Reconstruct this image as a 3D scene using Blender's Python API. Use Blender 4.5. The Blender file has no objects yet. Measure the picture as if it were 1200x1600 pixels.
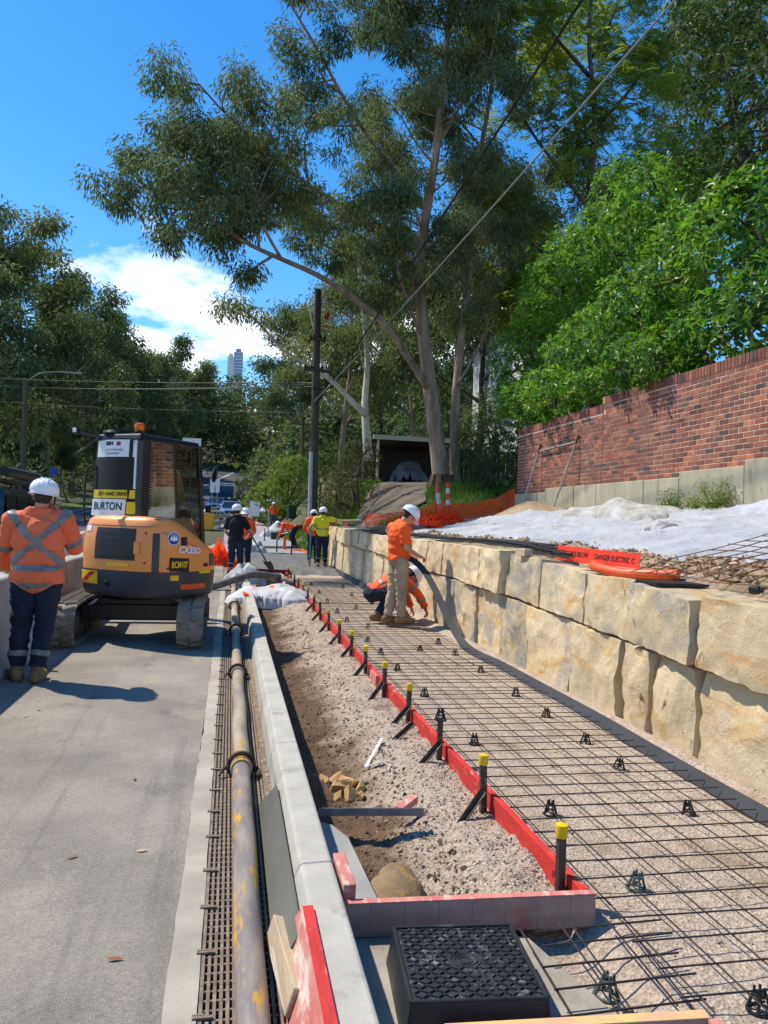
import bpy, bmesh, math, random
import numpy as np
from mathutils import Vector, Matrix, Euler, noise as mnoise

rnd = random.Random(7)
rng = np.random.default_rng(7)
SC = bpy.context.scene
COL = SC.collection
RAD = math.radians

# ------------------------------------------------------------------ camera
CAM_H, FPX = 1.55, 1200.0            # eye height, focal length in pixels of the 1200 px wide photograph
YAW, PITCH, ROLL = RAD(11.29), RAD(0.716), RAD(2.0)
def _basis():
    F = Vector((math.sin(YAW) * math.cos(PITCH), math.cos(YAW) * math.cos(PITCH), math.sin(PITCH)))
    Rh = F.cross(Vector((0, 0, 1))).normalized(); Uh = Rh.cross(F)
    return F, math.cos(ROLL) * Rh + math.sin(ROLL) * Uh, -math.sin(ROLL) * Rh + math.cos(ROLL) * Uh
CF, CR, CU = _basis()
cam_d = bpy.data.cameras.new('camera'); cam = bpy.data.objects.new('camera', cam_d); COL.objects.link(cam)
cam_d.sensor_fit = 'HORIZONTAL'; cam_d.sensor_width = 36; cam_d.lens = 36
cam_d.clip_start = 0.05; cam_d.clip_end = 6000
cam.matrix_world = Matrix(((CR.x, CU.x, -CF.x, 0), (CR.y, CU.y, -CF.y, 0), (CR.z, CU.z, -CF.z, CAM_H), (0, 0, 0, 1)))
SC.camera = cam
def ray(x, y): return CF + CR * ((x - 600) / FPX) - CU * ((y - 800) / FPX)
def at_z(x, y, z=0.0):
    d = ray(x, y); return Vector((0, 0, CAM_H)) + d * ((z - CAM_H) / d.z)
def at_y(x, y, Y):
    d = ray(x, y); return Vector((0, 0, CAM_H)) + d * (Y / d.y)
def at_x(x, y, X):
    d = ray(x, y); return Vector((0, 0, CAM_H)) + d * (X / d.x)

# ------------------------------------------------------------------ sky, sun, exposure
SUN_EL, SUN_AZ = RAD(54), RAD(-52)   # azimuth clockwise from +Y: the sun stands to the left, a little ahead
to_sun = Vector((math.cos(SUN_EL) * math.sin(SUN_AZ), math.cos(SUN_EL) * math.cos(SUN_AZ), math.sin(SUN_EL)))
W = bpy.data.worlds.new('World'); SC.world = W; W.use_nodes = True
nt = W.node_tree; nt.nodes.clear(); N = nt.nodes.new; L = nt.links.new
out = N('ShaderNodeOutputWorld'); bg = N('ShaderNodeBackground'); bg.inputs[1].default_value = 0.15
sky = N('ShaderNodeTexSky'); sky.sky_type = 'NISHITA'; sky.sun_disc = False
sky.sun_elevation = SUN_EL; sky.sun_rotation = SUN_AZ; sky.air_density = 1.0; sky.dust_density = 0.15; sky.ozone_density = 2.6
tc = N('ShaderNodeTexCoord'); sep = N('ShaderNodeSeparateXYZ'); vr = N('ShaderNodeVectorRotate'); vr.rotation_type = 'Z_AXIS'; vr.inputs['Angle'].default_value = RAD(10); L(tc.outputs['Generated'], vr.inputs['Vector']); L(vr.outputs[0], sep.inputs[0])
def wmath(op, a, b=None, clamp=False):
    n = N('ShaderNodeMath'); n.operation = op; n.use_clamp = clamp
    for i, q in enumerate((a, b)):
        if q is None: continue
        if isinstance(q, (int, float)): n.inputs[i].default_value = q
        else: L(q, n.inputs[i])
    return n.outputs[0]
zz = wmath('MAXIMUM', wmath('ADD', sep.outputs[2], 0.16), 0.05)
comb = N('ShaderNodeCombineXYZ')
L(wmath('DIVIDE', sep.outputs[0], zz), comb.inputs[0]); L(wmath('DIVIDE', sep.outputs[1], zz), comb.inputs[1])
comb.inputs[2].default_value = 5.2
nz = N('ShaderNodeTexNoise'); nz.inputs['Scale'].default_value = 1.35; nz.inputs['Detail'].default_value = 9; nz.inputs['Roughness'].default_value = 0.56
L(comb.outputs[0], nz.inputs['Vector'])
# cumulus stand low: coverage falls off with elevation all the way round the sky
cover = wmath('SUBTRACT', nz.outputs[0], wmath('MULTIPLY', wmath('MAXIMUM', wmath('SUBTRACT', sep.outputs[2], 0.25), 0.0), 2.2))
mask = wmath('MULTIPLY', wmath('SUBTRACT', cover, 0.462), 9.0, True)
shade = wmath('MULTIPLY', wmath('SUBTRACT', cover, 0.52), 3.2, True)
ccol = N('ShaderNodeMixRGB'); ccol.inputs[1].default_value = (9.3, 9.5, 9.9, 1); ccol.inputs[2].default_value = (6.6, 7.1, 7.9, 1)
L(shade, ccol.inputs[0])
hs = N('ShaderNodeHueSaturation'); hs.inputs['Saturation'].default_value = 1.38; hs.inputs['Value'].default_value = 1.0; L(sky.outputs[0], hs.inputs['Color'])
mx = N('ShaderNodeMixRGB'); L(mask, mx.inputs[0]); L(hs.outputs[0], mx.inputs[1]); L(ccol.outputs[0], mx.inputs[2])
L(mx.outputs[0], bg.inputs[0]); L(bg.outputs[0], out.inputs[0])
sun_d = bpy.data.lights.new('sun', 'SUN'); sun_d.energy = 4.3; sun_d.angle = RAD(1.0); sun_d.color = (1.0, 0.91, 0.77)
sun = bpy.data.objects.new('sun', sun_d); COL.objects.link(sun); sun.location = to_sun * 60
sun.rotation_euler = to_sun.to_track_quat('Z', 'Y').to_euler()
SC.view_settings.view_transform = 'Standard'; SC.view_settings.look = 'None'
SC.view_settings.exposure = 0.44; SC.view_settings.gamma = 1.0; SC.view_settings.use_curve_mapping = False
SC.cycles.max_bounces = 6; SC.cycles.transparent_max_bounces = 8; SC.cycles.use_denoising = True

# ------------------------------------------------------------------ materials
def S(r, g, b):
    f = lambda c: (c / 255 / 12.92) if c / 255 <= 0.04045 else ((c / 255 + 0.055) / 1.055) ** 2.4
    return (f(r), f(g), f(b))
MATS = {}
def mat(name, c1, c2=None, s=4.0, rough=0.8, metal=0.0, bump=0.0, bs=60.0, c3=None, s3=20.0, t3=0.6, w3=0.08, rand=0.0, stretch=(1, 1, 1),
        spec=0.4, trans=0.0, isl=False, coat=0.0, detail=6, lo=0.35, hi=0.65, bd=0.02):
    """Procedural surface: two tones mixed by noise, a third tone in patches (stains, wear), fine relief, a per-object random tone."""
    if name in MATS: return MATS[name]
    m = bpy.data.materials.new(name); m.use_nodes = True; MATS[name] = m
    t = m.node_tree; n = t.nodes; n.clear(); nw = n.new; lk = t.links.new
    o = nw('ShaderNodeOutputMaterial'); b = nw('ShaderNodeBsdfPrincipled')
    b.inputs['Roughness'].default_value = rough; b.inputs['Metallic'].default_value = metal
    b.inputs['Specular IOR Level'].default_value = spec; b.inputs['Coat Weight'].default_value = coat
    tcn = nw('ShaderNodeTexCoord'); oi = nw('ShaderNodeObjectInfo')
    off = nw('ShaderNodeVectorMath'); off.operation = 'MULTIPLY_ADD'
    off.inputs[1].default_value = (1, 1, 1)
    mp = nw('ShaderNodeMapping'); mp.inputs['Scale'].default_value = stretch
    lk(tcn.outputs['Object'], off.inputs[0])
    rv = nw('ShaderNodeVectorMath'); rv.operation = 'SCALE'; rv.inputs[0].default_value = (17, 31, 13); lk(oi.outputs['Random'], rv.inputs['Scale'])
    lk(rv.outputs[0], off.inputs[2]); lk(off.outputs[0], mp.inputs['Vector']); vec = mp.outputs[0]
    def nzt(sc, d=detail, r=0.6):
        q = nw('ShaderNodeTexNoise'); q.inputs['Scale'].default_value = sc; q.inputs['Detail'].default_value = d; q.inputs['Roughness'].default_value = r
        lk(vec, q.inputs['Vector']); return q.outputs[0]
    def mr(src, a, bb):
        q = nw('ShaderNodeMapRange'); q.inputs[1].default_value = a; q.inputs[2].default_value = bb; lk(src, q.inputs[0]); return q.outputs[0]
    def mixc(fac, a, bb, mode='MIX'):
        q = nw('ShaderNodeMixRGB'); q.blend_type = mode
        for i, x in enumerate((fac, a, bb)):
            if isinstance(x, float): q.inputs[i].default_value = x
            elif isinstance(x, tuple): q.inputs[i].default_value = (*x, 1)
            else: lk(x, q.inputs[i])
        return q.outputs[0]
    col = c1
    if c2 is not None: col = mixc(mr(nzt(s), lo, hi), c1, c2)
    if c3 is not None: col = mixc(mr(nzt(s3), t3, t3 + w3), col if not isinstance(col, tuple) else col, c3)
    if rand or isl:
        q = nw('ShaderNodeMath'); q.operation = 'ADD'; q.inputs[1].default_value = 0
        lk(oi.outputs['Random'], q.inputs[0])
        if isl:
            g = nw('ShaderNodeNewGeometry'); lk(g.outputs['Random Per Island'], q.inputs[1])
        fr = nw('ShaderNodeMath'); fr.operation = 'FRACT'; lk(q.outputs[0], fr.inputs[0])
        hv = nw('ShaderNodeHueSaturation')
        v = nw('ShaderNodeMapRange'); v.inputs[3].default_value = 1 - rand; v.inputs[4].default_value = 1 + rand; lk(fr.outputs[0], v.inputs[0]); lk(v.outputs[0], hv.inputs['Value'])
        f2 = nw('ShaderNodeMath'); f2.operation = 'MULTIPLY'; f2.inputs[1].default_value = 7.31; lk(fr.outputs[0], f2.inputs[0])
        f3 = nw('ShaderNodeMath'); f3.operation = 'FRACT'; lk(f2.outputs[0], f3.inputs[0])
        h = nw('ShaderNodeMapRange'); h.inputs[3].default_value = 0.5 - 0.04 * min(1, rand * 2.2); h.inputs[4].default_value = 0.5 + 0.03 * min(1, rand * 2.2); lk(f3.outputs[0], h.inputs[0]); lk(h.outputs[0], hv.inputs['Hue'])
        if isinstance(col, tuple): hv.inputs['Color'].default_value = (*col, 1)
        else: lk(col, hv.inputs['Color'])
        col = hv.outputs[0]
    if isinstance(col, tuple): b.inputs['Base Color'].default_value = (*col, 1)
    else: lk(col, b.inputs['Base Color'])
    if bump:
        bn = nw('ShaderNodeBump'); bn.inputs['Strength'].default_value = bump; bn.inputs['Distance'].default_value = bd
        lk(nzt(bs, 8, 0.65), bn.inputs['Height']); lk(bn.outputs[0], b.inputs['Normal'])
    sh = b.outputs[0]
    if trans:
        tr = nw('ShaderNodeBsdfTranslucent')
        if isinstance(col, tuple): tr.inputs[0].default_value = (*col, 1)
        else:
            br = nw('ShaderNodeMixRGB'); br.blend_type = 'MULTIPLY'; br.inputs[0].default_value = 1; br.inputs[2].default_value = (1.5, 1.6, 0.8, 1); lk(col, br.inputs[1]); lk(br.outputs[0], tr.inputs[0])
        ms = nw('ShaderNodeMixShader'); ms.inputs[0].default_value = trans; lk(sh, ms.inputs[1]); lk(tr.outputs[0], ms.inputs[2]); sh = ms.outputs[0]
    lk(sh, o.inputs[0])
    return m
def glass(name, tint, alpha):
    if name in MATS: return MATS[name]
    m = bpy.data.materials.new(name); m.use_nodes = True; MATS[name] = m
    t = m.node_tree; t.nodes.clear(); nw = t.nodes.new; lk = t.links.new
    o = nw('ShaderNodeOutputMaterial'); tr = nw('ShaderNodeBsdfTransparent'); tr.inputs[0].default_value = (*tint, 1)
    gl = nw('ShaderNodeBsdfGlossy'); gl.inputs['Roughness'].default_value = 0.03; gl.inputs[0].default_value = (0.9, 0.95, 0.95, 1)
    fr = nw('ShaderNodeFresnel'); fr.inputs[0].default_value = 1.5
    q = nw('ShaderNodeMath'); q.operation = 'MULTIPLY_ADD'; q.inputs[1].default_value = 0.22; q.inputs[2].default_value = alpha; lk(fr.outputs[0], q.inputs[0])
    ms = nw('ShaderNodeMixShader'); lk(q.outputs[0], ms.inputs[0]); lk(tr.outputs[0], ms.inputs[1]); lk(gl.outputs[0], ms.inputs[2]); lk(ms.outputs[0], o.inputs[0])
    return m

# ------------------------------------------------------------------ mesh helpers
def _frame(d, up=(0, 0, 1)):
    d = Vector(d).normalized(); u = Vector(up)
    if abs(d.dot(u.normalized())) > 0.98: u = Vector((0, 1, 0)) if abs(d.y) < 0.9 else Vector((1, 0, 0))
    s = d.cross(u).normalized(); return d, s, s.cross(d)
class MB:
    def __init__(self): self.v, self.f, self.m = [], [], []
    def add(self, vs, fs, m=0):
        k = len(self.v); self.v += [tuple(x) for x in vs]; self.f += [tuple(i + k for i in q) for q in fs]; self.m += [m] * len(fs); return self
    def box(self, c, s, R=None, m=0, taper=None):
        hx, hy, hz = s[0] / 2, s[1] / 2, s[2] / 2; vs = []
        for z in (-1, 1):
            tx, ty = taper if (taper and z > 0) else (1, 1)
            for x, y in ((-1, -1), (1, -1), (1, 1), (-1, 1)):
                p = Vector((x * hx * tx, y * hy * ty, z * hz))
                if R is not None: p = R @ p
                vs.append(Vector(c) + p)
        return self.add(vs, [(3, 2, 1, 0), (4, 5, 6, 7), (0, 1, 5, 4), (1, 2, 6, 5), (2, 3, 7, 6), (3, 0, 4, 7)], m)
    def b2(self, x0, x1, y0, y1, z0, z1, m=0):
        return self.box(((x0 + x1) / 2, (y0 + y1) / 2, (z0 + z1) / 2), (x1 - x0, y1 - y0, z1 - z0), None, m)
    def bar(self, p0, p1, w, h, up=(0, 0, 1), m=0):
        p0, p1 = Vector(p0), Vector(p1); d, s, u = _frame(p1 - p0, up); vs = []
        for p in (p0, p1):
            for a, b in ((-1, -1), (1, -1), (1, 1), (-1, 1)): vs.append(p + s * (a * w / 2) + u * (b * h / 2))
        return self.add(vs, [(0, 1, 2, 3), (7, 6, 5, 4), (1, 0, 4, 5), (2, 1, 5, 6), (3, 2, 6, 7), (0, 3, 7, 4)], m)
    def tube(self, pts, r, n=8, m=0, caps=True, flat=1.0):
        pts = [Vector(p) for p in pts]; rs = r if isinstance(r, (list, tuple)) else [r] * len(pts)
        vs, fs = [], []; ref = None
        for i, p in enumerate(pts):
            d = (pts[min(i + 1, len(pts) - 1)] - pts[max(i - 1, 0)])
            if d.length < 1e-9: d = Vector((0, 0, 1))
            d.normalize()
            if ref is None: _, s, u = _frame(d)
            else:
                s = (ref - d * ref.dot(d))
                if s.length < 1e-6: _, s, u = _frame(d)
                s.normalize(); u = s.cross(d)
            ref = s
            for k in range(n):
                a = 2 * math.pi * k / n; vs.append(p + (s * math.cos(a) + u * math.sin(a) * flat) * rs[i])
        for i in range(len(pts) - 1):
            for k in range(n):
                a, b = i * n + k, i * n + (k + 1) % n; fs.append((a, a + n, b + n, b))
        if caps: fs.append(tuple(range(n))); fs.append(tuple(range(len(pts) * n - 1, (len(pts) - 1) * n - 1, -1)))
        return self.add(vs, fs, m)
    def capsule(self, p0, p1, r0, r1, n=14):
        p0, p1 = Vector(p0), Vector(p1); d = p1 - p0; l = d.length or 1e-6; d = d / l
        pts, rs = [], []
        for a in (88, 60, 30): pts.append(p0 - d * r0 * math.sin(RAD(a))); rs.append(r0 * math.cos(RAD(a)))
        for k in range(5): q = k / 4; pts.append(p0 + d * l * q); rs.append(r0 + (r1 - r0) * q)
        for a in (30, 60, 88): pts.append(p1 + d * r1 * math.sin(RAD(a))); rs.append(r1 * math.cos(RAD(a)))
        return self.tube(pts, rs, n)
    def ellipsoid(self, c, r, R=None, n=14, k=9):
        vs, fs = [], []
        for i in range(k + 1):
            a = -math.pi / 2 + math.pi * (i + 0.02) / (k + 0.04)
            for j in range(n):
                b = 2 * math.pi * j / n; p = Vector((r[0] * math.cos(a) * math.cos(b), r[1] * math.cos(a) * math.sin(b), r[2] * math.sin(a)))
                if R is not None: p = R @ p
                vs.append(Vector(c) + p)
        for i in range(k):
            for j in range(n): a, b = i * n + j, i * n + (j + 1) % n; fs.append((a, b, b + n, a + n))
        fs.append(tuple(range(n - 1, -1, -1))); fs.append(tuple(range(k * n, k * n + n)))
        return self.add(vs, fs)
    def lathe(self, prof, c=(0, 0, 0), n=16, axis='z', m=0, caps=True):
        vs, fs = [], []; c = Vector(c)
        for r, z in prof:
            for j in range(n):
                b = 2 * math.pi * j / n; x, y = r * math.cos(b), r * math.sin(b)
                vs.append(c + (Vector((x, y, z)) if axis == 'z' else Vector((z, x, y)) if axis == 'x' else Vector((y, z, x))))
        for i in range(len(prof) - 1):
            for j in range(n): a, b = i * n + j, i * n + (j + 1) % n; fs.append((a, b, b + n, a + n))
        if caps: fs.append(tuple(range(n - 1, -1, -1))); fs.append(tuple(range((len(prof) - 1) * n, len(prof) * n)))
        return self.add(vs, fs, m)
    def prism(self, poly, a, b, axis='x', m=0, taper=None):
        """poly: 2-D outline (for axis x: (y, z); axis y: (x, z); axis z: (x, y)), extruded from a to b."""
        def p3(q, t): return (t, q[0], q[1]) if axis == 'x' else (q[0], t, q[1]) if axis == 'y' else (q[0], q[1], t)
        n = len(poly); vs = [p3(q, a) for q in poly] + [p3(q, b) for q in (taper or poly)]
        fs = [tuple(range(n)), tuple(range(2 * n - 1, n - 1, -1))] + [(i, i + n, (i + 1) % n + n, (i + 1) % n) for i in range(n)]
        return self.add(vs, fs, m)
    def grid(self, fn, nu, nv, m=0):
        vs = [fn(i / nu, j / nv) for j in range(nv + 1) for i in range(nu + 1)]
        fs = [(j * (nu + 1) + i, j * (nu + 1) + i + 1, (j + 1) * (nu + 1) + i + 1, (j + 1) * (nu + 1) + i) for j in range(nv) for i in range(nu)]
        return self.add(vs, fs, m)
    def mesh(self, name, mats, smooth=False, bevel=0.0, seg=1, ang=38):
        me = bpy.data.meshes.new(name); me.from_pydata([tuple(q) for q in self.v], [], self.f)
        mats = mats if isinstance(mats, (list, tuple)) else [mats]
        for q in mats: me.materials.append(q)
        if len(mats) > 1: me.polygons.foreach_set('material_index', self.m)
        bm = bmesh.new(); bm.from_mesh(me); bmesh.ops.recalc_face_normals(bm, faces=bm.faces)
        if bevel: bmesh.ops.bevel(bm, geom=list(bm.edges), offset=bevel, segments=seg, affect='EDGES', clamp_overlap=True, profile=0.6)
        bm.to_mesh(me); bm.free()
        if smooth:
            me.polygons.foreach_set('use_smooth', [True] * len(me.polygons)); me.set_sharp_from_angle(angle=RAD(ang))
        me.update(); return me
    def build(self, name, mats, parent=None, smooth=False, bevel=0.0, seg=1, ang=38):
        return obj(name, self.mesh(name, mats, smooth, bevel, seg, ang), parent)
def obj(name, me, parent=None):
    o = bpy.data.objects.new(name, me); COL.objects.link(o)
    if parent is not None: o.parent = parent
    return o
def tag(o, label=None, cat=None, group=None, kind=None):
    if label: o['label'] = label
    if cat: o['category'] = cat
    if group: o['group'] = group
    if kind: o['kind'] = kind
    return o
ORD = 'first second third fourth fifth sixth seventh eighth ninth tenth eleventh twelfth thirteenth fourteenth fifteenth sixteenth seventeenth eighteenth nineteenth twentieth'.split()
def thing(name, label, cat, loc=(0, 0, 0), rz=0.0, group=None):
    o = bpy.data.objects.new(name, None); COL.objects.link(o); o.location = loc; o.rotation_euler = (0, 0, rz)
    o.empty_display_size = 0.1
    return tag(o, label, cat, group)
def struct(name, mb, m, smooth=False, **k): return tag(mb.build(name, m, None, smooth, **k), kind='structure')
def dup(o, parent=None):
    c = o.copy(); COL.objects.link(c); c.parent = parent
    for ch in list(o.children): dup(ch, c)
    return c
def text(name, s, size, m, parent, M, ext=0.0015, sx=1.0, shear=0.0, bold=0.0):
    cu = bpy.data.curves.new(name, 'FONT'); cu.body = s; cu.size = size; cu.extrude = ext; cu.align_x = 'CENTER'; cu.align_y = 'CENTER'; cu.shear = shear; cu.offset = bold
    t = bpy.data.objects.new('tmp', cu); me = bpy.data.meshes.new_from_object(t); bpy.data.objects.remove(t)
    me.transform(Matrix.Diagonal((sx, 1, 1, 1))); me.transform(M); me.materials.append(m); me.name = name
    return obj(name, me, parent)
def rect_frame(o, ux, uy):
    """matrix that maps text x,y to the directions ux, uy at origin o"""
    ux = Vector(ux).normalized(); uy = Vector(uy); uy = (uy - ux * uy.dot(ux)).normalized(); n = ux.cross(uy)
    return Matrix(((ux.x, uy.x, n.x, o[0]), (ux.y, uy.y, n.y, o[1]), (ux.z, uy.z, n.z, o[2]), (0, 0, 0, 1)))
def npmesh(name, V, Fq, m, parent=None, smooth=False):
    me = bpy.data.meshes.new(name); V = np.asarray(V, np.float32); Fq = np.asarray(Fq, np.int32); k = Fq.shape[1]
    me.vertices.add(len(V)); me.vertices.foreach_set('co', V.ravel()); me.loops.add(Fq.size); me.loops.foreach_set('vertex_index', Fq.ravel())
    me.polygons.add(len(Fq)); me.polygons.foreach_set('loop_start', np.arange(0, Fq.size, k, dtype=np.int32))
    me.polygons.foreach_set('use_smooth', np.full(len(Fq), smooth)); me.materials.append(m); me.update(calc_edges=True)
    return obj(name, me, parent)
def smooth01(t): t = np.clip(t, 0, 1); return t * t * (3 - 2 * t)
def fbm(p, o=4): return mnoise.fractal(Vector(p), 1.0, 2.0, o, noise_basis='PERLIN_ORIGINAL')
def unit(a): return a / np.maximum(np.linalg.norm(a, axis=-1, keepdims=True), 1e-9)
def rdir(n): return unit(rng.normal(size=(n, 3)))
def leaf_arrays(P, D, Nn, Ls, Ws, bend=0.0):
    """diamond leaves folded at the midrib: 2 triangles-pairs each"""
    D = unit(D); Sd = unit(np.cross(D, Nn)); Nn = np.cross(Sd, D); Ls = Ls[:, None]; Ws = Ws[:, None]
    a = P; t = P + D * Ls - Nn * Ls * bend; mid = P + D * Ls * 0.45
    l = mid - Sd * Ws / 2 + Nn * Ws * 0.15; r = mid + Sd * Ws / 2 + Nn * Ws * 0.15
    V = np.stack([a, l, t, r], 1).reshape(-1, 3); F = np.arange(len(P) * 4).reshape(-1, 4)
    return V, F

# ------------------------------------------------------------------ terrain
def prof(Y):
    Y = np.asarray(Y, float)
    a = 1.4 * np.clip((Y - 18) / 52, 0, 1) ** 1.6
    d = np.clip(Y - 70, 0, 150)
    return a + 0.043 * d + 0.00079 * d * d
def curve_x(Y): return 0.0016 * np.clip(np.asarray(Y, float) - 80, 0, 200) ** 2
def ground_h(X, Y):
    X, Y = np.broadcast_arrays(np.asarray(X, float), np.asarray(Y, float))
    z = prof(Y) - 0.06
    # bank to the right: a filled terrace behind the block wall, a natural slope beyond its end
    terr = 1.12 + np.clip(X - 3.4, 0, 4.2) * 0.185 + np.clip(X - 7.6, 0, 60) * 0.03
    nat = prof(Y) + (2.75 + 0.03 * np.clip(Y - 27, 0, 60)) * smooth01((X - 2.6 - 0.5 * curve_x(Y)) / 5.0) + np.clip(X - 9, 0, 80) * 0.06
    w = smooth01((Y - 21) / 6.0)
    zr = terr * (1 - w) + nat * w
    z = np.where((X > 3.35) | (Y > 25), np.where(X > 2.5, np.maximum(zr, z), z), z)
    z = np.where((X > -0.3) & (X <= 3.35) & (Y < 25), -0.3, z)
    z = z + 0.10 * np.clip(-15 - X, 0, 120) * smooth01((Y - 20) / 60)
    return z
M_ground = mat('leaf_litter_soil', S(92, 80, 60), S(60, 66, 38), s=1.3, rough=0.95, bump=0.6, bs=12, c3=S(70, 92, 40), s3=0.6, t3=0.5, w3=0.15)
xs = np.unique(np.concatenate([np.arange(-900, -60, 60), np.arange(-60, -14, 3), np.arange(-14, -1, 1), [-0.32, -0.28], np.arange(0, 3.1, 0.5), [3.3, 3.4], np.arange(3.6, 12, 0.35), np.arange(12, 60, 3), np.arange(60, 901, 60)]))
ys = np.unique(np.concatenate([np.arange(-300, -10, 40), np.arange(-10, 18, 1.0), np.arange(18, 60, 0.6), np.arange(60, 240, 3), np.arange(240, 2500, 90)]))
GX, GY = np.meshgrid(xs, ys)
GZ = ground_h(GX, GY)
bump = np.array([[mnoise.noise(Vector((x * 0.6, y * 0.6, 0))) for x in xs] for y in ys])
GZ = GZ + np.where((GX > 3.6) & (GX < 60) & (GY > 19), 0.14 * bump, 0)
nx, ny = len(xs), len(ys)
idx = np.arange(nx * ny).reshape(ny, nx)
F4 = np.stack([idx[:-1, :-1], idx[:-1, 1:], idx[1:, 1:], idx[1:, :-1]], -1).reshape(-1, 4)
GZ = np.where((GX > 3.35) & (GX < 7.7) & (GY < 21.5), GZ - 0.35, GZ)
g = npmesh('ground', np.stack([GX, GY, GZ], -1).reshape(-1, 3), F4, M_ground, smooth=True); tag(g, kind='structure')

def lane_mat():
    m = bpy.data.materials.new('dusty_lane_asphalt'); m.use_nodes = True; t = m.node_tree; nw = t.nodes.new; lk = t.links.new
    b = t.nodes['Principled BSDF']; b.inputs['Roughness'].default_value = 0.93; b.inputs['Specular IOR Level'].default_value = 0.25
    tcn = nw('ShaderNodeTexCoord')
    def nzt(s, d=8, r=0.6, st=(1, 1, 1)):
        mp = nw('ShaderNodeMapping'); mp.inputs['Scale'].default_value = st; lk(tcn.outputs['Object'], mp.inputs[0])
        q = nw('ShaderNodeTexNoise'); q.inputs['Scale'].default_value = s; q.inputs['Detail'].default_value = d; q.inputs['Roughness'].default_value = r; lk(mp.outputs[0], q.inputs['Vector']); return q.outputs[0]
    def rg(src, a, c, lo=0.0, hi=1.0):
        q = nw('ShaderNodeMapRange'); q.inputs[1].default_value = a; q.inputs[2].default_value = c; q.inputs[3].default_value = lo; q.inputs[4].default_value = hi; lk(src, q.inputs[0]); return q.outputs[0]
    def mixc(f, a, c, mode='MIX', k=None):
        q = nw('ShaderNodeMixRGB'); q.blend_type = mode
        if k is not None: q.inputs[0].default_value = k
        else: lk(f, q.inputs[0])
        for i, x in ((1, a), (2, c)):
            if isinstance(x, tuple): q.inputs[i].default_value = (*x, 1)
            else: lk(x, q.inputs[i])
        return q.outputs[0]
    c = mixc(rg(nzt(0.9), 0.38, 0.64), S(132, 126, 116), S(158, 150, 138))
    c = mixc(rg(nzt(2.2, 9, 0.7, (1, 0.5, 1)), 0.55, 0.72, 0, 0.8), c, S(172, 163, 145))          # dried cement dust
    c = mixc(rg(nzt(1.5, 8, 0.65), 0.60, 0.72, 0, 0.75), c, S(98, 94, 89))
    c = mixc(rg(nzt(6, 9, 0.75), 0.64, 0.70, 0, 0.7), c, S(192, 184, 168))
    c = mixc(rg(nzt(1.6, 7, 0.6, (2.6, 0.10, 1)), 0.56, 0.70, 0, 0.55), c, S(92, 88, 84))           # tyre tracks along the lane
    c = mixc(rg(nzt(3.4, 9, 0.8, (0.35, 2.2, 1)), 0.675, 0.70, 0, 0.8), c, S(200, 196, 186))         # pale scuffs
    v = nw('ShaderNodeTexVoronoi'); v.inputs['Scale'].default_value = 150; lk(tcn.outputs['Object'], v.inputs['Vector']); sx = nw('ShaderNodeSeparateXYZ'); lk(v.outputs['Color'], sx.inputs[0])
    c = mixc(None, c, rg(sx.outputs[0], 0.1, 0.9, 0.84, 1.15), 'MULTIPLY', 1.0)
    lk(c, b.inputs['Base Color'])
    bn = nw('ShaderNodeBump'); bn.inputs['Strength'].default_value = 0.7; bn.inputs['Distance'].default_value = 0.006
    a = nw('ShaderNodeMath'); lk(v.outputs['Distance'], a.inputs[0]); lk(nzt(60), a.inputs[1]); lk(a.outputs[0], bn.inputs['Height']); lk(bn.outputs[0], b.inputs['Normal'])
    return m
def strip_sheet(name, x0, x1, y0, y1, m, dz=0.0, dy=1.0, nxs=2, curve=True):
    Yv = np.arange(y0, y1 + dy * 0.5, dy); V = []
    for Y in Yv:
        c = float(curve_x(Y)) if curve else 0
        for k in range(nxs + 1): V.append((x0 + (x1 - x0) * k / nxs + c, Y, float(prof(Y)) + dz))
    n = nxs + 1; Fs = [(j * n + k, j * n + k + 1, (j + 1) * n + k + 1, (j + 1) * n + k) for j in range(len(Yv) - 1) for k in range(nxs)]
    return npmesh(name, V, Fs, m, smooth=True)
M_road = mat('road_asphalt', S(78, 80, 84), S(62, 64, 68), s=0.6, rough=0.9, bump=0.25, bs=90, stretch=(1, 0.3, 1))
M_lane = lane_mat()
tag(strip_sheet('road', -13.2, -2.3, -30, 152, M_road, dz=0.0, dy=2.0), kind='structure')
tag(strip_sheet('asphalt_lane', -2.32, -0.14, -6, 34, M_lane, dz=0.004), kind='structure')
M_paint = mat('road_paint', S(225, 225, 222), S(190, 190, 188), s=9, rough=0.7)
for k, (xa, ya, yb) in enumerate([(-7.55, -20, 151), (-7.8, -20, 151), (-12.8, -20, 151), (-2.75, 40, 151)]):
    tag(strip_sheet('lane_line', xa, xa + 0.12, ya, yb, M_paint, dz=0.006, dy=2.0, nxs=1), kind='structure')
for k in range(12):
    tag(strip_sheet('lane_dash', -10.3, -10.18, -4 + k * 12, -1 + k * 12, M_paint, dz=0.006, dy=1.0, nxs=1), kind='structure')
M_conc = mat('pale_concrete', S(178, 171, 155), S(152, 145, 131), s=3, rough=0.88, bump=0.25, bs=80, c3=S(150, 147, 138), s3=5, t3=0.62, w3=0.12)
M_conc2 = mat('grey_concrete', S(160, 160, 156), S(132, 132, 128), s=2.2, rough=0.9, bump=0.3, bs=70, c3=S(112, 108, 100), s3=3.5, t3=0.6, w3=0.15)
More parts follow.
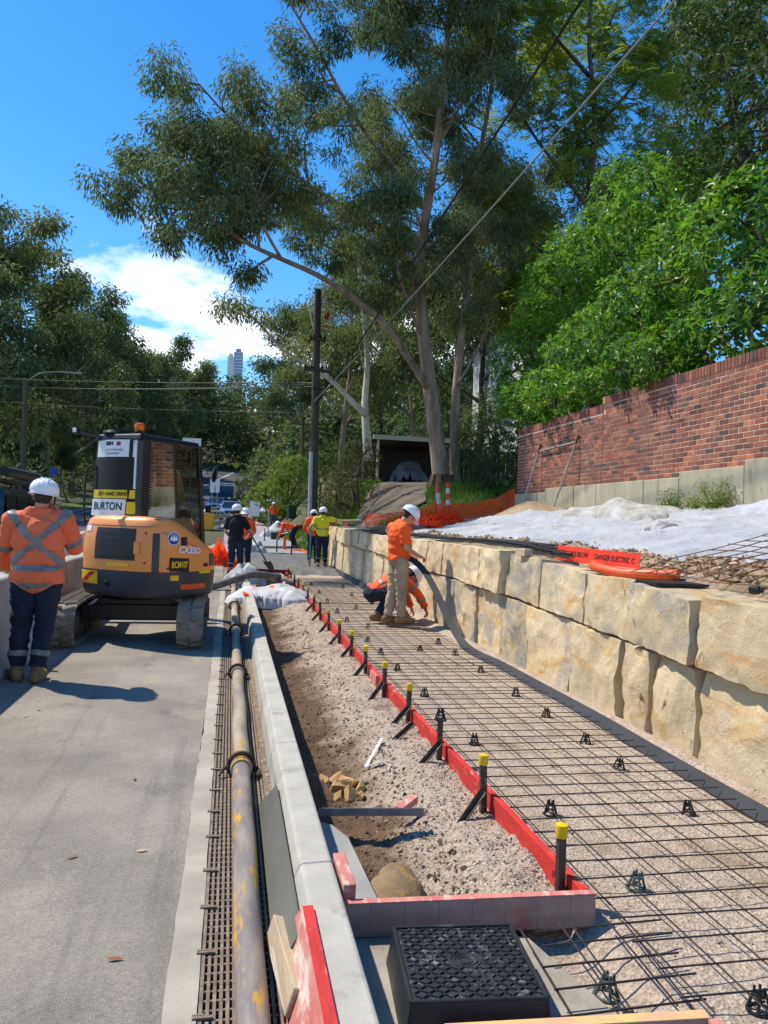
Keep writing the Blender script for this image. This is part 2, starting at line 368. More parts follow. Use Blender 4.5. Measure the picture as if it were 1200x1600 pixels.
# verge kerb and footpath on the far side of the road
b = MB()
for Y in range(-30, 190, 2):
    for (xa, xb, zt) in ((-13.5, -13.2, 0.13),):
        c0, c1 = float(curve_x(Y)), float(curve_x(Y + 2)); z0, z1 = float(prof(Y)), float(prof(Y + 2))
        b.add([(xa + c0, Y, z0 - .2), (xb + c0, Y, z0 - .2), (xb + c0, Y, z0 + zt), (xa + c0, Y, z0 + zt), (xa + c1, Y + 2, z1 - .2), (xb + c1, Y + 2, z1 - .2), (xb + c1, Y + 2, z1 + zt), (xa + c1, Y + 2, z1 + zt)],
              [(1, 2, 6, 5), (2, 3, 7, 6), (3, 0, 4, 7)])
struct('far_kerb', b, M_conc2)
M_verge = mat('verge_grass', S(96, 112, 58), S(74, 88, 44), s=2.0, rough=0.95, bump=0.8, bs=30, c3=S(120, 112, 76), s3=1.2, t3=0.58, w3=0.15)
tag(strip_sheet('verge', -17.5, -13.5, -30, 190, M_verge, dz=0.10, dy=2.0), kind='structure')

# ------------------------------------------------------------------ drain line and kerb
def wob(y, a=0.012, s=1.7, o=0.0): return a * mnoise.noise(Vector((o, y * s, 0.3)))
b = MB(); prev = None                               # cast concrete edge beside the grating, ragged on the asphalt side
for i in range(0, 441):
    Y = -2 + i * 0.08; r = [(-0.142 + wob(Y, 0.010, 7, 1) + wob(Y, 0.012, 1.1, 9), Y, 0.0075), (-0.046 + wob(Y, 0.004, 3, 5), Y, 0.0085), (-0.046, Y, -0.2)]
    k = len(b.v); b.v += r
    if prev is not None: b.f += [(prev, prev + 1, k + 1, k), (prev + 1, prev + 2, k + 2, k + 1)]; b.m += [0, 0]
    prev = k
struct('drain_edge', b, M_conc)
M_dark = mat('dark_drain', S(34, 31, 28), S(22, 20, 18), s=8, rough=0.95)
struct('drain_channel', MB().b2(-0.046, 0.262, -2, 33, -0.26, -0.14), M_dark)
M_grit = mat('gritty_edge', S(150, 134, 112), S(120, 104, 84), s=18, rough=0.95, bump=0.9, bs=90, c3=S(190, 184, 170), s3=30, t3=0.58, w3=0.06)
struct('drain_shoulder', MB().b2(0.243, 0.30, -2, 33, -0.2, 0.012), M_grit)
kerb = thing('kerb', None, None); kerb['kind'] = 'structure'
M_kerb = mat('kerb_concrete', S(184, 180, 168), S(166, 162, 151), s=5, rough=0.85, bump=0.22, bs=60, c3=S(140, 136, 126), s3=4.2, t3=0.57, w3=0.14)
kp = [(0.285, -0.2), (0.285, 0.02), (0.292, 0.135), (0.318, 0.196), (0.328, 0.201), (0.436, 0.204), (0.447, 0.196), (0.455, 0.02), (0.455, -0.2)]
ky = [-1.2, 1.0, 3.02, 4.66, 8.6, 10.7, 13.2, 16.2]
for a, c in zip(ky[:-1], ky[1:]):
    q = MB(); q.prism([(x + rnd.uniform(-.002, .002), z) for x, z in kp], a + 0.003, c - 0.003, 'y'); o = q.build('kerb_stone', M_kerb, kerb, bevel=0.004)
# ------------------------------------------------------------------ concrete barrier along the lane
M_barr = mat('barrier_concrete', S(176, 175, 172), S(146, 145, 142), s=1.6, rough=0.88, bump=0.25, bs=50, c3=S(118, 115, 110), s3=2.4, t3=0.6, w3=0.16, stretch=(1, 1, 0.5))
bp = [(-0.30, 0), (-0.30, 0.09), (-0.20, 0.26), (-0.125, 0.86), (-0.10, 0.885), (0.10, 0.885), (0.125, 0.86), (0.20, 0.26), (0.30, 0.09), (0.30, 0)]
bl = ['concrete road barrier beside the worker on the phone', 'concrete road barrier between the excavator and the road', 'concrete road barrier past the excavator', 'concrete road barrier towards the parked traffic', 'concrete road barrier closest to the yellow bollard', 'concrete road barrier behind the photographer']
for k, (ya, yb) in enumerate([(4.4, 8.38), (8.42, 12.4), (12.44, 16.4), (16.44, 20.4), (20.44, 24.4), (0.4, 4.36)]):
    q = MB(); q.prism([(x, z) for x, z in bp], 0, yb - ya, 'y')
    o = q.build('concrete_barrier', M_barr, bevel=0.012, seg=2, smooth=True, ang=50); o.location = (-2.24, ya, float(prof((ya + yb) / 2)) - 0.002)
    tag(o, bl[k], 'barrier', 'concrete barriers along the lane')

# ------------------------------------------------------------------ trench, gravel bed, concrete
def soil_h(X, Y):
    t = (X - 0.455) / 0.93                         # 0 at the kerb, 1 at the form
    z = -0.10 + 0.13 * smooth01((t - 0.30) / 0.6)
    z = z + 0.035 * fbm((X * 2.2, Y * 1.3, 0.7)) + 0.02 * fbm((X * 7, Y * 7, 3)) + 0.006 * fbm((X * 30, Y * 30, 9), 2)
    z -= 0.10 * math.exp(-(((X - 0.80) / 0.16) ** 2 + ((Y - 3.35) / 0.3) ** 2)) + 0.05 * math.exp(-(((X - 0.75) / 0.2) ** 2 + ((Y - 4.7) / 0.6) ** 2))
    if Y > 12.5: z += 0.05 * min(1, (Y - 12.5) / 3)
    return float(z)
def mix_ground(name, ca, cb, cc, gx0, gx1, scale=1.0):
    m = bpy.data.materials.new(name); m.use_nodes = True; t = m.node_tree; nw = t.nodes.new; lk = t.links.new
    b = t.nodes['Principled BSDF']; b.inputs['Roughness'].default_value = 0.96; b.inputs['Specular IOR Level'].default_value = 0.2
    tcn = nw('ShaderNodeTexCoord'); sp = nw('ShaderNodeSeparateXYZ'); lk(tcn.outputs['Object'], sp.inputs[0])
    def nzt(s, d=8, r=0.62):
        q = nw('ShaderNodeTexNoise'); q.inputs['Scale'].default_value = s; q.inputs['Detail'].default_value = d; q.inputs['Roughness'].default_value = r; lk(tcn.outputs['Object'], q.inputs['Vector']); return q.outputs[0]
    def mth(op, a, bb):
        q = nw('ShaderNodeMath'); q.operation = op
        for i, x in enumerate((a, bb)):
            if isinstance(x, (int, float)): q.inputs[i].default_value = x
            else: lk(x, q.inputs[i])
        return q.outputs[0]
    f = mth('ADD', sp.outputs[0], mth('MULTIPLY', mth('SUBTRACT', nzt(2.3), 0.5), 1.1))
    mr = nw('ShaderNodeMapRange'); mr.inputs[1].default_value = gx0; mr.inputs[2].default_value = gx1; lk(f, mr.inputs[0])
    m1 = nw('ShaderNodeMixRGB'); lk(mr.outputs[0], m1.inputs[0]); m1.inputs[1].default_value = (*ca, 1); m1.inputs[2].default_value = (*cb, 1)
    v = nw('ShaderNodeTexVoronoi'); v.inputs['Scale'].default_value = 75 * scale; lk(tcn.outputs['Object'], v.inputs['Vector'])
    m2 = nw('ShaderNodeMixRGB'); m2.blend_type = 'MULTIPLY'; m2.inputs[0].default_value = 0.55; lk(m1.outputs[0], m2.inputs[1])
    cr = nw('ShaderNodeMapRange'); cr.inputs[1].default_value = 0.2; cr.inputs[2].default_value = 0.8; cr.inputs[3].default_value = 0.55; cr.inputs[4].default_value = 1.25
    sx = nw('ShaderNodeSeparateXYZ'); lk(v.outputs['Color'], sx.inputs[0]); lk(sx.outputs[0], cr.inputs[0]); lk(cr.outputs[0], m2.inputs[2])
    m3 = nw('ShaderNodeMixRGB'); r3 = nw('ShaderNodeMapRange'); r3.inputs[1].default_value = 0.54; r3.inputs[2].default_value = 0.68; lk(nzt(1.4), r3.inputs[0]); lk(r3.outputs[0], m3.inputs[0]); lk(m2.outputs[0], m3.inputs[1]); m3.inputs[2].default_value = (*cc, 1)
    lk(m3.outputs[0], b.inputs['Base Color'])
    bn = nw('ShaderNodeBump'); bn.inputs['Strength'].default_value = 0.9; bn.inputs['Distance'].default_value = 0.012; lk(mth('ADD', nzt(60), mth('MULTIPLY', v.outputs['Distance'], 0.8)), bn.inputs['Height']); lk(bn.outputs[0], b.inputs['Normal'])
    return m
M_soil = mix_ground('trench_soil', S(104, 83, 64), S(178, 162, 144), S(114, 92, 72), 0.74, 1.06)
M_bed = mix_ground('gravel_bed', S(172, 156, 138), S(184, 168, 150), S(146, 128, 108), 0.5, 2.6, 0.9)
xs2 = np.concatenate([np.arange(0.44, 1.42, 0.022)]); ys2 = np.concatenate([np.arange(2.84, 6.5, 0.022), np.arange(6.5, 22.05, 0.08)])
def sheet(name, xs_, ys_, fn, m, smooth=True):
    V = [(x, y, fn(x, y)) for y in ys_ for x in xs_]; a, c = len(xs_), len(ys_); ii = np.arange(a * c).reshape(c, a)
    return npmesh(name, V, np.stack([ii[:-1, :-1], ii[:-1, 1:], ii[1:, 1:], ii[1:, :-1]], -1).reshape(-1, 4), m, smooth=smooth)
tag(sheet('trench_floor', xs2, ys2, soil_h, M_soil), kind='structure')
def bed_h(X, Y):
    z = 0.012 + 0.014 * fbm((X * 1.7, Y * 1.7, 5)) + 0.006 * fbm((X * 14, Y * 14, 2), 3)
    z += 0.05 * math.exp(-((X - 3.05) / 0.10) ** 2)          # crumbs heaped against the wall foot
    if Y < 2.83: z -= 0.07 * float(smooth01((1.52 - X) / 0.2))
    return float(z)
xs3 = np.concatenate([np.arange(1.18, 3.16, 0.045)]); ys3 = np.concatenate([np.arange(0.5, 6.5, 0.045), np.arange(6.5, 24.6, 0.15)])
tag(sheet('gravel_bed', xs3, ys3, lambda x, y: bed_h(x, y) if (x > 1.39 or y < 2.80) else -0.06, M_bed), kind='structure')
M_slab = mat('stained_slab', S(168, 160, 146), S(140, 132, 118), s=3, rough=0.9, bump=0.35, bs=50, c3=S(112, 100, 84), s3=4, t3=0.55, w3=0.2)
b = MB(); b.prism([(0.455, 0.3), (1.36, 0.3), (1.30, 1.2), (1.33, 2.0), (1.16, 2.74), (1.02, 2.82), (0.455, 2.82)], -0.2, 0.0, 'z')
struct('pit_slab', b, M_slab)
b = MB(); b.prism([(0.456, 2.86), (0.655, 2.86), (0.65, 3.05), (0.62, 3.70), (0.565, 3.86), (0.456, 3.95)], -0.22, 0.012, 'z'); struct('kerb_footing', b, M_conc2, bevel=0.004)
# fresh and finished concrete further along
M_wet = mat('wet_concrete', S(112, 110, 106), S(92, 90, 86), s=5, rough=0.55, bump=0.9, bs=14, c3=S(128, 124, 118), s3=7, t3=0.55, w3=0.15, bd=0.05)
tag(sheet('wet_concrete', np.arange(0.62, 3.2, 0.08), np.arange(20.6, 29.6, 0.1), lambda x, y: 0.075 + 0.04 * fbm((x * 2.2, y * 2.2, 1)) - 0.12 * float(smooth01((21.4 + 0.5 * fbm((x * 1.5, 0, 0)) - y) / 0.7)) + float(prof(y)), M_wet), kind='structure')
M_newc = mat('new_footpath_concrete', S(150, 154, 158), S(136, 140, 145), s=1.2, rough=0.7, bump=0.1, bs=40)
b = MB()
for Y in np.arange(29.6, 52, 1.4): b.add([(-0.3, Y, float(prof(Y)) + .09), (3.4, Y, float(prof(Y)) + .09), (3.4, Y + 1.39, float(prof(Y + 1.39)) + .09), (-0.3, Y + 1.39, float(prof(Y + 1.39)) + .09)], [(0, 1, 2, 3)])
struct('new_footpath', b, M_newc)
b = MB()
for Y in np.arange(52, 90, 2.0): b.add([(-0.6, Y, float(prof(Y)) + .03), (2.6, Y, float(prof(Y)) + .03), (2.6, Y + 2, float(prof(Y + 2)) + .03), (-0.6, Y + 2, float(prof(Y + 2)) + .03)], [(0, 1, 2, 3)])
struct('old_footpath', b, M_conc2)
b = MB(); b.b2(-0.3, 0.62, 16.4, 29.6, -0.15, 0.012); struct('work_pad', b, mat('muddy_pad', S(140, 130, 118), S(112, 104, 94), s=2, rough=0.95, bump=0.6, bs=25, c3=S(96, 86, 74), s3=3))
# driveway up the bank
M_drv = mat('driveway_concrete', S(104, 93, 78), S(80, 72, 60), s=1.0, rough=0.95, bump=0.4, bs=20, c3=S(96, 84, 68), s3=2)
V = []; Fs = []
for k in range(21):
    t = k / 20; Y = 25 + 23 * t; xc = 4.9 + 6.3 * t; hw = 1.5
    for s_ in np.linspace(-1, 1, 7): V.append((xc + hw * s_, Y, float(ground_h(xc + hw * s_, Y)) + 0.08))
    if k:
        for q in range(6): a = (k - 1) * 7 + q; Fs.append((a, a + 1, a + 8, a + 7))
tag(npmesh('driveway', V, Fs, M_drv, smooth=True), kind='structure')
# terrace surface of rubble and sandy fill behind the block wall
M_fill = mix_ground('terrace_fill', S(150, 130, 106), S(168, 148, 122), S(120, 104, 84), 3.4, 5.5, 0.5)
def terr_h(X, Y):
    z = float(ground_h(max(X, 3.41), Y)) + 0.02
    z += 0.05 * fbm((X * 1.3, Y * 0.9, 4)) + 0.02 * fbm((X * 6, Y * 6, 8))
    z += 0.10 * math.exp(-((X - 4.05) / 0.3) ** 2) * (0.6 + 0.5 * fbm((0, Y * 1.3, 2)))
    z += 0.38 * math.exp(-(((X - 6.7) / 0.75) ** 2 + ((Y - 16.8) / 1.1) ** 2))        # spoil heap by the brick wall
    return z - 0.05 * float(smooth01((3.62 - X) / 0.2))
tag(sheet('terrace', np.arange(3.4, 7.75, 0.07), np.arange(1.0, 23.2, 0.12), terr_h, M_fill), kind='structure')

# ------------------------------------------------------------------ sandstone block wall
def stone_mat():
    m = bpy.data.materials.new('sandstone'); m.use_nodes = True; t = m.node_tree; nw = t.nodes.new; lk = t.links.new
    b = t.nodes['Principled BSDF']; b.inputs['Roughness'].default_value = 0.92; b.inputs['Specular IOR Level'].default_value = 0.2
    tcn = nw('ShaderNodeTexCoord'); oi = nw('ShaderNodeObjectInfo')
    sc = nw('ShaderNodeVectorMath'); sc.operation = 'SCALE'; sc.inputs[0].default_value = (21, 37, 11); lk(oi.outputs['Random'], sc.inputs['Scale'])
    ad = nw('ShaderNodeVectorMath'); lk(tcn.outputs['Object'], ad.inputs[0]); lk(sc.outputs[0], ad.inputs[1])
    def nzt(s, d=8, r=0.6, dist=0.0, st=None):
        q = nw('ShaderNodeTexNoise'); q.inputs['Scale'].default_value = s; q.inputs['Detail'].default_value = d; q.inputs['Roughness'].default_value = r; q.inputs['Distortion'].default_value = dist
        src = ad.outputs[0]
        if st:
            mp = nw('ShaderNodeMapping'); mp.inputs['Scale'].default_value = st; mp.inputs['Rotation'].default_value = (0.5, 0, 0); lk(src, mp.inputs[0]); src = mp.outputs[0]
        lk(src, q.inputs['Vector']); return q.outputs[0]
    def rng_(src, a, c, lo=0.0, hi=1.0):
        q = nw('ShaderNodeMapRange'); q.inputs[1].default_value = a; q.inputs[2].default_value = c; q.inputs[3].default_value = lo; q.inputs[4].default_value = hi; lk(src, q.inputs[0]); return q.outputs[0]
    def mixc(f, a, c):
        q = nw('ShaderNodeMixRGB'); lk(f, q.inputs[0])
        for i, x in ((1, a), (2, c)):
            if isinstance(x, tuple): q.inputs[i].default_value = (*x, 1)
            else: lk(x, q.inputs[i])
        return q.outputs[0]
    c = mixc(rng_(nzt(1.7), 0.35, 0.65), S(232, 212, 170), S(214, 196, 160))
    c = mixc(rng_(nzt(2.6, 8, 0.6, 1.2, (1, 0.5, 1.6)), 0.52, 0.68), c, S(212, 172, 108))            # ochre banding
    mu = nw('ShaderNodeMath'); mu.operation = 'MULTIPLY'; lk(rng_(oi.outputs['Random'], 0.35, 0.9, 0.25, 1.0), mu.inputs[0]); lk(rng_(nzt(1.9, 8, 0.65, 0.8), 0.48, 0.6), mu.inputs[1])
    c = mixc(mu.outputs[0], c, S(176, 172, 162))                                                     # grey weathered patches
    c = mixc(rng_(nzt(7, 8, 0.7), 0.62, 0.72), c, S(238, 222, 186))
    c = mixc(rng_(nzt(5, 8, 0.7, 0.5), 0.63, 0.68), c, S(134, 100, 60))
    tv_ = nw('ShaderNodeMixRGB'); tv_.blend_type = 'MULTIPLY'; tv_.inputs[0].default_value = 1; lk(c, tv_.inputs[1]); fr_ = nw('ShaderNodeMath'); fr_.operation = 'MULTIPLY'; lk(oi.outputs['Random'], fr_.inputs[0]); fr_.inputs[1].default_value = 7.7; fx_ = nw('ShaderNodeMath'); fx_.operation = 'FRACT'; lk(fr_.outputs[0], fx_.inputs[0]); lk(rng_(fx_.outputs[0], 0, 1, 0.80, 1.06), tv_.inputs[2]); c = tv_.outputs[0]
    lk(c, b.inputs['Base Color'])
    wv = nw('ShaderNodeVectorMath'); wv.operation = 'MULTIPLY_ADD'; nn_ = nw('ShaderNodeTexNoise'); nn_.inputs['Scale'].default_value = 3; nn_.inputs['Detail'].default_value = 5; lk(ad.outputs[0], nn_.inputs['Vector']); lk(nn_.outputs['Color'], wv.inputs[0]); wv.inputs[1].default_value = (.35, .35, .35); lk(ad.outputs[0], wv.inputs[2])
    vo = nw('ShaderNodeTexVoronoi'); vo.inputs['Scale'].default_value = 7; lk(wv.outputs[0], vo.inputs['Vector'])
    def mad(x, k, y):
        q = nw('ShaderNodeMath'); q.operation = 'MULTIPLY_ADD'; lk(x, q.inputs[0]); q.inputs[1].default_value = k; lk(y, q.inputs[2]); return q.outputs[0]
    hgt = mad(vo.outputs['Distance'], 0.9, mad(nzt(9, 10, 0.75, 0.6), 0.9, nzt(40, 8, 0.8)))
    bn = nw('ShaderNodeBump'); bn.inputs['Strength'].default_value = 0.95; bn.inputs['Distance'].default_value = 0.022; lk(hgt, bn.inputs['Height']); lk(bn.outputs[0], b.inputs['Normal'])
    return m
M_stone = stone_mat()
wall = thing('sandstone_block_wall', 'two course retaining wall of rough golden sandstone blocks below the white fabric', 'wall', (3.05, 3.0, 0))
def interp(tab, y): return float(np.interp(y, [a for a, _ in tab], [c for _, c in tab]))
JT = [(2, .56), (3.9, .58), (4.7, .64), (6.6, .69), (8.4, .75), (10.5, .77), (12.9, .80), (15.8, .86), (24.5, .92)]
TT = [(2, 1.08), (3.9, 1.11), (4.7, 1.12), (6.3, 1.17), (8.4, 1.25), (10.5, 1.27), (15, 1.26), (20, 1.30), (24.5, 1.34)]
def stone_block(y0, y1, zb0, zb1, zt0, zt1, depth, seed, slant=0.0, overhang=0.0):
    """rough quarry block: an irregular hexahedron, subdivided, its faces broken into facets and its arrises knocked off"""
    r = random.Random(seed); n = 20; g_ = 0.011
    y0 += g_; y1 -= g_
    J = lambda a=0.02: r.uniform(-a, a) * .55
    bot = -overhang
    c = {}
    for yy, zb, zt, e in ((0, zb0, zt0, 0), (1, zb1, zt1, 1)):
        Yb = (y0 if yy == 0 else y1) + J(.022) * 1 + (slant if yy == 1 else 0); Yt = (y0 if yy == 0 else y1) + J(.022)
        c[(0, yy, 0)] = Vector((J(.03), Yb, zb + g_ * .7 + (0.0 if e else 0))); c[(0, yy, 1)] = Vector((bot + J(.03) + 0.03, Yt, zt - g_ * .5 + J(.012)))
        c[(1, yy, 0)] = Vector((depth, Yb, zb + g_)); c[(1, yy, 1)] = Vector((depth + J(.05), Yt, zt + J(.02)))
    def tri(u, v, w):
        p = Vector((0, 0, 0))
        for (a, bb, cc), q in c.items(): p += q * ((u if a else 1 - u) * (v if bb else 1 - v) * (w if cc else 1 - w))
        return p
    bm = bmesh.new(); N_ = (7, n, 12); vm = {}
    def gv(i, j, k):
        if (i, j, k) not in vm: vm[(i, j, k)] = bm.verts.new(tri(i / N_[0], j / N_[1], k / N_[2]))
        return vm[(i, j, k)]
    for i in (0, N_[0]):
        for j in range(N_[1]):
            for k in range(N_[2]): bm.faces.new((gv(i, j, k), gv(i, j + 1, k), gv(i, j + 1, k + 1), gv(i, j, k + 1)))
    for j in (0, N_[1]):
        for i in range(N_[0]):
            for k in range(N_[2]): bm.faces.new((gv(i, j, k), gv(i + 1, j, k), gv(i + 1, j, k + 1), gv(i, j, k + 1)))
    for k in (0, N_[2]):
        for i in range(N_[0]):
            for j in range(N_[1]): bm.faces.new((gv(i, j, k), gv(i + 1, j, k), gv(i + 1, j + 1, k), gv(i, j + 1, k)))
    bmesh.ops.recalc_face_normals(bm, faces=bm.faces)
    ctr = tri(.5, .5, .5); off = Vector((seed * 3.1, seed * 1.7, seed * 0.9))
    planes = [(Vector((-1, r.uniform(-.30, .30), r.uniform(-.30, .30))).normalized(), 0) for _ in range(16)]
    ph = [tri(0, r.uniform(.1, .9), r.uniform(.1, .9)) for _ in planes]
    for (i, j, k), v in vm.items():
        p = v.co.copy(); u, vv, w = i / N_[0], j / N_[1], k / N_[2]
        front = max(0, 1 - u * 4)
        if front > 0:
            e = 0
            for (nn, o), q in zip(planes, ph): e = min(e, -((p - q).dot(nn)) + 0.022) if (p - q).dot(nn) > 0.022 else e
            v.co.x += min(.05, -e) * 0.9 * front
            rg_ = abs(fbm(p * 2.4 + off * 1.3, 3)); v.co.x += 0.028 * front * fbm(p * 2.6 + off, 5) + 0.016 * front * fbm(p * 9 + off, 3) + .030 * front * max(0, .18 - rg_)
        edge = (min(vv, 1 - vv) < 0.01) + (min(w, 1 - w) < 0.01) + (u < 0.01)
        if edge >= 2: v.co += (ctr - p).normalized() * (0.005 + 0.022 * abs(fbm(p * 6 + off, 2)))
        elif u < 0.01 and (min(vv, 1 - vv) < 0.10 or min(w, 1 - w) < 0.14): v.co.x += 0.006 * (1 + fbm(p * 8 + off, 2))
        if w > .99: v.co.z += 0.012 * fbm(p * 4 + off, 3)
    me = bpy.data.meshes.new('sandstone_block'); bm.to_mesh(me); bm.free(); me.materials.append(M_stone)
    me.polygons.foreach_set('use_smooth', [True] * len(me.polygons)); me.set_sharp_from_angle(angle=RAD(24))
    return me
topY = [1.4, 2.5, 3.58, 4.67, 5.52, 6.42, 7.40, 8.42, 9.25, 10.05, 11.1, 11.85, 12.9, 14.0, 15.05, 16.3, 17.4, 18.5, 19.6, 20.7, 21.9, 23.1, 24.3]
botY = [1.9, 3.35, 4.69, 5.22, 5.66, 6.65, 7.70, 8.50, 9.40, 10.4, 11.3, 12.4, 13.5, 14.5, 15.7, 16.8, 17.9, 19.1, 20.2, 21.4, 22.5, 23.6, 24.5]
for i, (a, c) in enumerate(zip(topY[:-1], topY[1:])):
    me = stone_block(a, c, interp(JT, a) + .004, interp(JT, c) + .004, interp(TT, a) + rnd.uniform(-.02, .02), interp(TT, c) + rnd.uniform(-.02, .02), 0.62, 11 + i)
    ym = (a + c) / 2; me.transform(Matrix.Translation((rnd.uniform(-.03, .03), ym - 3.0, 0)) @ Matrix.Rotation(RAD(rnd.uniform(-1.6, 1.6)), 4, 'Z') @ Matrix.Rotation(RAD(rnd.uniform(-2.5, 2.5)), 4, 'Y') @ Matrix.Translation((0, -ym, 0))); obj('sandstone_block', me, wall)
for i, (a, c) in enumerate(zip(botY[:-1], botY[1:])):
    gap = 0.05 if abs(a - 5.66) < .01 else 0.0
    me = stone_block(a + gap, c, -0.08, -0.08, interp(JT, a) - .006, interp(JT, c) - .006, 0.66, 101 + i, slant=0.0)
    ym = (a + c) / 2; me.transform(Matrix.Translation((.015 + rnd.uniform(-.03, .03), ym - 3.0, 0)) @ Matrix.Rotation(RAD(rnd.uniform(-2, 2)), 4, 'Z') @ Matrix.Translation((0, -ym, 0))); obj('sandstone_block', me, wall)
# short return of the wall at its far end
for i, (x0, x1, za, zb) in enumerate([(0.1, 1.0, -.1, .92), (0.1, 1.2, .92, 1.34)]):
    me = stone_block(x0, x1, za, za, zb, zb, 0.6, 300 + i); me.transform(Matrix.Rotation(RAD(-90), 4, 'Z')); me.transform(Matrix.Translation((0.0, 22.05, 0))); obj('sandstone_block', me, wall)

# ------------------------------------------------------------------ brick wall on its concrete footing
BX, BY0, BY1 = 7.6, 6.9, 19.75
bw = thing('brick_wall', 'long red brick garden wall with stepped soldier capping above a pale concrete footing', 'wall', (BX, BY0, 0))
M_brick = None
def brick_mat():
    m = bpy.data.materials.new('clinker_brick'); m.use_nodes = True; t = m.node_tree; nw = t.nodes.new; lk = t.links.new
    b = t.nodes['Principled BSDF']; b.inputs['Roughness'].default_value = 0.88; b.inputs['Specular IOR Level'].default_value = 0.25
    oi = nw('ShaderNodeObjectInfo'); g_ = nw('ShaderNodeNewGeometry'); tcn = nw('ShaderNodeTexCoord')
    ad = nw('ShaderNodeMath'); lk(oi.outputs['Random'], ad.inputs[0]); lk(g_.outputs['Random Per Island'], ad.inputs[1])
    fr = nw('ShaderNodeMath'); fr.operation = 'FRACT'; lk(ad.outputs[0], fr.inputs[0])
    cr = nw('ShaderNodeValToRGB'); cr.color_ramp.interpolation = 'CONSTANT'; e = cr.color_ramp.elements
    cols = [(0, S(128, 80, 68)), (.22, S(140, 90, 74)), (.40, S(116, 76, 68)), (.55, S(156, 102, 78)), (.68, S(100, 78, 70)), (.78, S(138, 84, 70)), (.90, S(168, 106, 80)), (.94, S(86, 72, 68))]
    e[0].color = (*cols[0][1], 1); e[1].position = cols[1][0]; e[1].color = (*cols[1][1], 1)
    for p, c in cols[2:]: q = e.new(p); q.color = (*c, 1)
    lk(fr.outputs[0], cr.inputs[0])
    nz_ = nw('ShaderNodeTexNoise'); nz_.inputs['Scale'].default_value = 9; nz_.inputs['Detail'].default_value = 8; lk(g_.outputs['Position'], nz_.inputs['Vector'])
    mr = nw('ShaderNodeMapRange'); mr.inputs[1].default_value = 0.3; mr.inputs[2].default_value = 0.7; mr.inputs[3].default_value = 0.75; mr.inputs[4].default_value = 1.25; lk(nz_.outputs[0], mr.inputs[0])
    mu = nw('ShaderNodeMixRGB'); mu.blend_type = 'MULTIPLY'; mu.inputs[0].default_value = 1; lk(cr.outputs[0], mu.inputs[1]); lk(mr.outputs[0], mu.inputs[2])
    n2 = nw('ShaderNodeTexNoise'); n2.inputs['Scale'].default_value = 1.1; n2.inputs['Detail'].default_value = 5; mp2 = nw('ShaderNodeMapping'); mp2.inputs['Scale'].default_value = (1, 1.6, .35); lk(g_.outputs['Position'], mp2.inputs[0]); lk(mp2.outputs[0], n2.inputs['Vector'])
    m2 = nw('ShaderNodeMapRange'); m2.inputs[1].default_value = 0.54; m2.inputs[2].default_value = 0.70; m2.inputs[4].default_value = 0.55; lk(n2.outputs[0], m2.inputs[0])
    mx_ = nw('ShaderNodeMixRGB'); lk(m2.outputs[0], mx_.inputs[0]); lk(mu.outputs[0], mx_.inputs[1]); mx_.inputs[2].default_value = (*S(120, 96, 84), 1)
    lk(mx_.outputs[0], b.inputs['Base Color'])
    bn = nw('ShaderNodeBump'); bn.inputs['Strength'].default_value = 0.5; bn.inputs['Distance'].default_value = 0.006; n3 = nw('ShaderNodeTexNoise'); n3.inputs['Scale'].default_value = 70; lk(g_.outputs['Position'], n3.inputs['Vector']); lk(n3.outputs[0], bn.inputs['Height']); lk(bn.outputs[0], b.inputs['Normal'])
    return m
M_brick = brick_mat()
M_mortar = mat('mortar', S(206, 180, 160), S(184, 158, 138), s=6, rough=0.95, bump=0.4, bs=80)
CH, BL, Z0 = 0.086, 0.24, 2.50
steps = [(6.9, 12.2, 4.40), (12.2, 14.92, 4.40 - 0.0), (14.92, 19.75, 4.40)]
def top_courses(y): return 19 if y > 14.92 else 20 if y < 12.2 else 20
def top_z(y): return 4.17 if y > 14.92 else 4.30 if y < 12.2 else 4.32
# concrete footing: stepped top, bottom follows the fill
def foot_top(y): return 2.50 + (0.086 if y < 11.9 else 0.0) + (0.086 if y < 10.2 else 0) + (0.086 if y < 8.6 else 0) - (0.086 if y > 17.6 else 0)
M_foot = mat('footing_concrete', S(178, 170, 148), S(150, 144, 124), s=1.6, rough=0.92, bump=0.35, bs=40, c3=S(118, 112, 96), s3=2.2, t3=0.58, w3=0.14, stretch=(1, 1.6, 0.35))
fy = [BY0, 8.6, 10.2, 11.9, 13.05, 14.95, 17.6, BY1 - 0.06]
for a, c in zip(fy[:-1], fy[1:]):
    q = MB(); zt = foot_top((a + c) / 2); q.b2(-0.10, 0.32, a - BY0 + .004, c - BY0 - .004, 1.3, zt - .006 + rnd.uniform(-.01, .0)); q.build('footing', M_foot, bw, bevel=0.012)
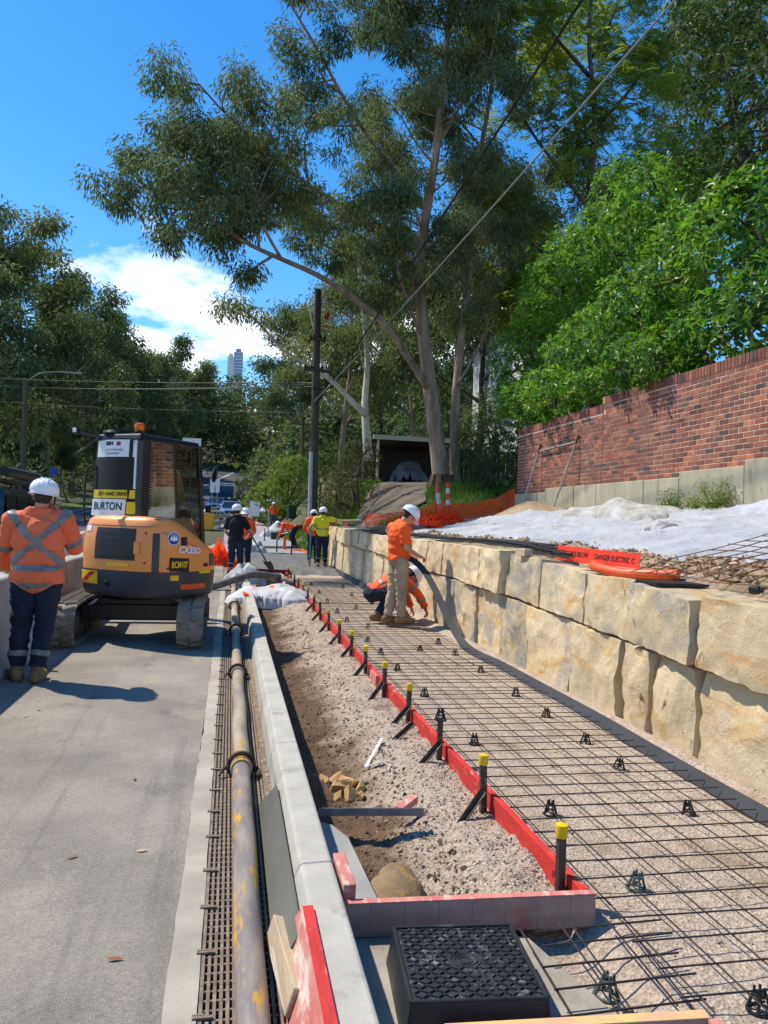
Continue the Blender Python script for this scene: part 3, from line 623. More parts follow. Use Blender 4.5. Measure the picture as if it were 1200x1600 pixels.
# mortar core: one piece per top level, just behind the brick faces
for ya, yb in ((BY0, 12.2), (12.2, 14.92), (14.92, BY1)):
    q = MB(); tz = top_z((ya + yb) / 2); q.b2(0.0045, 0.22, ya - BY0, yb - BY0, 2.38, tz); q.build('mortar_core', M_mortar, bw)
def brick_mesh(l, h, d): return MB().box((d / 2, l / 2, h / 2), (d, l, h)).mesh('brick', M_brick, bevel=0.004)
bm_full, bm_half = brick_mesh(0.226, 0.072, 0.10), brick_mesh(0.106, 0.072, 0.10)
bm_sold = brick_mesh(0.076, 0.165, 0.24)
places = []
nrow = 22
for r_ in range(nrow):
    z = Z0 - 0.086 + r_ * CH; y = BY0 + (0.12 if r_ % 2 else 0)
    if r_ % 2: places.append((bm_half, BY0 + .004, z))
    while y < BY1 - 0.05:
        full = y + 0.23 < BY1
        yc = y + 0.12
        if z > foot_top(yc) - 0.03 and z + 0.08 < top_z(yc) - 0.165 + 0.02: places.append((bm_full if full else bm_half, y + 0.006, z + 0.006))
        y += BL
y = BY0
while y < BY1 - .05:
    places.append((bm_sold, y + .003, top_z(y + .04) - 0.163)); y += 0.0865
def vis(p): return -(p[1] - BY0)                     # the ones nearest the viewer show largest; only those in frame (Y > 9.6)
order = sorted(range(len(places)), key=lambda i: (places[i][1] < 9.5, places[i][1]))
single = set(order[:300]); joined = MB()
for i, (me, y, z) in enumerate(places):
    dx = rnd.uniform(-.003, .001) - (0.012 if me is bm_sold else 0)
    if i in single:
        o = obj('brick', me, bw); o.location = (dx, y - BY0, z)
    else:
        d_ = {bm_full: (.226, .072, .10), bm_half: (.106, .072, .10), bm_sold: (.074, .165, .24)}[me]
        joined.box((dx + d_[2] / 2, y - BY0 + d_[0] / 2, z + d_[1] / 2), (d_[2], d_[0], d_[1]))
tag(joined.build('brickwork', M_brick, bw), kind='stuff')
q = MB(); q.b2(-0.004, 0.02, 14.905 - BY0, 14.925 - BY0, 2.5, 4.15); q.build('movement_joint', mat('joint_seal', S(120, 84, 52), rough=.8), bw)
q = MB(); q.b2(-0.02, 0.2, 14.80 - BY0, 14.90 - BY0, 4.17, 4.32); q.build('post_stub', mat('stub_timber', S(150, 130, 84), rough=.9), bw)

# ------------------------------------------------------------------ drain grates and the pump pipe on them
M_rust = mat('rusty_grate_steel', S(144, 128, 112), S(112, 98, 86), s=14, rough=0.85, metal=0.2, bump=0.3, bs=120, c3=S(150, 140, 128), s3=22, t3=0.55, w3=0.1)
GX0, GX1, GL = -0.042, 0.240, 0.998
def make_grate():
    t = thing('drain_grate', 'rusty slotted steel drain grate beside the pale timber offcut', 'grate', (0, 0, 0), 0, 'drain grates under the pump pipe')
    q = MB().b2(GX0, GX0 + 0.012, 0, GL, -0.03, 0.006); fr_ = q.mesh('side_bar', M_rust)
    obj('side_bar', fr_, t); o = obj('side_bar', fr_, t); o.location.x = GX1 - GX0 - 0.012
    bar = MB().b2(-0.0055, 0.0055, 0, GL, -0.028, 0.004).mesh('slot_bar', M_rust)
    n = 12
    for k in range(n):
        o = obj('slot_bar', bar, t); o.location.x = GX0 + 0.012 + (k + 0.75) * (GX1 - GX0 - 0.024) / (n + 0.5)
    q = MB()
    for k in range(20): q.b2(GX0 + 0.012, GX1 - 0.012, 0.02 + k * 0.05, 0.029 + k * 0.05, -0.026, 0.0005)
    q.build('cross_rib', M_rust, t)
    for yy in (0.18, 0.5, 0.82):
        q = MB(); q.b2(GX0 - 0.018, GX0 + 0.045, yy, yy + 0.012, 0.007, 0.014); q.b2(GX0 - 0.018, GX0 + 0.02, yy + .016, yy + 0.024, 0.007, 0.013); q.build('locking_clip', M_rust, t)
    return t
g0 = make_grate(); g0.location = (0, 1.6, 0)
for k in range(1, 16): c = dup(g0); c.location = (0, 1.6 + k * 1.0, 0); c['label'] = 'rusty slotted steel drain grate, ' + ORD[k] + ' in line after the one by the timber offcut'
def pipe_mat(name, a, c, yel, amt):
    return mat(name, a, c, s=6, rough=0.65, bump=0.45, bs=40, spec=.25, c3=yel, s3=13, t3=amt, w3=0.07, stretch=(1, 0.22, 1), lo=0.4, hi=0.6, bd=0.006)
PC = [pipe_mat('pipe_paint_worn', S(164, 154, 136), S(120, 113, 112), S(190, 146, 56), 0.525), pipe_mat('pipe_paint_grey', S(166, 156, 136), S(128, 120, 116), S(180, 146, 70), 0.555), pipe_mat('pipe_paint_beige', S(176, 164, 134), S(140, 130, 112), S(150, 120, 60), 0.62)]
M_coup = mat('rusty_clamp', S(96, 76, 60), S(66, 54, 46), s=20, rough=0.8, metal=0.4, bump=0.3, bs=90)
PX, PR = 0.119, 0.051
pl = ['pump pipe with yellow paint worn off, running past the grey board', 'grey beige pump pipe between its rusty clamps beside the long kerb', 'beige pump pipe next to the excavator track', 'beige pump pipe lying next to the white bulk bag', 'beige pump pipe at the feet of the man in the black shirt', 'pump pipe length close behind the photographer']
for k, (ya, yb, mi) in enumerate([(1.90, 4.70, 0), (4.70, 7.50, 1), (7.50, 10.26, 1), (10.26, 13.05, 2), (13.05, 17.6, 2), (-0.9, 1.90, 0)]):
    t = thing('pump_pipe', pl[k], 'pipe', (PX + rnd.uniform(-.006, .006), ya, 0.006 + PR), 0, 'pump pipe lengths on the drain')
    q = MB(); l_ = yb - ya
    q.tube([(0.004 * math.sin(i * 1.3 + k), l_ * i / 10, 0) for i in range(11)], PR, 24); q.build('tube', PC[mi], t, smooth=True)
    q = MB(); q.lathe([(PR, -.045), (PR + .012, -.04), (PR + .014, -.012), (PR + .008, -.008), (PR + .008, .008), (PR + .014, .012), (PR + .012, .04), (PR, .045)], (0, l_ - .05, 0), 24, 'y')
    c_ = q.build('collar', PC[mi], t, smooth=True)
    q = MB(); q.tube([((PR + .022) * math.sin(a), l_, (PR + .022) * math.cos(a)) for a in np.linspace(-2.3, 2.3, 22)], 0.016, 8)
    q.tube([(-(PR + .02), l_ - .01, .0), (-(PR + .055), l_ - .03, -.01), (-(PR + .075), l_ - .07, -.035)], [.014, .011, .008], 7)
    q.build('clamp', M_coup, t, smooth=True)
    q = MB(); q.tube([(PR + .018, l_ + .012, -.01), (PR + .045, l_ - .015, -.02), (PR + .055, l_ - .06, -.03), (PR + .04, l_ - .10, -.035)], [.012, .014, .012, .008], 7); q.build('clamp_lever', M_coup, t, smooth=True)

# ------------------------------------------------------------------ boards by the kerb
M_fc = mat('fibre_sheet', S(106, 106, 98), S(88, 88, 82), s=2, rough=0.85, bump=0.1, bs=60, stretch=(1, .4, 1))
q = MB(); q.add([(0.205, 2.62, 0.012), (0.205, 4.18, 0.012), (0.281, 4.02, 0.165), (0.281, 2.60, 0.160), (0.213, 2.62, 0.010), (0.213, 4.18, 0.010), (0.289, 4.02, 0.163), (0.289, 2.60, 0.158)],
    [(0, 1, 2, 3), (7, 6, 5, 4), (0, 4, 5, 1), (1, 5, 6, 2), (2, 6, 7, 3), (3, 7, 4, 0)])
tag(q.build('fibre_board', M_fc), 'thin dark grey fibre board leaning on the kerb face', 'board')
M_pine = mat('weathered_pine', S(196, 178, 148), S(160, 138, 106), s=6, rough=0.85, bump=0.3, bs=40, stretch=(3, .3, 3), c3=S(206, 202, 192), s3=6, t3=.52, w3=.1)
M_endg = mat('pine_end_grain', S(150, 104, 62), S(110, 74, 44), s=30, rough=0.9, bump=.3, bs=80)
R_ = Euler((RAD(-3), RAD(18), RAD(3))).to_matrix()
q = MB(); q.box((0.232, 2.60, 0.062), (0.042, 0.50, 0.088), R_); tag(q.build('timber_block', M_pine, bevel=.003), 'pale timber offcut wedged between the pump pipe and red board', 'timber')
M_red = mat('red_formply', S(206, 50, 42), S(178, 42, 36), s=9, rough=0.75, bump=0.3, bs=40, c3=S(222, 128, 112), s3=11, t3=.585, w3=.1, stretch=(2, .5, 2))
M_pink = mat('worn_pink_formply', S(206, 134, 122), S(186, 104, 96), s=7, rough=0.8, bump=0.25, bs=50, c3=S(218, 196, 180), s3=9, t3=.52, w3=.12, stretch=(2, .6, 2))
M_fgrey = mat('formply_face', S(178, 148, 136), S(154, 126, 116), s=6, rough=0.8, bump=.2, bs=40, c3=S(176, 96, 88), s3=5, t3=.58, w3=.15)
q = MB(); q.add([(0.225, 1.9, .012), (0.225, 2.74, .012), (0.262, 2.76, .10), (0.292, 2.66, .215), (0.292, 1.9, .215)] + [(0.262, 1.9, .010), (0.262, 2.74, .010), (0.300, 2.76, .098), (0.329, 2.66, .217), (0.329, 1.9, .217)],
    [(0, 1, 2, 3, 4), (9, 8, 7, 6, 5), (0, 5, 6, 1), (1, 6, 7, 2), (2, 7, 8, 3), (4, 3, 8, 9), (0, 4, 9, 5)], 0)
q.m = [1, 1, 0, 0, 0, 0, 0]
tag(q.build('red_formwork_board', [M_red, M_pink]), 'red edged formwork board leaning on the kerb beside the timber offcut', 'board')
q = MB(); q.bar((0.492, 2.87, 0.125), (0.484, 3.12, 0.14), 0.048, 0.11); tag(q.build('timber_packer', M_pink, bevel=.003), 'short pink timber packer standing against the back of the kerb', 'timber')

# ------------------------------------------------------------------ formwork
def board(name, p0, p1, w, h, mats, label, cat='board', kerfs=0, group=None):
    p0, p1 = Vector(p0), Vector(p1); t = thing(name, label, cat, p0, 0, group); d = p1 - p0
    q = MB(); q.bar((0, 0, h / 2), (d.x, d.y, d.z + h / 2), w, h); o = q.build('plank', mats, t, bevel=.0025)
    if kerfs:
        dn, s_, u_ = _frame(d)
        for k in range(kerfs):
            c_ = d * ((k + .8) / (kerfs + .6)); MB().bar(c_ + s_ * (w / 2 - .001) + Vector((0, 0, .002)), c_ + s_ * (w / 2 - .001) + Vector((0, 0, h * .98)), .0022, .0026, up=d).build('saw_kerf', mat('kerf_shadow', S(132, 104, 94), rough=.9), t)
    return t
M_top = [M_fgrey]
t = board('cross_formwork_board', (0.462, 2.845, 0.0), (1.452, 2.80, 0.0), 0.036, 0.125, M_fgrey, 'pinkish formwork board with saw cuts crossing behind the black pit lid', kerfs=7)
q = MB(); q.bar((0, 0, .127), (.99, -.045, .127), .034, .004); q.build('painted_edge', M_pink, t)
M_yp = mat('yellow_pink_edge', S(214, 150, 130), S(206, 186, 110), s=5, rough=.8, c3=S(200, 92, 86), s3=6, t3=.55, w3=.1)
t = board('near_formwork_board', (0.66, 2.135, -0.02), (1.47, 2.085, -0.02), 0.04, 0.12, M_fgrey, 'formwork board with yellow and pink top edge in front of the pit lid')
q = MB(); q.bar((0, 0, .122), (.80, -.05, .122), .038, .004); q.build('painted_edge', M_yp, t)
t = board('return_formwork_board', (1.465, 2.06, -0.02), (1.43, 1.2, -0.02), 0.036, 0.12, M_fgrey, 'short return of the formwork beside the loose reinforcing mesh')
q = MB(); q.bar((0, 0, .122), (-.035, -.86, .122), .034, .004); q.build('painted_edge', M_pink, t)
fl = ['red formwork board nearest the black pit lid, lettered in black', 'red formwork board beside the pegs in the middle of the trench', 'red formwork board along the gravel opposite the kneeling man', 'faded red formwork board close to the white bulk bag']
for k, (ya, yb, xa, xb) in enumerate([(2.825, 7.1, 1.428, 1.412), (7.1, 10.9, 1.412, 1.42), (10.9, 14.9, 1.425, 1.46), (14.9, 20.4, 1.465, 1.50)]):
    t = board('red_formwork_plank', (xa, ya + .003, -0.005), (xb, yb - .003, 0.0), 0.034, 0.132, M_red, fl[k], group='red formwork boards')
    if k == 0:
        text('lettering', 'FORM', 0.05, mat('stencil_ink', S(60, 14, 12), rough=.8), t, rect_frame((-0.0185, 0.19, 0.07), (0, -1, 0), (0, 0, 1)), .0004, 1.2, 0, .001)
q = MB(); q.bar((1.385, 6.98, 0.07), (1.383, 7.26, 0.07), .03, .11); tag(q.build('joint_packer', M_pink, bevel=.003), 'pale pink packer nailed over the joint of the red boards', 'timber')
for (ya, yb, xa, xb, z_) in [(17.3, 17.32, 0.62, 1.55, .0)]:
    t = board('end_formwork_board', (0.60, 21.2, 0.0), (1.66, 20.9, 0.0), 0.036, 0.15, mat('dark_red_formply', S(160, 34, 30), S(136, 30, 28), s=5, rough=.7), 'dark red formwork board between the kerb and the fresh concrete')
# pegs
M_steel = mat('dull_steel', S(92, 86, 80), S(66, 62, 58), s=16, rough=.6, metal=.55, bump=.25, bs=80, c3=S(128, 120, 112), s3=18, t3=.56, w3=.1)
M_cap = mat('yellow_cap_plastic', S(232, 200, 28), S(216, 182, 20), s=6, rough=.45)
q = MB(); q.bar((0, 0, -.12), (0, 0, .30), .034, .03); stake_me = q.mesh('peg_shaft', M_steel, bevel=.003)
q = MB(); q.lathe([(.024, 0), (.025, .01), (.027, .045), (.0255, .052), (.006, .056)], n=18); cap_me = q.mesh('safety_cap', M_cap, smooth=True)
q = MB(); q.bar((0, 0, 0), (0, 0, .24), .030, .006); q.bar((.012, .014, 0), (.012, .014, .24), .006, .03); brace_me = q.mesh('brace_bar', M_steel, bevel=.0015)
def stand_z(x, y): return soil_h(x, y)
chair_spots_on_peg = None
for k, (Y, capd, x) in enumerate([(2.96, 1, 1.382), (3.90, 1, 1.372), (4.76, 0, 1.366), (5.68, 1, 1.372), (6.60, 1, 1.372), (7.50, 1, 1.37), (8.45, 1, 1.37), (9.42, 1, 1.375), (10.5, 1, 1.38), (11.6, 0, 1.39), (12.7, 1, 1.40), (13.8, 1, 1.41), (14.9, 1, 1.43), (16.0, 0, 1.44), (17.1, 0, 1.45), (18.3, 1, 1.46), (19.4, 1, 1.47)]):
    oo = ', ' + ORD[k] + ' peg from the pit lid'
    lab = 'steel peg with yellow cap behind the red formwork' + oo if capd else ('bare steel peg with a bar chair set on its top' if k == 2 else 'bare steel peg behind the red formwork' + oo)
    t = thing('formwork_peg', lab, 'peg', (x, Y, 0.0), rnd.uniform(-.2, .2), 'pegs along the red formwork'); t.rotation_euler = (RAD(rnd.uniform(-4, 4)), RAD(rnd.uniform(-3, 3)), rnd.uniform(-.3, .3))
    obj('shaft', stake_me, t)
    if capd: o = obj('safety_cap', cap_me, t); o.location = (0, 0, .275 + rnd.uniform(-.01, .008)); o.rotation_euler = (rnd.uniform(-.08, .08), rnd.uniform(-.08, .08), 0)
    if k > 0:
        p0 = Vector((x - 0.15, Y - 0.06 + rnd.uniform(-.04, .02), soil_h(x - .15, Y) - .05)); p1 = Vector((x - 0.015, Y - 0.03, 0.13))
        o = tag(obj('formwork_brace', brace_me), 'short steel strut leaning on the ' + ORD[k] + ' peg from the pit lid', 'strut', 'struts along the red formwork'); o.location = p0
        o.rotation_euler = (p1 - p0).to_track_quat('Z', 'Y').to_euler()
o = tag(obj('formwork_brace', brace_me), 'short steel strut leaning on the red board between two pegs', 'strut', 'struts along the red formwork')
p0 = Vector((1.16, 5.30, -.03)); p1 = Vector((1.36, 5.36, .12)); o.location = p0; o.rotation_euler = (p1 - p0).to_track_quat('Z', 'Y').to_euler()

# ------------------------------------------------------------------ reinforcing mesh and bar chairs
M_bar = mat('mesh_bar_steel', S(74, 66, 66), S(56, 50, 52), s=20, rough=.65, metal=.4, c3=S(112, 78, 58), s3=14, t3=.62, w3=.1)
def bar_mesh(l, r): return MB().tube([(0, 0, 0), (0, l * .33, 0), (0, l * .67, 0), (0, l, 0)], r, 6).mesh('mesh_bar', M_bar, smooth=True)
LB, CB = bar_mesh(5.9, .0034), bar_mesh(1.36, .0034)
ml = ['grey reinforcing mesh sheet lying in front of the near sandstone blocks', 'reinforcing mesh sheet under the feet of the man in khaki trousers', 'reinforcing mesh sheet running up to the fresh concrete']
for k, (ya, zb) in enumerate([(2.12, .062), (7.75, .070), (13.4, .066)]):
    t = thing('reinforcing_mesh', ml[k], 'steel mesh', (1.47, ya, zb), RAD(-0.25), 'reinforcing mesh sheets')
    for i in range(8):
        o = obj('long_bar', LB, t); o.location = (0.06 + i * 0.174, rnd.uniform(-.03, .03), rnd.uniform(-.002, .002)); o.rotation_euler = (rnd.uniform(-.001, .001), 0, rnd.uniform(-.002, .002))
    for i in range(36):
        o = obj('cross_bar', CB, t); o.location = (rnd.uniform(-.015, .015), 0.1 + i * 0.162, .0068 + rnd.uniform(-.002, .003)); o.rotation_euler = (rnd.uniform(-.006, .006), 0, RAD(-90) + rnd.uniform(-.006, .006))
t = thing('mesh_offcut', 'small loose mesh offcut lapping over the slab beside the pit', 'steel mesh', (1.09, 2.16, .045))
S5, S6 = bar_mesh(.52, .0038), bar_mesh(.50, .0038)
for x_, y_ in ((.0, .02), (.17, .05), (.20, .03), (.36, .06), (.40, .02)): o = obj('long_bar', S6, t); o.location = (x_, y_, 0); o.rotation_euler = (0.05, 0, rnd.uniform(-.05, .02))
for i, y_ in enumerate((.04, .17, .29, .41, .50)): o = obj('cross_bar', S5, t); o.location = (-.06 + .02 * (i % 2) + .03 * i, y_, .012 + .02 * y_); o.rotation_euler = (0, 0, RAD(-88))
M_chairb = mat('black_chair_plastic', S(34, 38, 40), S(26, 29, 31), s=8, rough=.5)
M_chairg = mat('grey_green_chair_plastic', S(82, 96, 92), S(66, 78, 76), s=8, rough=.55)
def chair_mesh(m, k=1.0):
    q = MB(); q.lathe([(.030 * k, .0), (.042 * k, .0), (.042 * k, .006), (.030 * k, .006), (.030 * k, .0)], n=20, caps=False)
    for i in range(4):
        a = RAD(45 + 90 * i); c_, s_ = math.cos(a), math.sin(a)
        q.tube([(c_ * .036 * k, s_ * .036 * k, .003), (c_ * .027 * k, s_ * .027 * k, .03), (c_ * .019 * k, s_ * .019 * k, .058)], [.0065, .0055, .005], 6)
        q.box((c_ * .016 * k, s_ * .016 * k, .066), (.008, .008, .022), Matrix.Rotation(a, 3, 'Z'))
    q.lathe([(.010 * k, .048), (.024 * k, .050), (.024 * k, .057), (.010 * k, .057), (.010 * k, .048)], n=14, caps=False)
    q.tube([(-.021, 0, .028), (.021, 0, .028)], .004, 5); q.tube([(0, -.021, .028), (0, .021, .028)], .004, 5)
    return q.mesh('bar_chair', m, smooth=True)
ch_b, ch_g = chair_mesh(M_chairb), chair_mesh(M_chairg, 1.1)
spots = [(1.73, 2.20, 0), (1.73, 3.85, 0), (2.52, 3.81, 0), (2.52, 4.58, 0), (1.73, 5.15, 0), (2.55, 5.12, 0), (2.57, 5.86, 0), (1.74, 6.6, 0), (2.59, 6.59, 0), (2.62, 7.67, 0), (1.76, 7.8, 0), (2.64, 8.66, 0), (2.66, 9.5, 0), (1.76, 8.7, 0), (1.78, 9.7, 0), (1.6, 9.9, 0), (2.3, 9.0, 0), (2.0, 10.9, 0), (1.8, 11.6, 0), (2.6, 12.4, 0), (1.8, 12.7, 0), (2.2, 13.2, 0), (2.62, 14.0, 0), (1.82, 14.2, 0), (2.5, 15.6, 0), (1.86, 15.9, 0), (2.55, 17.2, 0), (1.9, 17.8, 0)]
cnt_ = [0, 0]
for x_, y_, _ in sorted(spots, key=lambda q: q[1]):
    w_ = int(x_ > 2.1); cnt_[w_] += 1
    o = tag(obj('bar_chair', ch_b), 'black plastic bar chair, ' + ORD[cnt_[w_] - 1] + (' along the block wall side of the mesh' if w_ else ' along the red formwork side of the mesh'), 'bar chair', 'black bar chairs under the mesh'); o.location = (x_, y_, bed_h(x_, y_) - .002); o.rotation_euler = (rnd.uniform(-.1, .1), rnd.uniform(-.1, .1), rnd.uniform(0, 3))
for x_, y_, l_ in ((1.765, 3.03, 'grey green bar chair in the mesh opposite the cross board'), (1.29, 2.38, 'large grey green bar chair under the mesh offcut by the pit')):
    o = tag(obj('bar_chair', ch_g), l_, 'bar chair'); o.location = (x_, y_, (bed_h(x_, y_) if x_ > 1.4 else -.012)); o.rotation_euler = (.05, .1, .6)
o = tag(obj('bar_chair', ch_b), 'black bar chair perched on top of the bare peg', 'bar chair'); o.location = (1.366, 4.76, .292)

# ------------------------------------------------------------------ pit with tread plate lid
pit = thing('access_pit', 'square black plastic pit with raised tread pattern lid', 'pit', (0.805, 2.415, 0.0), RAD(-5))
M_pit = mat('black_pit_plastic', S(44, 46, 50), S(30, 32, 35), s=6, rough=.45, bump=.15, bs=60, c3=S(92, 88, 80), s3=5, t3=.62, w3=.12)
M_lid = mat('worn_black_lid', S(46, 48, 52), S(34, 36, 40), s=9, rough=.5, bump=.2, bs=50, c3=S(128, 124, 116), s3=14, t3=.56, w3=.12)
q = MB(); hw = .212
q.prism([(-hw - .035, -hw - .03), (hw + .03, -hw - .03), (hw + .03, hw + .03), (-hw - .035, hw + .03)], -.10, .125, 'z', taper=[(-hw, -hw), (hw, -hw), (hw, hw), (-hw, hw)]); q.build('body', M_pit, pit, bevel=.006, seg=2)
q = MB(); q.b2(-.25, -.215, -.24, -.19, 0, .012); q.b2(.20, .245, -.245, -.20, 0, .014); q.build('foot_flange', M_pit, pit, bevel=.003)
q = MB()
for a, c in (((-hw, -hw), (hw, -hw)), ((hw, -hw), (hw, hw)), ((hw, hw), (-hw, hw)), ((-hw, hw), (-hw, -hw))):
    q.bar((a[0] * .985, a[1] * .985, .128), (c[0] * .985, c[1] * .985, .128), .012, .010)
q.build('rim', M_pit, pit, bevel=.002)
q = MB(); q.b2(-.200, .200, -.200, .200, .10, .1275); lid = q.build('lid', M_lid, pit, bevel=.003)
q = MB(); n_ = 17
for i in range(n_):
    for j in range(n_):
        x_, y_ = -.185 + .37 * i / (n_ - 1), -.185 + .37 * j / (n_ - 1)
        if x_ ** 2 / .0030 + y_ ** 2 / .0022 < 1: continue
        R_ = Matrix.Rotation(RAD(38 if (i + j) % 2 else -38), 3, 'Z'); q.box((x_, y_, .130), (.024, .0075, .007), R_, taper=(.8, .55))
tag(q.build('tread', M_lid, lid), kind='stuff')
q = MB()
for k_ in (1.0, .74, .48): q.tube([(.050 * k_ * math.cos(a), .042 * k_ * math.sin(a), .128) for a in np.linspace(0, 2 * math.pi, 25)], .003, 5, caps=False)
q.build('oval_emblem', M_lid, lid)

# ------------------------------------------------------------------ foam joint strip along the wall foot
M_foam = mat('black_foam_strip', S(50, 53, 58), S(42, 45, 49), s=3, rough=.75, bump=.1, bs=80)
def ribbon(pts, ups, w, th):
    q = MB(); n = len(pts); vs = []
    for i, (p, u) in enumerate(zip(pts, ups)):
        p, u = Vector(p), Vector(u).normalized(); d = (Vector(pts[min(i + 1, n - 1)]) - Vector(pts[max(i - 1, 0)])).normalized(); s_ = d.cross(u).normalized(); u = s_.cross(d)
        vs += [p - s_ * th / 2, p + s_ * th / 2, p + s_ * th / 2 + u * w, p - s_ * th / 2 + u * w]
    fs = [(0, 1, 2, 3), (4 * n - 1, 4 * n - 2, 4 * n - 3, 4 * n - 4)]
    for i in range(n - 1):
        for k in range(4): a, b_ = 4 * i + k, 4 * i + (k + 1) % 4; fs.append((a, a + 4, b_ + 4, b_))
    return q.add(vs, fs)
def dense(pts, n):
    P = np.array(pts, float); t = np.linspace(0, len(P) - 1, n); out_ = []
    for s_ in t:
        i = min(int(s_), len(P) - 2); f = s_ - i; p0, p1, p2, p3 = P[max(i - 1, 0)], P[i], P[i + 1], P[min(i + 2, len(P) - 1)]
        out_.append(0.5 * ((2 * p1) + (-p0 + p2) * f + (2 * p0 - 5 * p1 + 4 * p2 - p3) * f * f + (-p0 + 3 * p1 - 3 * p2 + p3) * f ** 3))
    return [Vector(x) for x in out_]
fp = dense([(2.86, .8, .02), (2.84, 2.4, .02), (2.82, 3.8, .02), (2.84, 4.8, .02), (2.87, 5.6, .02), (2.87, 6.8, .02), (2.87, 7.9, .02), (2.84, 8.7, .015), (2.84, 9.3, .09), (2.80, 9.8, .34), (2.76, 10.25, .62), (2.70, 10.62, .84), (2.62, 10.9, .965), (2.52, 11.02, 1.0)], 90)
fu = [Vector((.75, 0, .8)) if p.y < 8.6 else Vector((.9, 0.35, .5)).lerp(Vector((.75, 0, .8)), max(0, (9.6 - p.y))) for p in fp]
foam_near = tag(ribbon(fp, fu, .092, .012).build('foam_strip', M_foam, smooth=True, ang=30), 'long dark grey foam strip curving up into the hands of the man in khaki', 'foam strip')
fp = dense([(2.74, 11.9, .01), (2.90, 13.2, .012), (2.93, 15, .012), (2.95, 18, .02), (2.97, 22, .03)], 40)
tag(ribbon(fp, [Vector((.6, 0, 1))] * 40, .15, .012).build('foam_strip', M_foam, smooth=True, ang=30), 'foam strip set against the wall foot beyond the kneeling man', 'foam strip')

# ------------------------------------------------------------------ loose things in the trench
q = MB(); q.bar((0.50, 3.97, .03), (1.03, 3.86, .05), .05, .006); q.bar((0.50, 3.945, .047), (1.03, 3.836, .067), .006, .04)
tag(q.build('steel_angle', mat('galv_angle', S(132, 136, 142), S(104, 108, 114), s=12, rough=.45, metal=.25)), 'grey steel angle lying across the trench from the kerb', 'steel bar')
q = MB(); q.box((0.985, 4.03, .035), (.045, .17, .04), Euler((0.1, 0.05, -.75)).to_matrix()); tag(q.build('timber_offcut', M_pink, bevel=.002), 'small pink timber offcut on the gravel behind the steel angle', 'timber')
def rock(c, r, seed, m, name, label, cat, sub=3, amp=.28, flat=.75, group=None, smooth=False):
    bm = bmesh.new(); rr_ = random.Random(seed)
    if smooth: bmesh.ops.create_icosphere(bm, subdivisions=sub, radius=1)
    else:                                             # angular broken stone: the hull of a few points
        for _ in range(13): u_ = Vector((rr_.gauss(0, 1), rr_.gauss(0, 1), rr_.gauss(0, 1))).normalized(); bm.verts.new(u_ * rr_.uniform(.85, 1.15))
        h_ = bmesh.ops.convex_hull(bm, input=bm.verts); bmesh.ops.delete(bm, geom=[x for x in h_['geom_interior'] if isinstance(x, bmesh.types.BMVert)], context='VERTS'); bmesh.ops.bevel(bm, geom=list(bm.edges), offset=.06, segments=1, affect='EDGES')
    for v in bm.verts:
        k = 1 + amp * fbm(v.co * 1.1 + Vector((seed, 0, 0)), 3); v.co = Vector((v.co.x * r[0] * k, v.co.y * r[1] * k, v.co.z * r[2] * k))
    me = bpy.data.meshes.new(name); bm.to_mesh(me); bm.free(); me.materials.append(m)
    if smooth: me.polygons.foreach_set('use_smooth', [True] * len(me.polygons))
    o = obj(name, me); o.location = c; o.rotation_euler = (seed, seed * 2, seed * 3); return tag(o, label, cat, group)
M_rock = mat('tan_sandstone_rubble', S(204, 170, 116), S(168, 136, 92), s=5, rough=.95, bump=.5, bs=30, rand=.12)
M_sack = mat('muddy_sandbag', S(150, 128, 94), S(112, 96, 70), s=6, rough=.95, bump=.5, bs=60, c3=S(160, 128, 76), s3=6, t3=.58, w3=.1)
sb = rock((0.775, 3.34, -.105), (.13, .22, .075), 2.2, M_sack, 'sandbag', 'muddy brown sandbag lying beside the kerb footing', 'sandbag', 4, .16, 1, None, True); sb.rotation_euler = (0.05, .1, -.35)
for k, (x_, y_, s_) in enumerate([(.66, 4.95, .065), (.74, 4.98, .075), (.80, 4.88, .085), (.86, 4.72, .075), (.72, 4.76, .08), (.79, 4.66, .07), (.84, 4.60, .045), (.70, 4.62, .05)]):
    rock((x_, y_, soil_h(x_, y_) + s_ * .25), (s_, s_ * .8, s_ * .6), k * 1.37 + .4, M_rock, 'broken_stone', 'tan broken sandstone lump in the pile on the trench floor', 'stone', 2, .35, group='broken stones in the trench')
M_wp = mat('white_plastic', S(225, 226, 228), rough=.4)
q = MB(); q.bar((.93, 4.98, soil_h(.93, 4.98) + .03), (1.10, 5.30, soil_h(1.10, 5.3) + .03), .02, .004); q.bar((.93, 4.98, soil_h(.93, 4.98) + .03), (1.03, 4.92, soil_h(1.03, 4.92) + .03), .018, .004); tag(q.build('plastic_strip', M_wp), 'bent white plastic strip on the gravel slope', 'plastic strip')
q = MB(); q.lathe([(.012, .0), (.036, .0), (.036, .010), (.012, .010)], (0, 0, 0), 20); o = tag(q.build('rubber_washer', M_chairb, smooth=True), 'flat black round disc on the soil behind the cross board', 'disc'); o.location = (.885, 3.02, soil_h(.885, 3.02) + .004)
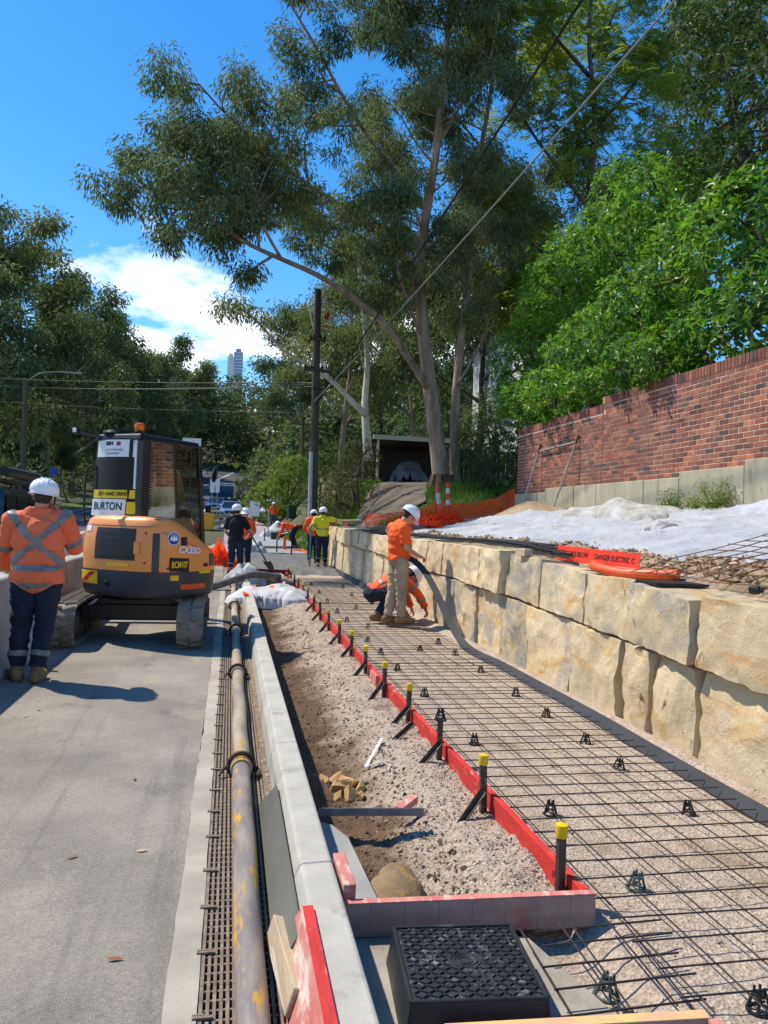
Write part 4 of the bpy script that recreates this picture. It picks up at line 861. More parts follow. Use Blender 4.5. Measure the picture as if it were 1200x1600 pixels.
# gravel and soil crumbs, too many to count
def stones(name, n, fn, m, smin, smax, kind='stuff', parent=None):
    base = np.array([(1, 0, 0), (-1, 0, 0), (0, 1, 0), (0, -1, 0), (0, 0, 1), (0, 0, -1), (.6, .6, .5), (-.6, .5, .6)], float)[:6]
    tri = np.array([(0, 2, 4), (2, 1, 4), (1, 3, 4), (3, 0, 4), (2, 0, 5), (1, 2, 5), (3, 1, 5), (0, 3, 5)])
    V, Fv = [], []
    for k in range(n):
        x_, y_, z_ = fn(); s_ = smin + (smax - smin) * rng.random() ** 2.5
        a = rng.random() * 6.28; R_ = np.array([[math.cos(a), -math.sin(a), 0], [math.sin(a), math.cos(a), 0], [0, 0, 1]])
        b_ = (base * (s_ * (0.6 + .7 * rng.random((6, 1)))) * np.array([1, .75, .6])) @ R_.T + rng.normal(size=(6, 3)) * s_ * .18
        V.append(b_ + np.array([x_, y_, z_])); Fv.append(tri + 6 * k)
    o = npmesh(name, np.concatenate(V), np.concatenate(Fv), m, parent); return tag(o, kind=kind)
M_grav = mat('gravel_stone', S(176, 160, 142), S(138, 122, 104), s=3, rough=.95, rand=.4, isl=True)
M_crumb = mat('soil_crumb', S(112, 92, 74), S(90, 74, 60), s=3, rough=.97, rand=.3, isl=True)
def f1():
    y_ = 2.86 + 11 * rng.random() ** 1.8; x_ = .80 + .60 * rng.random() ** .6; return x_, y_, soil_h(x_, y_) + .001
def f2():
    y_ = 2.86 + 10 * rng.random() ** 1.6; x_ = .47 + .65 * rng.random(); return x_, y_, soil_h(x_, y_) + .001
def f3():
    y_ = 1.3 + 10 * rng.random() ** 1.6; x_ = 1.46 + 1.6 * rng.random(); return x_, y_, bed_h(x_, y_) + .0005
tag(stones('gravel_slope_stones', 9000, f1, M_grav, .003, .014), 'pale crushed gravel on the slope below the red formwork', 'gravel')
tag(stones('trench_soil_crumbs', 4000, f2, M_crumb, .003, .022), 'dark brown soil crumbs on the trench floor by the kerb', 'soil')
tag(stones('bed_stones', 5500, f3, M_grav, .002, .010), 'fine gravel scattered under the reinforcing mesh', 'gravel')
def f4():
    y_ = 1.5 + 15 * rng.random() ** 1.4; return .247 + .045 * rng.random(), y_, .013
tag(stones('drain_grit', 900, f4, mat('pale_grit', S(206, 190, 160), S(160, 140, 112), s=3, rough=.95, rand=.3, isl=True), .003, .012), 'pale grit along the foot of the kerb', 'grit')
def f5():
    y_ = 2.5 + 15 * rng.random(); x_ = 3.62 + .75 * abs(rng.normal()) * .6; return x_, y_, terr_h(x_, y_) + .01
tag(stones('rubble', 4200, f5, mat('rubble_stone', S(176, 152, 120), S(132, 114, 92), s=3, rough=.95, rand=.3, isl=True), .008, .055), 'broken stone rubble behind the top of the block wall', 'rubble')
# dry leaves
def leaf_thing(x_, y_, z_, a, s_, m, lab):
    q = MB(); pts = [(-1, 0, 0), (-.4, .28, .05), (.3, .24, .1), (1, 0, .02), (.3, -.24, .1), (-.4, -.28, .05)]
    q.add([(p[0] * s_, p[1] * s_, p[2] * s_ + .004) for p in pts], [(0, 1, 5), (1, 2, 4, 5), (2, 3, 4)]); o = q.build('fallen_leaf', m); o.location = (x_, y_, z_); o.rotation_euler = (0.1, 0.1, a); tag(o, lab, 'leaf', 'fallen leaves')
ML = [mat('leaf_brown', S(150, 92, 62), S(120, 70, 48), s=20, rough=.8), mat('leaf_yellow_green', S(186, 186, 92), S(156, 160, 70), s=20, rough=.8), mat('leaf_dry_pale', S(190, 160, 126), rough=.9)]
for k in range(26):
    x_, y_ = 1.5 + 1.3 * rnd.random(), 2.3 + 7 * rnd.random() ** 1.4; leaf_thing(x_, y_, bed_h(x_, y_) + .006, rnd.uniform(0, 6), rnd.uniform(.018, .032), ML[k % 3 if k % 5 else 0], ['brown', 'yellow green', 'pale dry'][k % 3 if k % 5 else 0] + ' fallen leaf lying on the gravel under the mesh')
for k, (px_, py_) in enumerate([(113, 1340), (222, 1330), (60, 1110), (132, 1052), (210, 1218), (40, 1120), (180, 1500)]):
    p = at_z(px_, py_, .006); leaf_thing(p.x, p.y, .006, rnd.uniform(0, 6), .03, ML[2 if k % 2 else 0], ('pale dry' if k % 2 else 'brown') + ' fallen leaf lying on the asphalt lane')

# ------------------------------------------------------------------ on the terrace
M_fab = mat('white_geotextile', S(180, 183, 189), S(160, 163, 168), s=1.2, rough=.92, bump=.75, bs=2.1, c3=S(158, 144, 120), s3=3.0, t3=.61, w3=.09, bd=.16, detail=4)
def fab_h(X, Y):
    r = abs(fbm((X * .9 + .3 * Y, Y * .55, 6), 3)); r2 = abs(fbm((X * 2.2 - Y * .8, Y * 1.5, 16), 3))
    return terr_h(X, Y) + .035 + .13 * max(0, .22 - r) + .16 * max(0, .14 - r2) + .012 * fbm((X * .7, Y * .5, 21))
def fab_edge(Y): return 4.12 + .22 * fbm((Y * .7, 0, 3)) + .10 * fbm((Y * 3, 0, 5)) + (0.5 if 8.9 < Y < 9.9 else 0) * math.sin((Y - 8.9) * math.pi)
V, Fs = [], []; nu, nv = 46, 150
for j in range(nv + 1):
    Y = 1.2 + 17.6 * j / nv; x0 = fab_edge(Y); x1 = 7.42 - .25 * abs(fbm((Y * .8, 4, 1))) - (1.5 * float(smooth01((Y - 15) / 1.2)))
    for i in range(nu + 1):
        X = x0 + (x1 - x0) * i / nu; zt_ = terr_h(X, Y); V.append((X, Y, zt_ + (fab_h(X, Y) - zt_) * min(1, i / 5) + (-.02 if i == 0 else .012)))
for j in range(nv):
    for i in range(nu): a = j * (nu + 1) + i; Fs.append((a, a + 1, a + nu + 2, a + nu + 1))
tag(npmesh('geotextile_sheet', V, Fs, M_fab, smooth=True), 'wide wrinkled white geotextile sheet spread over the terrace fill', 'fabric')
def crumple(name, c, L_, W_, Hh, ang, seed, m, label, cat, amp=.5, n=44):
    """a bunched heap of sheet: a low mound broken by deep folds"""
    def fn(u, v):
        x_, y_ = (u - .5) * 2, (v - .5) * 2; e = max(0, 1 - abs(x_) ** 3) * max(0, 1 - y_ * y_) ** .6
        f = fbm((x_ * 2.6 + seed, y_ * 2.2, seed), 4); rdg = 1 - abs(fbm((x_ * 3.5 + y_ * 2 + seed, y_ * 2.6 - x_, seed + 3), 3)) * 2.2
        w1 = x_ * 1.9 + y_ * 1.1 + .55 * fbm((x_ * 1.3, y_ * 1.3, seed)); w2 = y_ * 2.3 - x_ * .8 + .5 * fbm((x_ * 1.2 + 5, y_ * 1.5, seed + 2))
        rdg = .5 + .5 * math.sin(w1 * 3.1 + seed) * abs(math.sin(w2 * 2.0)); rdg = abs(rdg) ** 1.4
        z_ = Hh * e * (.62 + amp * .22 * f + amp * .55 * rdg) - .12 * (1 - min(1, e * 6)) + .01
        return Vector((x_ * L_ / 2 * (1 + .12 * fbm((y_ * 2, seed, 1))) + .05 * f, y_ * W_ / 2 * (1 + .2 * fbm((x_ * 2.5, seed, 7))), z_))
    q = MB().grid(fn, n, int(n * .7)); o = q.build(name, m, smooth=True, ang=60); o.location = c; o.rotation_euler = (0, 0, ang); return tag(o, label, cat)
M_fab2 = mat('grubby_geotextile', S(186, 186, 182), S(150, 146, 136), s=3, rough=.92, bump=.8, bs=8, c3=S(150, 138, 116), s3=4, t3=.6, w3=.12, bd=.04)
crumple('folded_geotextile', (6.75, 12.6, terr_h(6.75, 12.6) - .04), 3.9, 1.0, .34, RAD(88), 1.3, M_fab2, 'bunched grubby white geotextile heaped below the concrete footing', 'fabric', .75, 60)
crumple('fabric_scrap', (5.6, 9.2, fab_h(5.6, 9.2) - .03), .55, .30, .17, RAD(20), 4.3, M_fab2, 'small crumpled scrap of grey fabric on the white sheet', 'fabric', .6, 20)
crumple('fabric_edge_fold', (7.0, 8.6, fab_h(7.0, 8.6)), 2.2, .9, .22, RAD(80), 7.7, M_fab, 'raised fold of white fabric against the footing near the weeds', 'fabric', .7, 34)
# black trench mesh bundle along the back of the blocks
M_blk = mat('black_steel', S(52, 50, 52), S(38, 37, 39), s=14, rough=.55, metal=.4, c3=S(96, 88, 82), s3=20, t3=.6, w3=.1)
tb = thing('trench_mesh_bundle', 'bundle of long black reinforcing bars lying along the top of the block wall', 'steel bars', (3.36, 7.2, 0))
for k in range(15):
    r_ = random.Random(k); x_ = -.12 + .034 * k; l_ = 7.4; pts = []
    for i in range(13):
        y_ = l_ * i / 12 + r_.uniform(-.15, .15) * (i in (0, 12)); Y = 7.2 + y_; pts.append((x_ + .02 * math.sin(y_ * .7 + k), y_, interp(TT, Y) + .035 + .022 * (k % 3) + .02 * math.sin(y_ * .9)))
    MB().tube(pts, .0075, 6).build('bar', M_blk, tb, smooth=True)
q = MB()
for i in range(34): Y = 7.35 + i * .215; q.tube([(-.15, Y - 7.2, interp(TT, Y) + .07 + .02 * math.sin((Y - 7.2) * .9)), (.40, Y - 7.2 + .03, interp(TT, Y) + .07 + .02 * math.sin((Y - 7.2) * .9))], .006, 5)
q.build('tie_bar', M_blk, tb)
q = MB(); q.box((3.16, 7.95, interp(TT, 7.95) + .035), (.09, .22, .08), Matrix.Rotation(.1, 3, 'Z')); tag(q.build('wood_block', M_pine, bevel=.004), 'pale wood block set on the edge of the block wall', 'timber')
# warning strip
M_warn = mat('orange_warning_plastic', S(232, 62, 34), S(216, 54, 30), s=4, rough=.5)
ws = thing('cable_warning_strip', 'orange red plastic strip lettered ELECTRIC CABLES BELOW standing on the blocks', 'warning strip', (3.42, 7.66, 0))
wp = dense([(0, 0, 0), (-.03, -.5, -.005), (0.0, -1.0, -.01), (.07, -1.55, -.02)], 24); wz = interp(TT, 7) + .02
ribbon([p + Vector((0, 0, wz)) for p in wp], [Vector((.12, 0, 1))] * 24, .15, .004).build('strip', M_warn, ws, smooth=True, ang=30)
M_ink = mat('black_print', S(30, 18, 16), rough=.7)
def put_text(s_, yc, size):
    o = text('lettering', s_, size, M_ink, ws, Matrix.Identity(4), .0, .9, 0, .0012); me = o.data
    for v in me.vertices:
        s0 = yc - v.co.x; h_ = v.co.y + .078
        x_ = float(np.interp(-s0, [-p.y for p in wp], [p.x for p in wp])); z_ = float(np.interp(-s0, [-p.y for p in wp], [p.z for p in wp]))
        v.co = Vector((x_ - .0042 + .119 * h_, s0, wz + z_ + h_))
put_text('ELECTRIC CABLES BELOW', -.39, .070); put_text('DANGER ELECTRIC C', -1.18, .070)
M_cond = mat('orange_conduit', S(226, 92, 42), S(206, 80, 36), s=5, rough=.45)
q = MB(); zc = interp(TT, 6) + .045; q.tube(dense([(3.20, 6.38, zc + .02), (3.19, 6.22, zc), (3.25, 5.95, zc - .02), (3.36, 5.72, zc - .01), (3.50, 5.52, zc + .0)], 26), [.046] * 26, 16); tag(q.build('orange_conduit', M_cond, smooth=True, ang=60), 'bent orange conduit resting on the wall top beside the warning strip', 'conduit')
for k, (p0, p1) in enumerate([((3.28, 6.75, 1.20), (3.50, 6.0, 1.20)), ((3.38, 5.9, 1.19), (3.75, 5.3, 1.19))]):
    q = MB(); q.bar(p0, p1, .09, .035); tag(q.build('timber_batten', M_pine, bevel=.003), ['pale timber slat under the orange conduit', 'pale timber slat under the rusty mesh'][k], 'timber')
# rusty mesh hanging over the wall top
M_rmesh = mat('rusty_mesh', S(138, 92, 56), S(104, 70, 46), s=12, rough=.85, metal=.2)
rm = thing('rusty_mesh_sheet', 'rusty reinforcing mesh sheet poking out over the top of the block wall', 'steel mesh', (3.20, 5.62, 1.215), RAD(0))
u0, u1 = Vector((.62, -.55, .03)), Vector((.42, .62, .22))          # bar directions of the sheet
u0 = Vector((.30, -2.6, .02)); u1 = Vector((2.4, .35, .62))
rb = bar_mesh(1, 1)
def rbar(name, p0, p1, r_=.0042): 
    q = MB(); n = 6; pts = [Vector(p0).lerp(Vector(p1), i / n) + Vector((0, 0, .012 * math.sin(i * 2.1 + p0[0] * 9))) for i in range(n + 1)]; q.tube(pts, r_, 5); q.build(name, M_rmesh, rm, smooth=True)
for i in range(14): a = u1 * (i / 13); rbar('long_bar', a + Vector((0, .03, 0)), a + u0 + Vector((0, -.05, 0)))
for i in range(14): a = u0 * (i / 13); rbar('cross_bar', a + Vector((-.06, 0, .008)), a + u1 + Vector((.06, 0, .008)))
q = MB(); q.prism([(-.02, -.22), (.36, -.30), (.38, .10), (.0, .12)], 0, .02, 'z'); o = tag(q.build('black_mat', M_blk), 'black perforated mat lying under the tip of the rusty mesh', 'mat'); o.location = (3.14, 5.42, 1.145)
q = MB(); q.lathe([(.03, 0), (.034, .02), (.03, .06), (.02, .065), (.018, .085)], (0, 0, 0), 14, 'x'); o = tag(q.build('black_plug', M_chairb, smooth=True), 'small black plastic plug on the tip of the rusty mesh', 'plug'); o.location = (3.36, 4.48, 1.19); o.rotation_euler = (0, 0, -.9)

# ------------------------------------------------------------------ orange barrier netting, bollards, props
M_net = mat('orange_netting', S(250, 104, 36), S(238, 92, 30), s=3, rough=.6, trans=.5)
def net(fn, nu, nv, w, name, m, parent=None):
    """woven plastic mesh: flat strands crossing on a curved surface"""
    q = MB(); P = [[Vector(fn(i / nu, j / nv)) for i in range(nu + 1)] for j in range(nv + 1)]
    for j in range(nv + 1):
        for i in range(nu):
            a, b_ = P[j][i], P[j][i + 1]; up = (P[min(j + 1, nv)][i] - P[max(j - 1, 0)][i]).normalized() * w * .6; q.add([a - up, b_ - up, b_ + up, a + up], [(0, 1, 2, 3)])
    for i in range(nu + 1):
        for j in range(nv):
            a, b_ = P[j][i], P[j + 1][i]; s_ = (P[j][min(i + 1, nu)] - P[j][max(i - 1, 0)]).normalized() * w * .35; q.add([a - s_, b_ - s_, b_ + s_, a + s_], [(0, 1, 2, 3)])
    return q.build(name, m, parent)
def net_fence(name, pts, label, hgt, sag, posts):
    P = dense(pts, 60); t = thing(name, label, 'netting', P[0])
    def fn(u, v):
        s_ = u * 59; i = min(int(s_), 58); p = P[i].lerp(P[i + 1], s_ - i); sg = sag * math.sin(u * math.pi) * (0.6 + .4 * v) + .05 * fbm((u * 9, v * 2, 3)); g_ = float(ground_h(p.x, p.y))
        return Vector((p.x + .06 * fbm((u * 7, v * 3, 1)), p.y, max(g_ + .02, g_ + .05 + hgt * v - sg * v))) - P[0]
    net(fn, int(posts * 34), 12, .022, 'net', M_net, t)
    for k in range(posts + 1):
        p = P[min(59, int(59 * k / posts))]; g_ = float(ground_h(p.x, p.y)); q = MB(); q.bar((p.x - P[0].x, p.y - P[0].y, g_ - .3 - P[0].z), (p.x - P[0].x + .03, p.y - P[0].y, g_ + hgt + .12 - P[0].z), .03, .03); q.build('post', M_steel, t)
    return t
net_fence('barrier_netting', [(3.95, 22.6, 1.3), (4.5, 21.8, 1.35), (5.2, 21.0, 1.4), (5.6, 20.6, 1.5)], 'sagging orange barrier netting between the driveway and the leaning bollards', .62, .20, 1)
net_fence('barrier_netting', [(5.6, 20.6, 1.5), (6.2, 20.3, 1.6), (6.9, 19.9, 1.7), (7.5, 19.6, 1.8)], 'orange barrier netting tied to the end of the brick wall', .66, .26, 1)
def heap(c, L_, W_, H_, ang, label, seed):
    t = thing('netting_heap', label, 'netting', c, ang)
    for k in range(3):
        def fn(u, v): x_, y_ = u * 2 - 1, v * 2 - 1; e = max(0, 1 - x_ * x_) * max(0, 1 - y_ * y_); return ((x_ + .15 * fbm((x_ * 3, y_ * 3, seed + k))) * L_ / 2, (y_ + .2 * fbm((x_ * 3, y_ * 3, seed + k + 9))) * W_ / 2, H_ * (1 - .22 * k) * e * (.7 + .7 * fbm((x_ * 3, y_ * 3, seed + 2 + k))) + .02)
        net(fn, 26, 16, .042, 'net_layer', M_net, t)
p = Vector((5.35, 18.6)); heap((5.1, 18.3, terr_h(5.1, 18.3)), 2.0, 1.0, .46, RAD(30), 'crumpled heap of orange netting on the white fabric below the bollards', 1.0)
M_boll = mat('bollard_orange', S(238, 70, 50), S(224, 60, 44), s=3, rough=.5); M_bpk = mat('bollard_faded_pink', S(240, 96, 92), S(226, 84, 80), s=3, rough=.5)
M_band = mat('white_band', S(214, 216, 218), S(190, 192, 196), s=9, rough=.4)
for k, (px_, py_, X, lean, m_, lab) in enumerate([(691, 812, 5.5, -.16, M_bpk, 'faded pink orange bollard post leaning towards the driveway'), (700, 800, 5.65, -.06, M_boll, 'bright orange bollard post with white bands standing in the netting')]):
    Y = 19.7 - .1 * k; t = thing('traffic_bollard', lab, 'bollard', (X + .02 * k, Y, float(ground_h(X, Y)) + .02)); t.rotation_euler = (0, lean, 0)
    MB().lathe([(.055, 0), (.055, .30), (.052, .62), (.052, .98), (.035, 1.0), (.03, 1.03), (.048, 1.05), (.048, 1.08), (.02, 1.10)], n=16).build('post', m_, t, smooth=True)
    for z_ in (.50, .80) if k else (.55, .70): MB().lathe([(.0535, z_), (.0585, z_ + .005), (.058, z_ + .13), (.053, z_ + .135)], n=16, caps=False).build('reflective_band', M_band, t, smooth=True)
    MB().lathe([(.16, 0), (.16, .03), (.06, .06), (.05, .09)], n=16).build('base', mat('bollard_rubber', S(40, 40, 42), rough=.8), t, smooth=True)
M_galv = mat('galvanised_tube', S(176, 172, 164), S(140, 136, 128), s=10, rough=.5, metal=.5, c3=S(120, 84, 60), s3=9, t3=.62, w3=.08)
for k, (x0, y0, x1, y1) in enumerate([(813, 797, 844, 697), (865, 801, 903, 683)]):
    p0 = at_x(x0, y0, 7.15); p0.z = terr_h(p0.x, p0.y) - .02; p1 = at_x(x1, y1, 7.56); q = MB(); t = thing('steel_prop', ['rusty topped steel prop leaning on the brick wall next to the netting', 'rusty topped steel prop leaning on the brick wall above the spoil heap'][k], 'prop', p0)
    d = p1 - p0; q.tube([(0, 0, 0), d * .97], .021, 10); q.build('tube', M_galv, t, smooth=True); MB().tube([d * .9, d * 1.03], .025, 10).build('rusty_sleeve', M_coup, t, smooth=True)
a, c = at_x(843, 705, 7.53), at_x(900, 691, 7.53); tag(MB().tube([a, c], .022, 10).build('cross_tube', M_galv, smooth=True), 'grey tube laid level between the two leaning props', 'tube')
# clutter on the far end of the wall: boards, pipe offcuts
for k, (px_, py_, X, l_, an, m_, lab, z_) in enumerate([(540, 818, 3.4, 1.6, 10, M_cond, 'orange pipe offcut lying on the far end of the block wall', .06), (560, 822, 3.3, 1.5, -24, M_pine, 'pale plank lying on the far end of the block wall', .05), (585, 826, 3.5, 1.9, 30, M_pine, 'long pale board across the far blocks', .10), (610, 832, 3.5, 2.2, 14, mat('grey_pvc', S(150, 156, 160), rough=.5), 'grey plastic pipe offcut lying behind the man in khaki', .10), (590, 836, 3.3, 1.3, -10, M_blk, 'dark steel plate on the blocks behind the man in khaki', .03), (548, 812, 3.6, 1.3, 36, M_pine, 'short pale board stacked above the orange pipe', .16)]):
    p = at_x(px_, py_, X); z0 = interp(TT, min(p.y, 24)) + z_; d = Vector((math.sin(RAD(an)), math.cos(RAD(an)), 0)) * l_ / 2; q = MB()
    if 'pipe' in lab: q.tube([Vector((p.x, p.y, z0)) - d, Vector((p.x, p.y, z0 + .03)) + d], .07, 12)
    else: q.bar(Vector((p.x, p.y, z0)) - d, Vector((p.x, p.y, z0 + .02)) + d, .26, .04)
    tag(q.build('pipe_offcut' if 'pipe' in lab else 'loose_board', m_, smooth='pipe' in lab, ang=40), lab, 'pipe' if 'pipe' in lab else 'board')

# ------------------------------------------------------------------ people
M_skin = mat('skin', S(206, 152, 124), S(190, 134, 108), s=9, rough=.6, bump=.1, bs=60)
M_hat = mat('white_hard_hat', S(232, 234, 240), rough=.3, spec=.5)
M_hair = mat('short_hair', S(72, 58, 48), S(52, 42, 36), s=40, rough=.9, bump=.4, bs=120)
M_boot = mat('tan_boot_leather', S(150, 122, 84), S(120, 96, 66), s=8, rough=.85, bump=.3, bs=50)
M_sole = mat('boot_sole', S(72, 60, 48), rough=.9)
M_navy = mat('navy_drill', S(34, 42, 62), S(26, 32, 48), s=5, rough=.9, bump=.35, bs=26, bd=.01)
M_khaki = mat('khaki_cotton', S(176, 160, 134), S(150, 134, 110), s=4, rough=.9, bump=.4, bs=22, bd=.012)
M_coral = mat('coral_orange_drill', S(238, 116, 76), S(224, 104, 68), s=4, rough=.8, bump=.35, bs=20, bd=.012)
M_hiorange = mat('bright_orange_knit', S(255, 98, 30), S(244, 88, 26), s=4, rough=.75, bump=.3, bs=20, bd=.012)
M_hiyel = mat('hi_vis_yellow', S(222, 220, 40), S(206, 204, 36), s=4, rough=.75, bump=.3, bs=20, bd=.012)
M_black = mat('black_cotton', S(26, 26, 28), S(20, 20, 22), s=4, rough=.9, bump=.3, bs=20, bd=.012)
M_tape = mat('reflective_tape', S(134, 132, 130), S(112, 110, 108), s=12, rough=.45)
M_eye = mat('eye_dark', S(30, 24, 22), rough=.3)
def remesh(mb, voxel, it=5):
    me = bpy.data.meshes.new('tmp'); me.from_pydata([tuple(v) for v in mb.v], [], mb.f)
    bm = bmesh.new(); bm.from_mesh(me); bmesh.ops.recalc_face_normals(bm, faces=bm.faces); bm.to_mesh(me); bm.free()
    o = bpy.data.objects.new('tmp', me); COL.objects.link(o)
    r = o.modifiers.new('r', 'REMESH'); r.mode = 'VOXEL'; r.voxel_size = voxel
    s_ = o.modifiers.new('s', 'SMOOTH'); s_.factor = .5; s_.iterations = it
    dg = bpy.context.evaluated_depsgraph_get(); dg.update(); me2 = bpy.data.meshes.new_from_object(o.evaluated_get(dg))
    bpy.data.objects.remove(o); bpy.data.meshes.remove(me); return me2
def mesh_arrays(me):
    n = len(me.vertices); V = np.empty(n * 3); me.vertices.foreach_get('co', V); V = V.reshape(-1, 3)
    Nn = np.empty(n * 3); me.vertices.foreach_get('normal', Nn); Nn = Nn.reshape(-1, 3)
    F = [tuple(p.vertices) for p in me.polygons]; return V, Nn, F
def hand_mesh(mb, wr, d, pn, curl, side):
    """palm, four unequal bent fingers and a thumb leaving the side of the palm; d along the hand, pn the palm's facing"""
    d = Vector(d).normalized(); pn = Vector(pn); pn = (pn - d * pn.dot(d)).normalized(); s_ = d.cross(pn) * side
    mb.capsule(wr - d * .02, wr + d * .02, .026, .028, 10)
    for k in range(4):
        o = (k - 1.5) * .020; mb.capsule(wr + s_ * o * .6 + d * .015, wr + s_ * o + d * .082, .015, .0125, 8)
        ln = (.066, .076, .070, .054)[k]; p = wr + s_ * o + d * .085; a = 0.25 + curl * .5
        for q in range(3):
            e = p + (d * math.cos(a) + pn * math.sin(a)) * ln * (.42, .33, .25)[q]; mb.capsule(p, e, .0098 - q * .0008, .0092 - q * .0008, 8); p = e; a += curl * .75
    p = wr - s_ * .028 + d * .022; e = p - s_ * .028 + d * .032 + pn * .012; mb.capsule(wr + d * .01, p, .018, .015, 8); mb.capsule(p, e, .0135, .0115, 8); mb.capsule(e, e + d * .026 + pn * .018 * (1 + curl), .011, .009, 8)
def person(loc, rz, label, J, wear, voxel=.013, fat=1.0, hat=M_hat, head_dir=(0, 1, 0), hands=(True, True), name='person', glove=None, curl=(.6, .6), hand_dirs=None, palm=((0, 1, 0), (0, 1, 0))):
    t = thing(name, label, 'person', loc, rz); J = {k: Vector(v) for k, v in J.items()}
    mb = MB(); bones = []
    def lat(a, b_): return (b_ - a).normalized()
    hip = (J['hipL'] + J['hipR']) / 2; sh = (J['shL'] + J['shR']) / 2; sp = (sh - hip).normalized(); rt = (J['shR'] - J['shL']); rt = (rt - sp * rt.dot(sp)).normalized(); fw = sp.cross(rt) * 1.0
    fw = rt.cross(sp) * -1.0
    fw = sp.cross(rt)
    R_ = Matrix((rt, fw, sp)).transposed()          # local x = to the right, y = forward, z = up the spine
    L_ = (sh - hip).length
    hx = (J['hipR'] - J['hipL']).normalized(); R0 = Matrix((hx, Vector((0, 0, 1)).cross(hx), Vector((0, 0, 1)))).transposed() if abs(hx.z) < .7 else R_
    pel = hip + Vector((0, 0, .03))
    mb.ellipsoid(hip + sp * .03, (.165 * (1 + (fat - 1) * .7), .125 * fat, .14), R_); mb.ellipsoid(hip + sp * L_ * .36 + fw * .015 * (fat - 1) * 6, (.158 * fat, .120 * fat, .19), R_); mb.ellipsoid(hip + sp * L_ * .72, (.178 * (1 + (fat - 1) * .6), .128 * (1 + (fat - 1) * .7), .20), R_)
    mb.capsule(J['shL'], J['shR'], .068, .068); mb.capsule(sh + sp * .02 + rt * .09, J['nek'], .06, .055); mb.capsule(sh + sp * .02 - rt * .09, J['nek'], .06, .055)
    bones += [('torso', hip, sh, .14)]
    hd = Vector(head_dir).normalized(); nk, hc = J['nek'], J['hed']; up = (hc - nk); up = (up - hd * up.dot(hd)).normalized(); hr = hd.cross(up); Rh = Matrix((hr, hd, up)).transposed()
    mb.capsule(nk - sp * .03, hc - up * .05 - hd * .02, .058, .056); bones.append(('neck', nk - sp * .05, nk + (hc - nk) * .5, .05))
    mb.ellipsoid(hc + up * .02 - hd * .012, (.077, .096, .100), Rh); mb.ellipsoid(hc - up * .045 + hd * .018, (.060, .074, .072), Rh); mb.capsule(hc - up * .09 + hd * .055, hc - up * .08 + hd * .068, .026, .024, 10)
    mb.capsule(hc + hd * .082 + up * .008, hc + hd * .106 - up * .026, .010, .015, 10); mb.ellipsoid(hc + hd * .070 + up * .022, (.052, .022, .013), Rh)
    mb.capsule(hc + hd * .083 - up * .058 - hr * .018, hc + hd * .083 - up * .058 + hr * .018, .010, .010, 8)
    for s_ in (-1, 1): mb.ellipsoid(hc + hr * s_ * .078 - hd * .005 - up * .012, (.012, .022, .032), Rh)
    bones.append(('head', hc - up * .09, hc + up * .1, .085))
    for sd in 'LR':
        a, b_, c = J['sh' + sd], J['el' + sd], J['wr' + sd]; mb.capsule(a, b_, .058 * (1 + (fat - 1) * .5), .043); mb.capsule(b_, c, .044, .029); bones += [('uarm' + sd, a, b_, .05), ('farm' + sd, b_, c, .036)]
        a, b_, c, e = J['hip' + sd], J['kn' + sd], J['an' + sd], J['to' + sd]; mb.capsule(a, b_, .092 * (1 + (fat - 1) * .5), .060); mb.capsule(b_, b_.lerp(c, .35), .058, .056); mb.capsule(b_.lerp(c, .35), c, .056, .040)
        bones += [('thigh' + sd, a, b_, .075), ('shin' + sd, b_, c, .05)]
        fd = (e - c); heel = c - fd.normalized() * .055; z_ = .0
        mb.capsule(Vector((heel.x, heel.y, heel.z - .045)), Vector((e.x, e.y, e.z)), .042, .040, 12); mb.capsule(c, c.lerp(e, .55) , .046, .036, 12); mb.capsule(c, Vector((heel.x, heel.y, heel.z - .03)), .045, .042, 12)
        bones.append(('foot' + sd, Vector((heel.x, heel.y, heel.z - .045)), e, .042))
    me = remesh(mb, voxel); V, Nn, F = mesh_arrays(me)
    me.name = 'body'; me.materials.append(M_skin); me.polygons.foreach_set('use_smooth', [True] * len(me.polygons)); me.update(); body = obj('body', me, t)
    D = []; T = []
    for (_, a, b_, r) in bones:
        a, b_ = np.array(a), np.array(b_); ab = b_ - a; tt = np.clip((V - a) @ ab / (ab @ ab), 0, 1); D.append(np.linalg.norm(V - (a + tt[:, None] * ab), axis=1) - r); T.append((V - a) @ ab / (ab @ ab))
    D, T = np.array(D), np.array(T); nb = D.argmin(0); tv = T[nb, np.arange(len(V))]; names = [q[0] for q in bones]
    loc_t = ((V - np.array(hip)) @ np.array(R_))     # torso coordinates: x right, y forward, z up the spine
    fold = np.array([fbm((v[0] * 6, v[1] * 6, v[2] * 10 + rz), 3) + 1.5 * max(0, .25 - abs(fbm((v[0] * 7 + v[2] * 5, v[1] * 7, v[2] * 9 - v[0] * 4 + rz + 9), 2))) * 1.6 for v in V])
    Fc = [np.array(f) for f in F]
    def region(spec, extra=None):
        ok = np.zeros(len(V), bool)
        for k, n_ in enumerate(names):
            key = n_ if n_ in spec else n_[:-1] if n_[:-1] in spec else None
            if key is None: continue
            lo, hi = spec[key]; ok |= (nb == k) & (tv >= lo) & (tv <= hi)
        if extra is not None: ok &= extra
        return ok
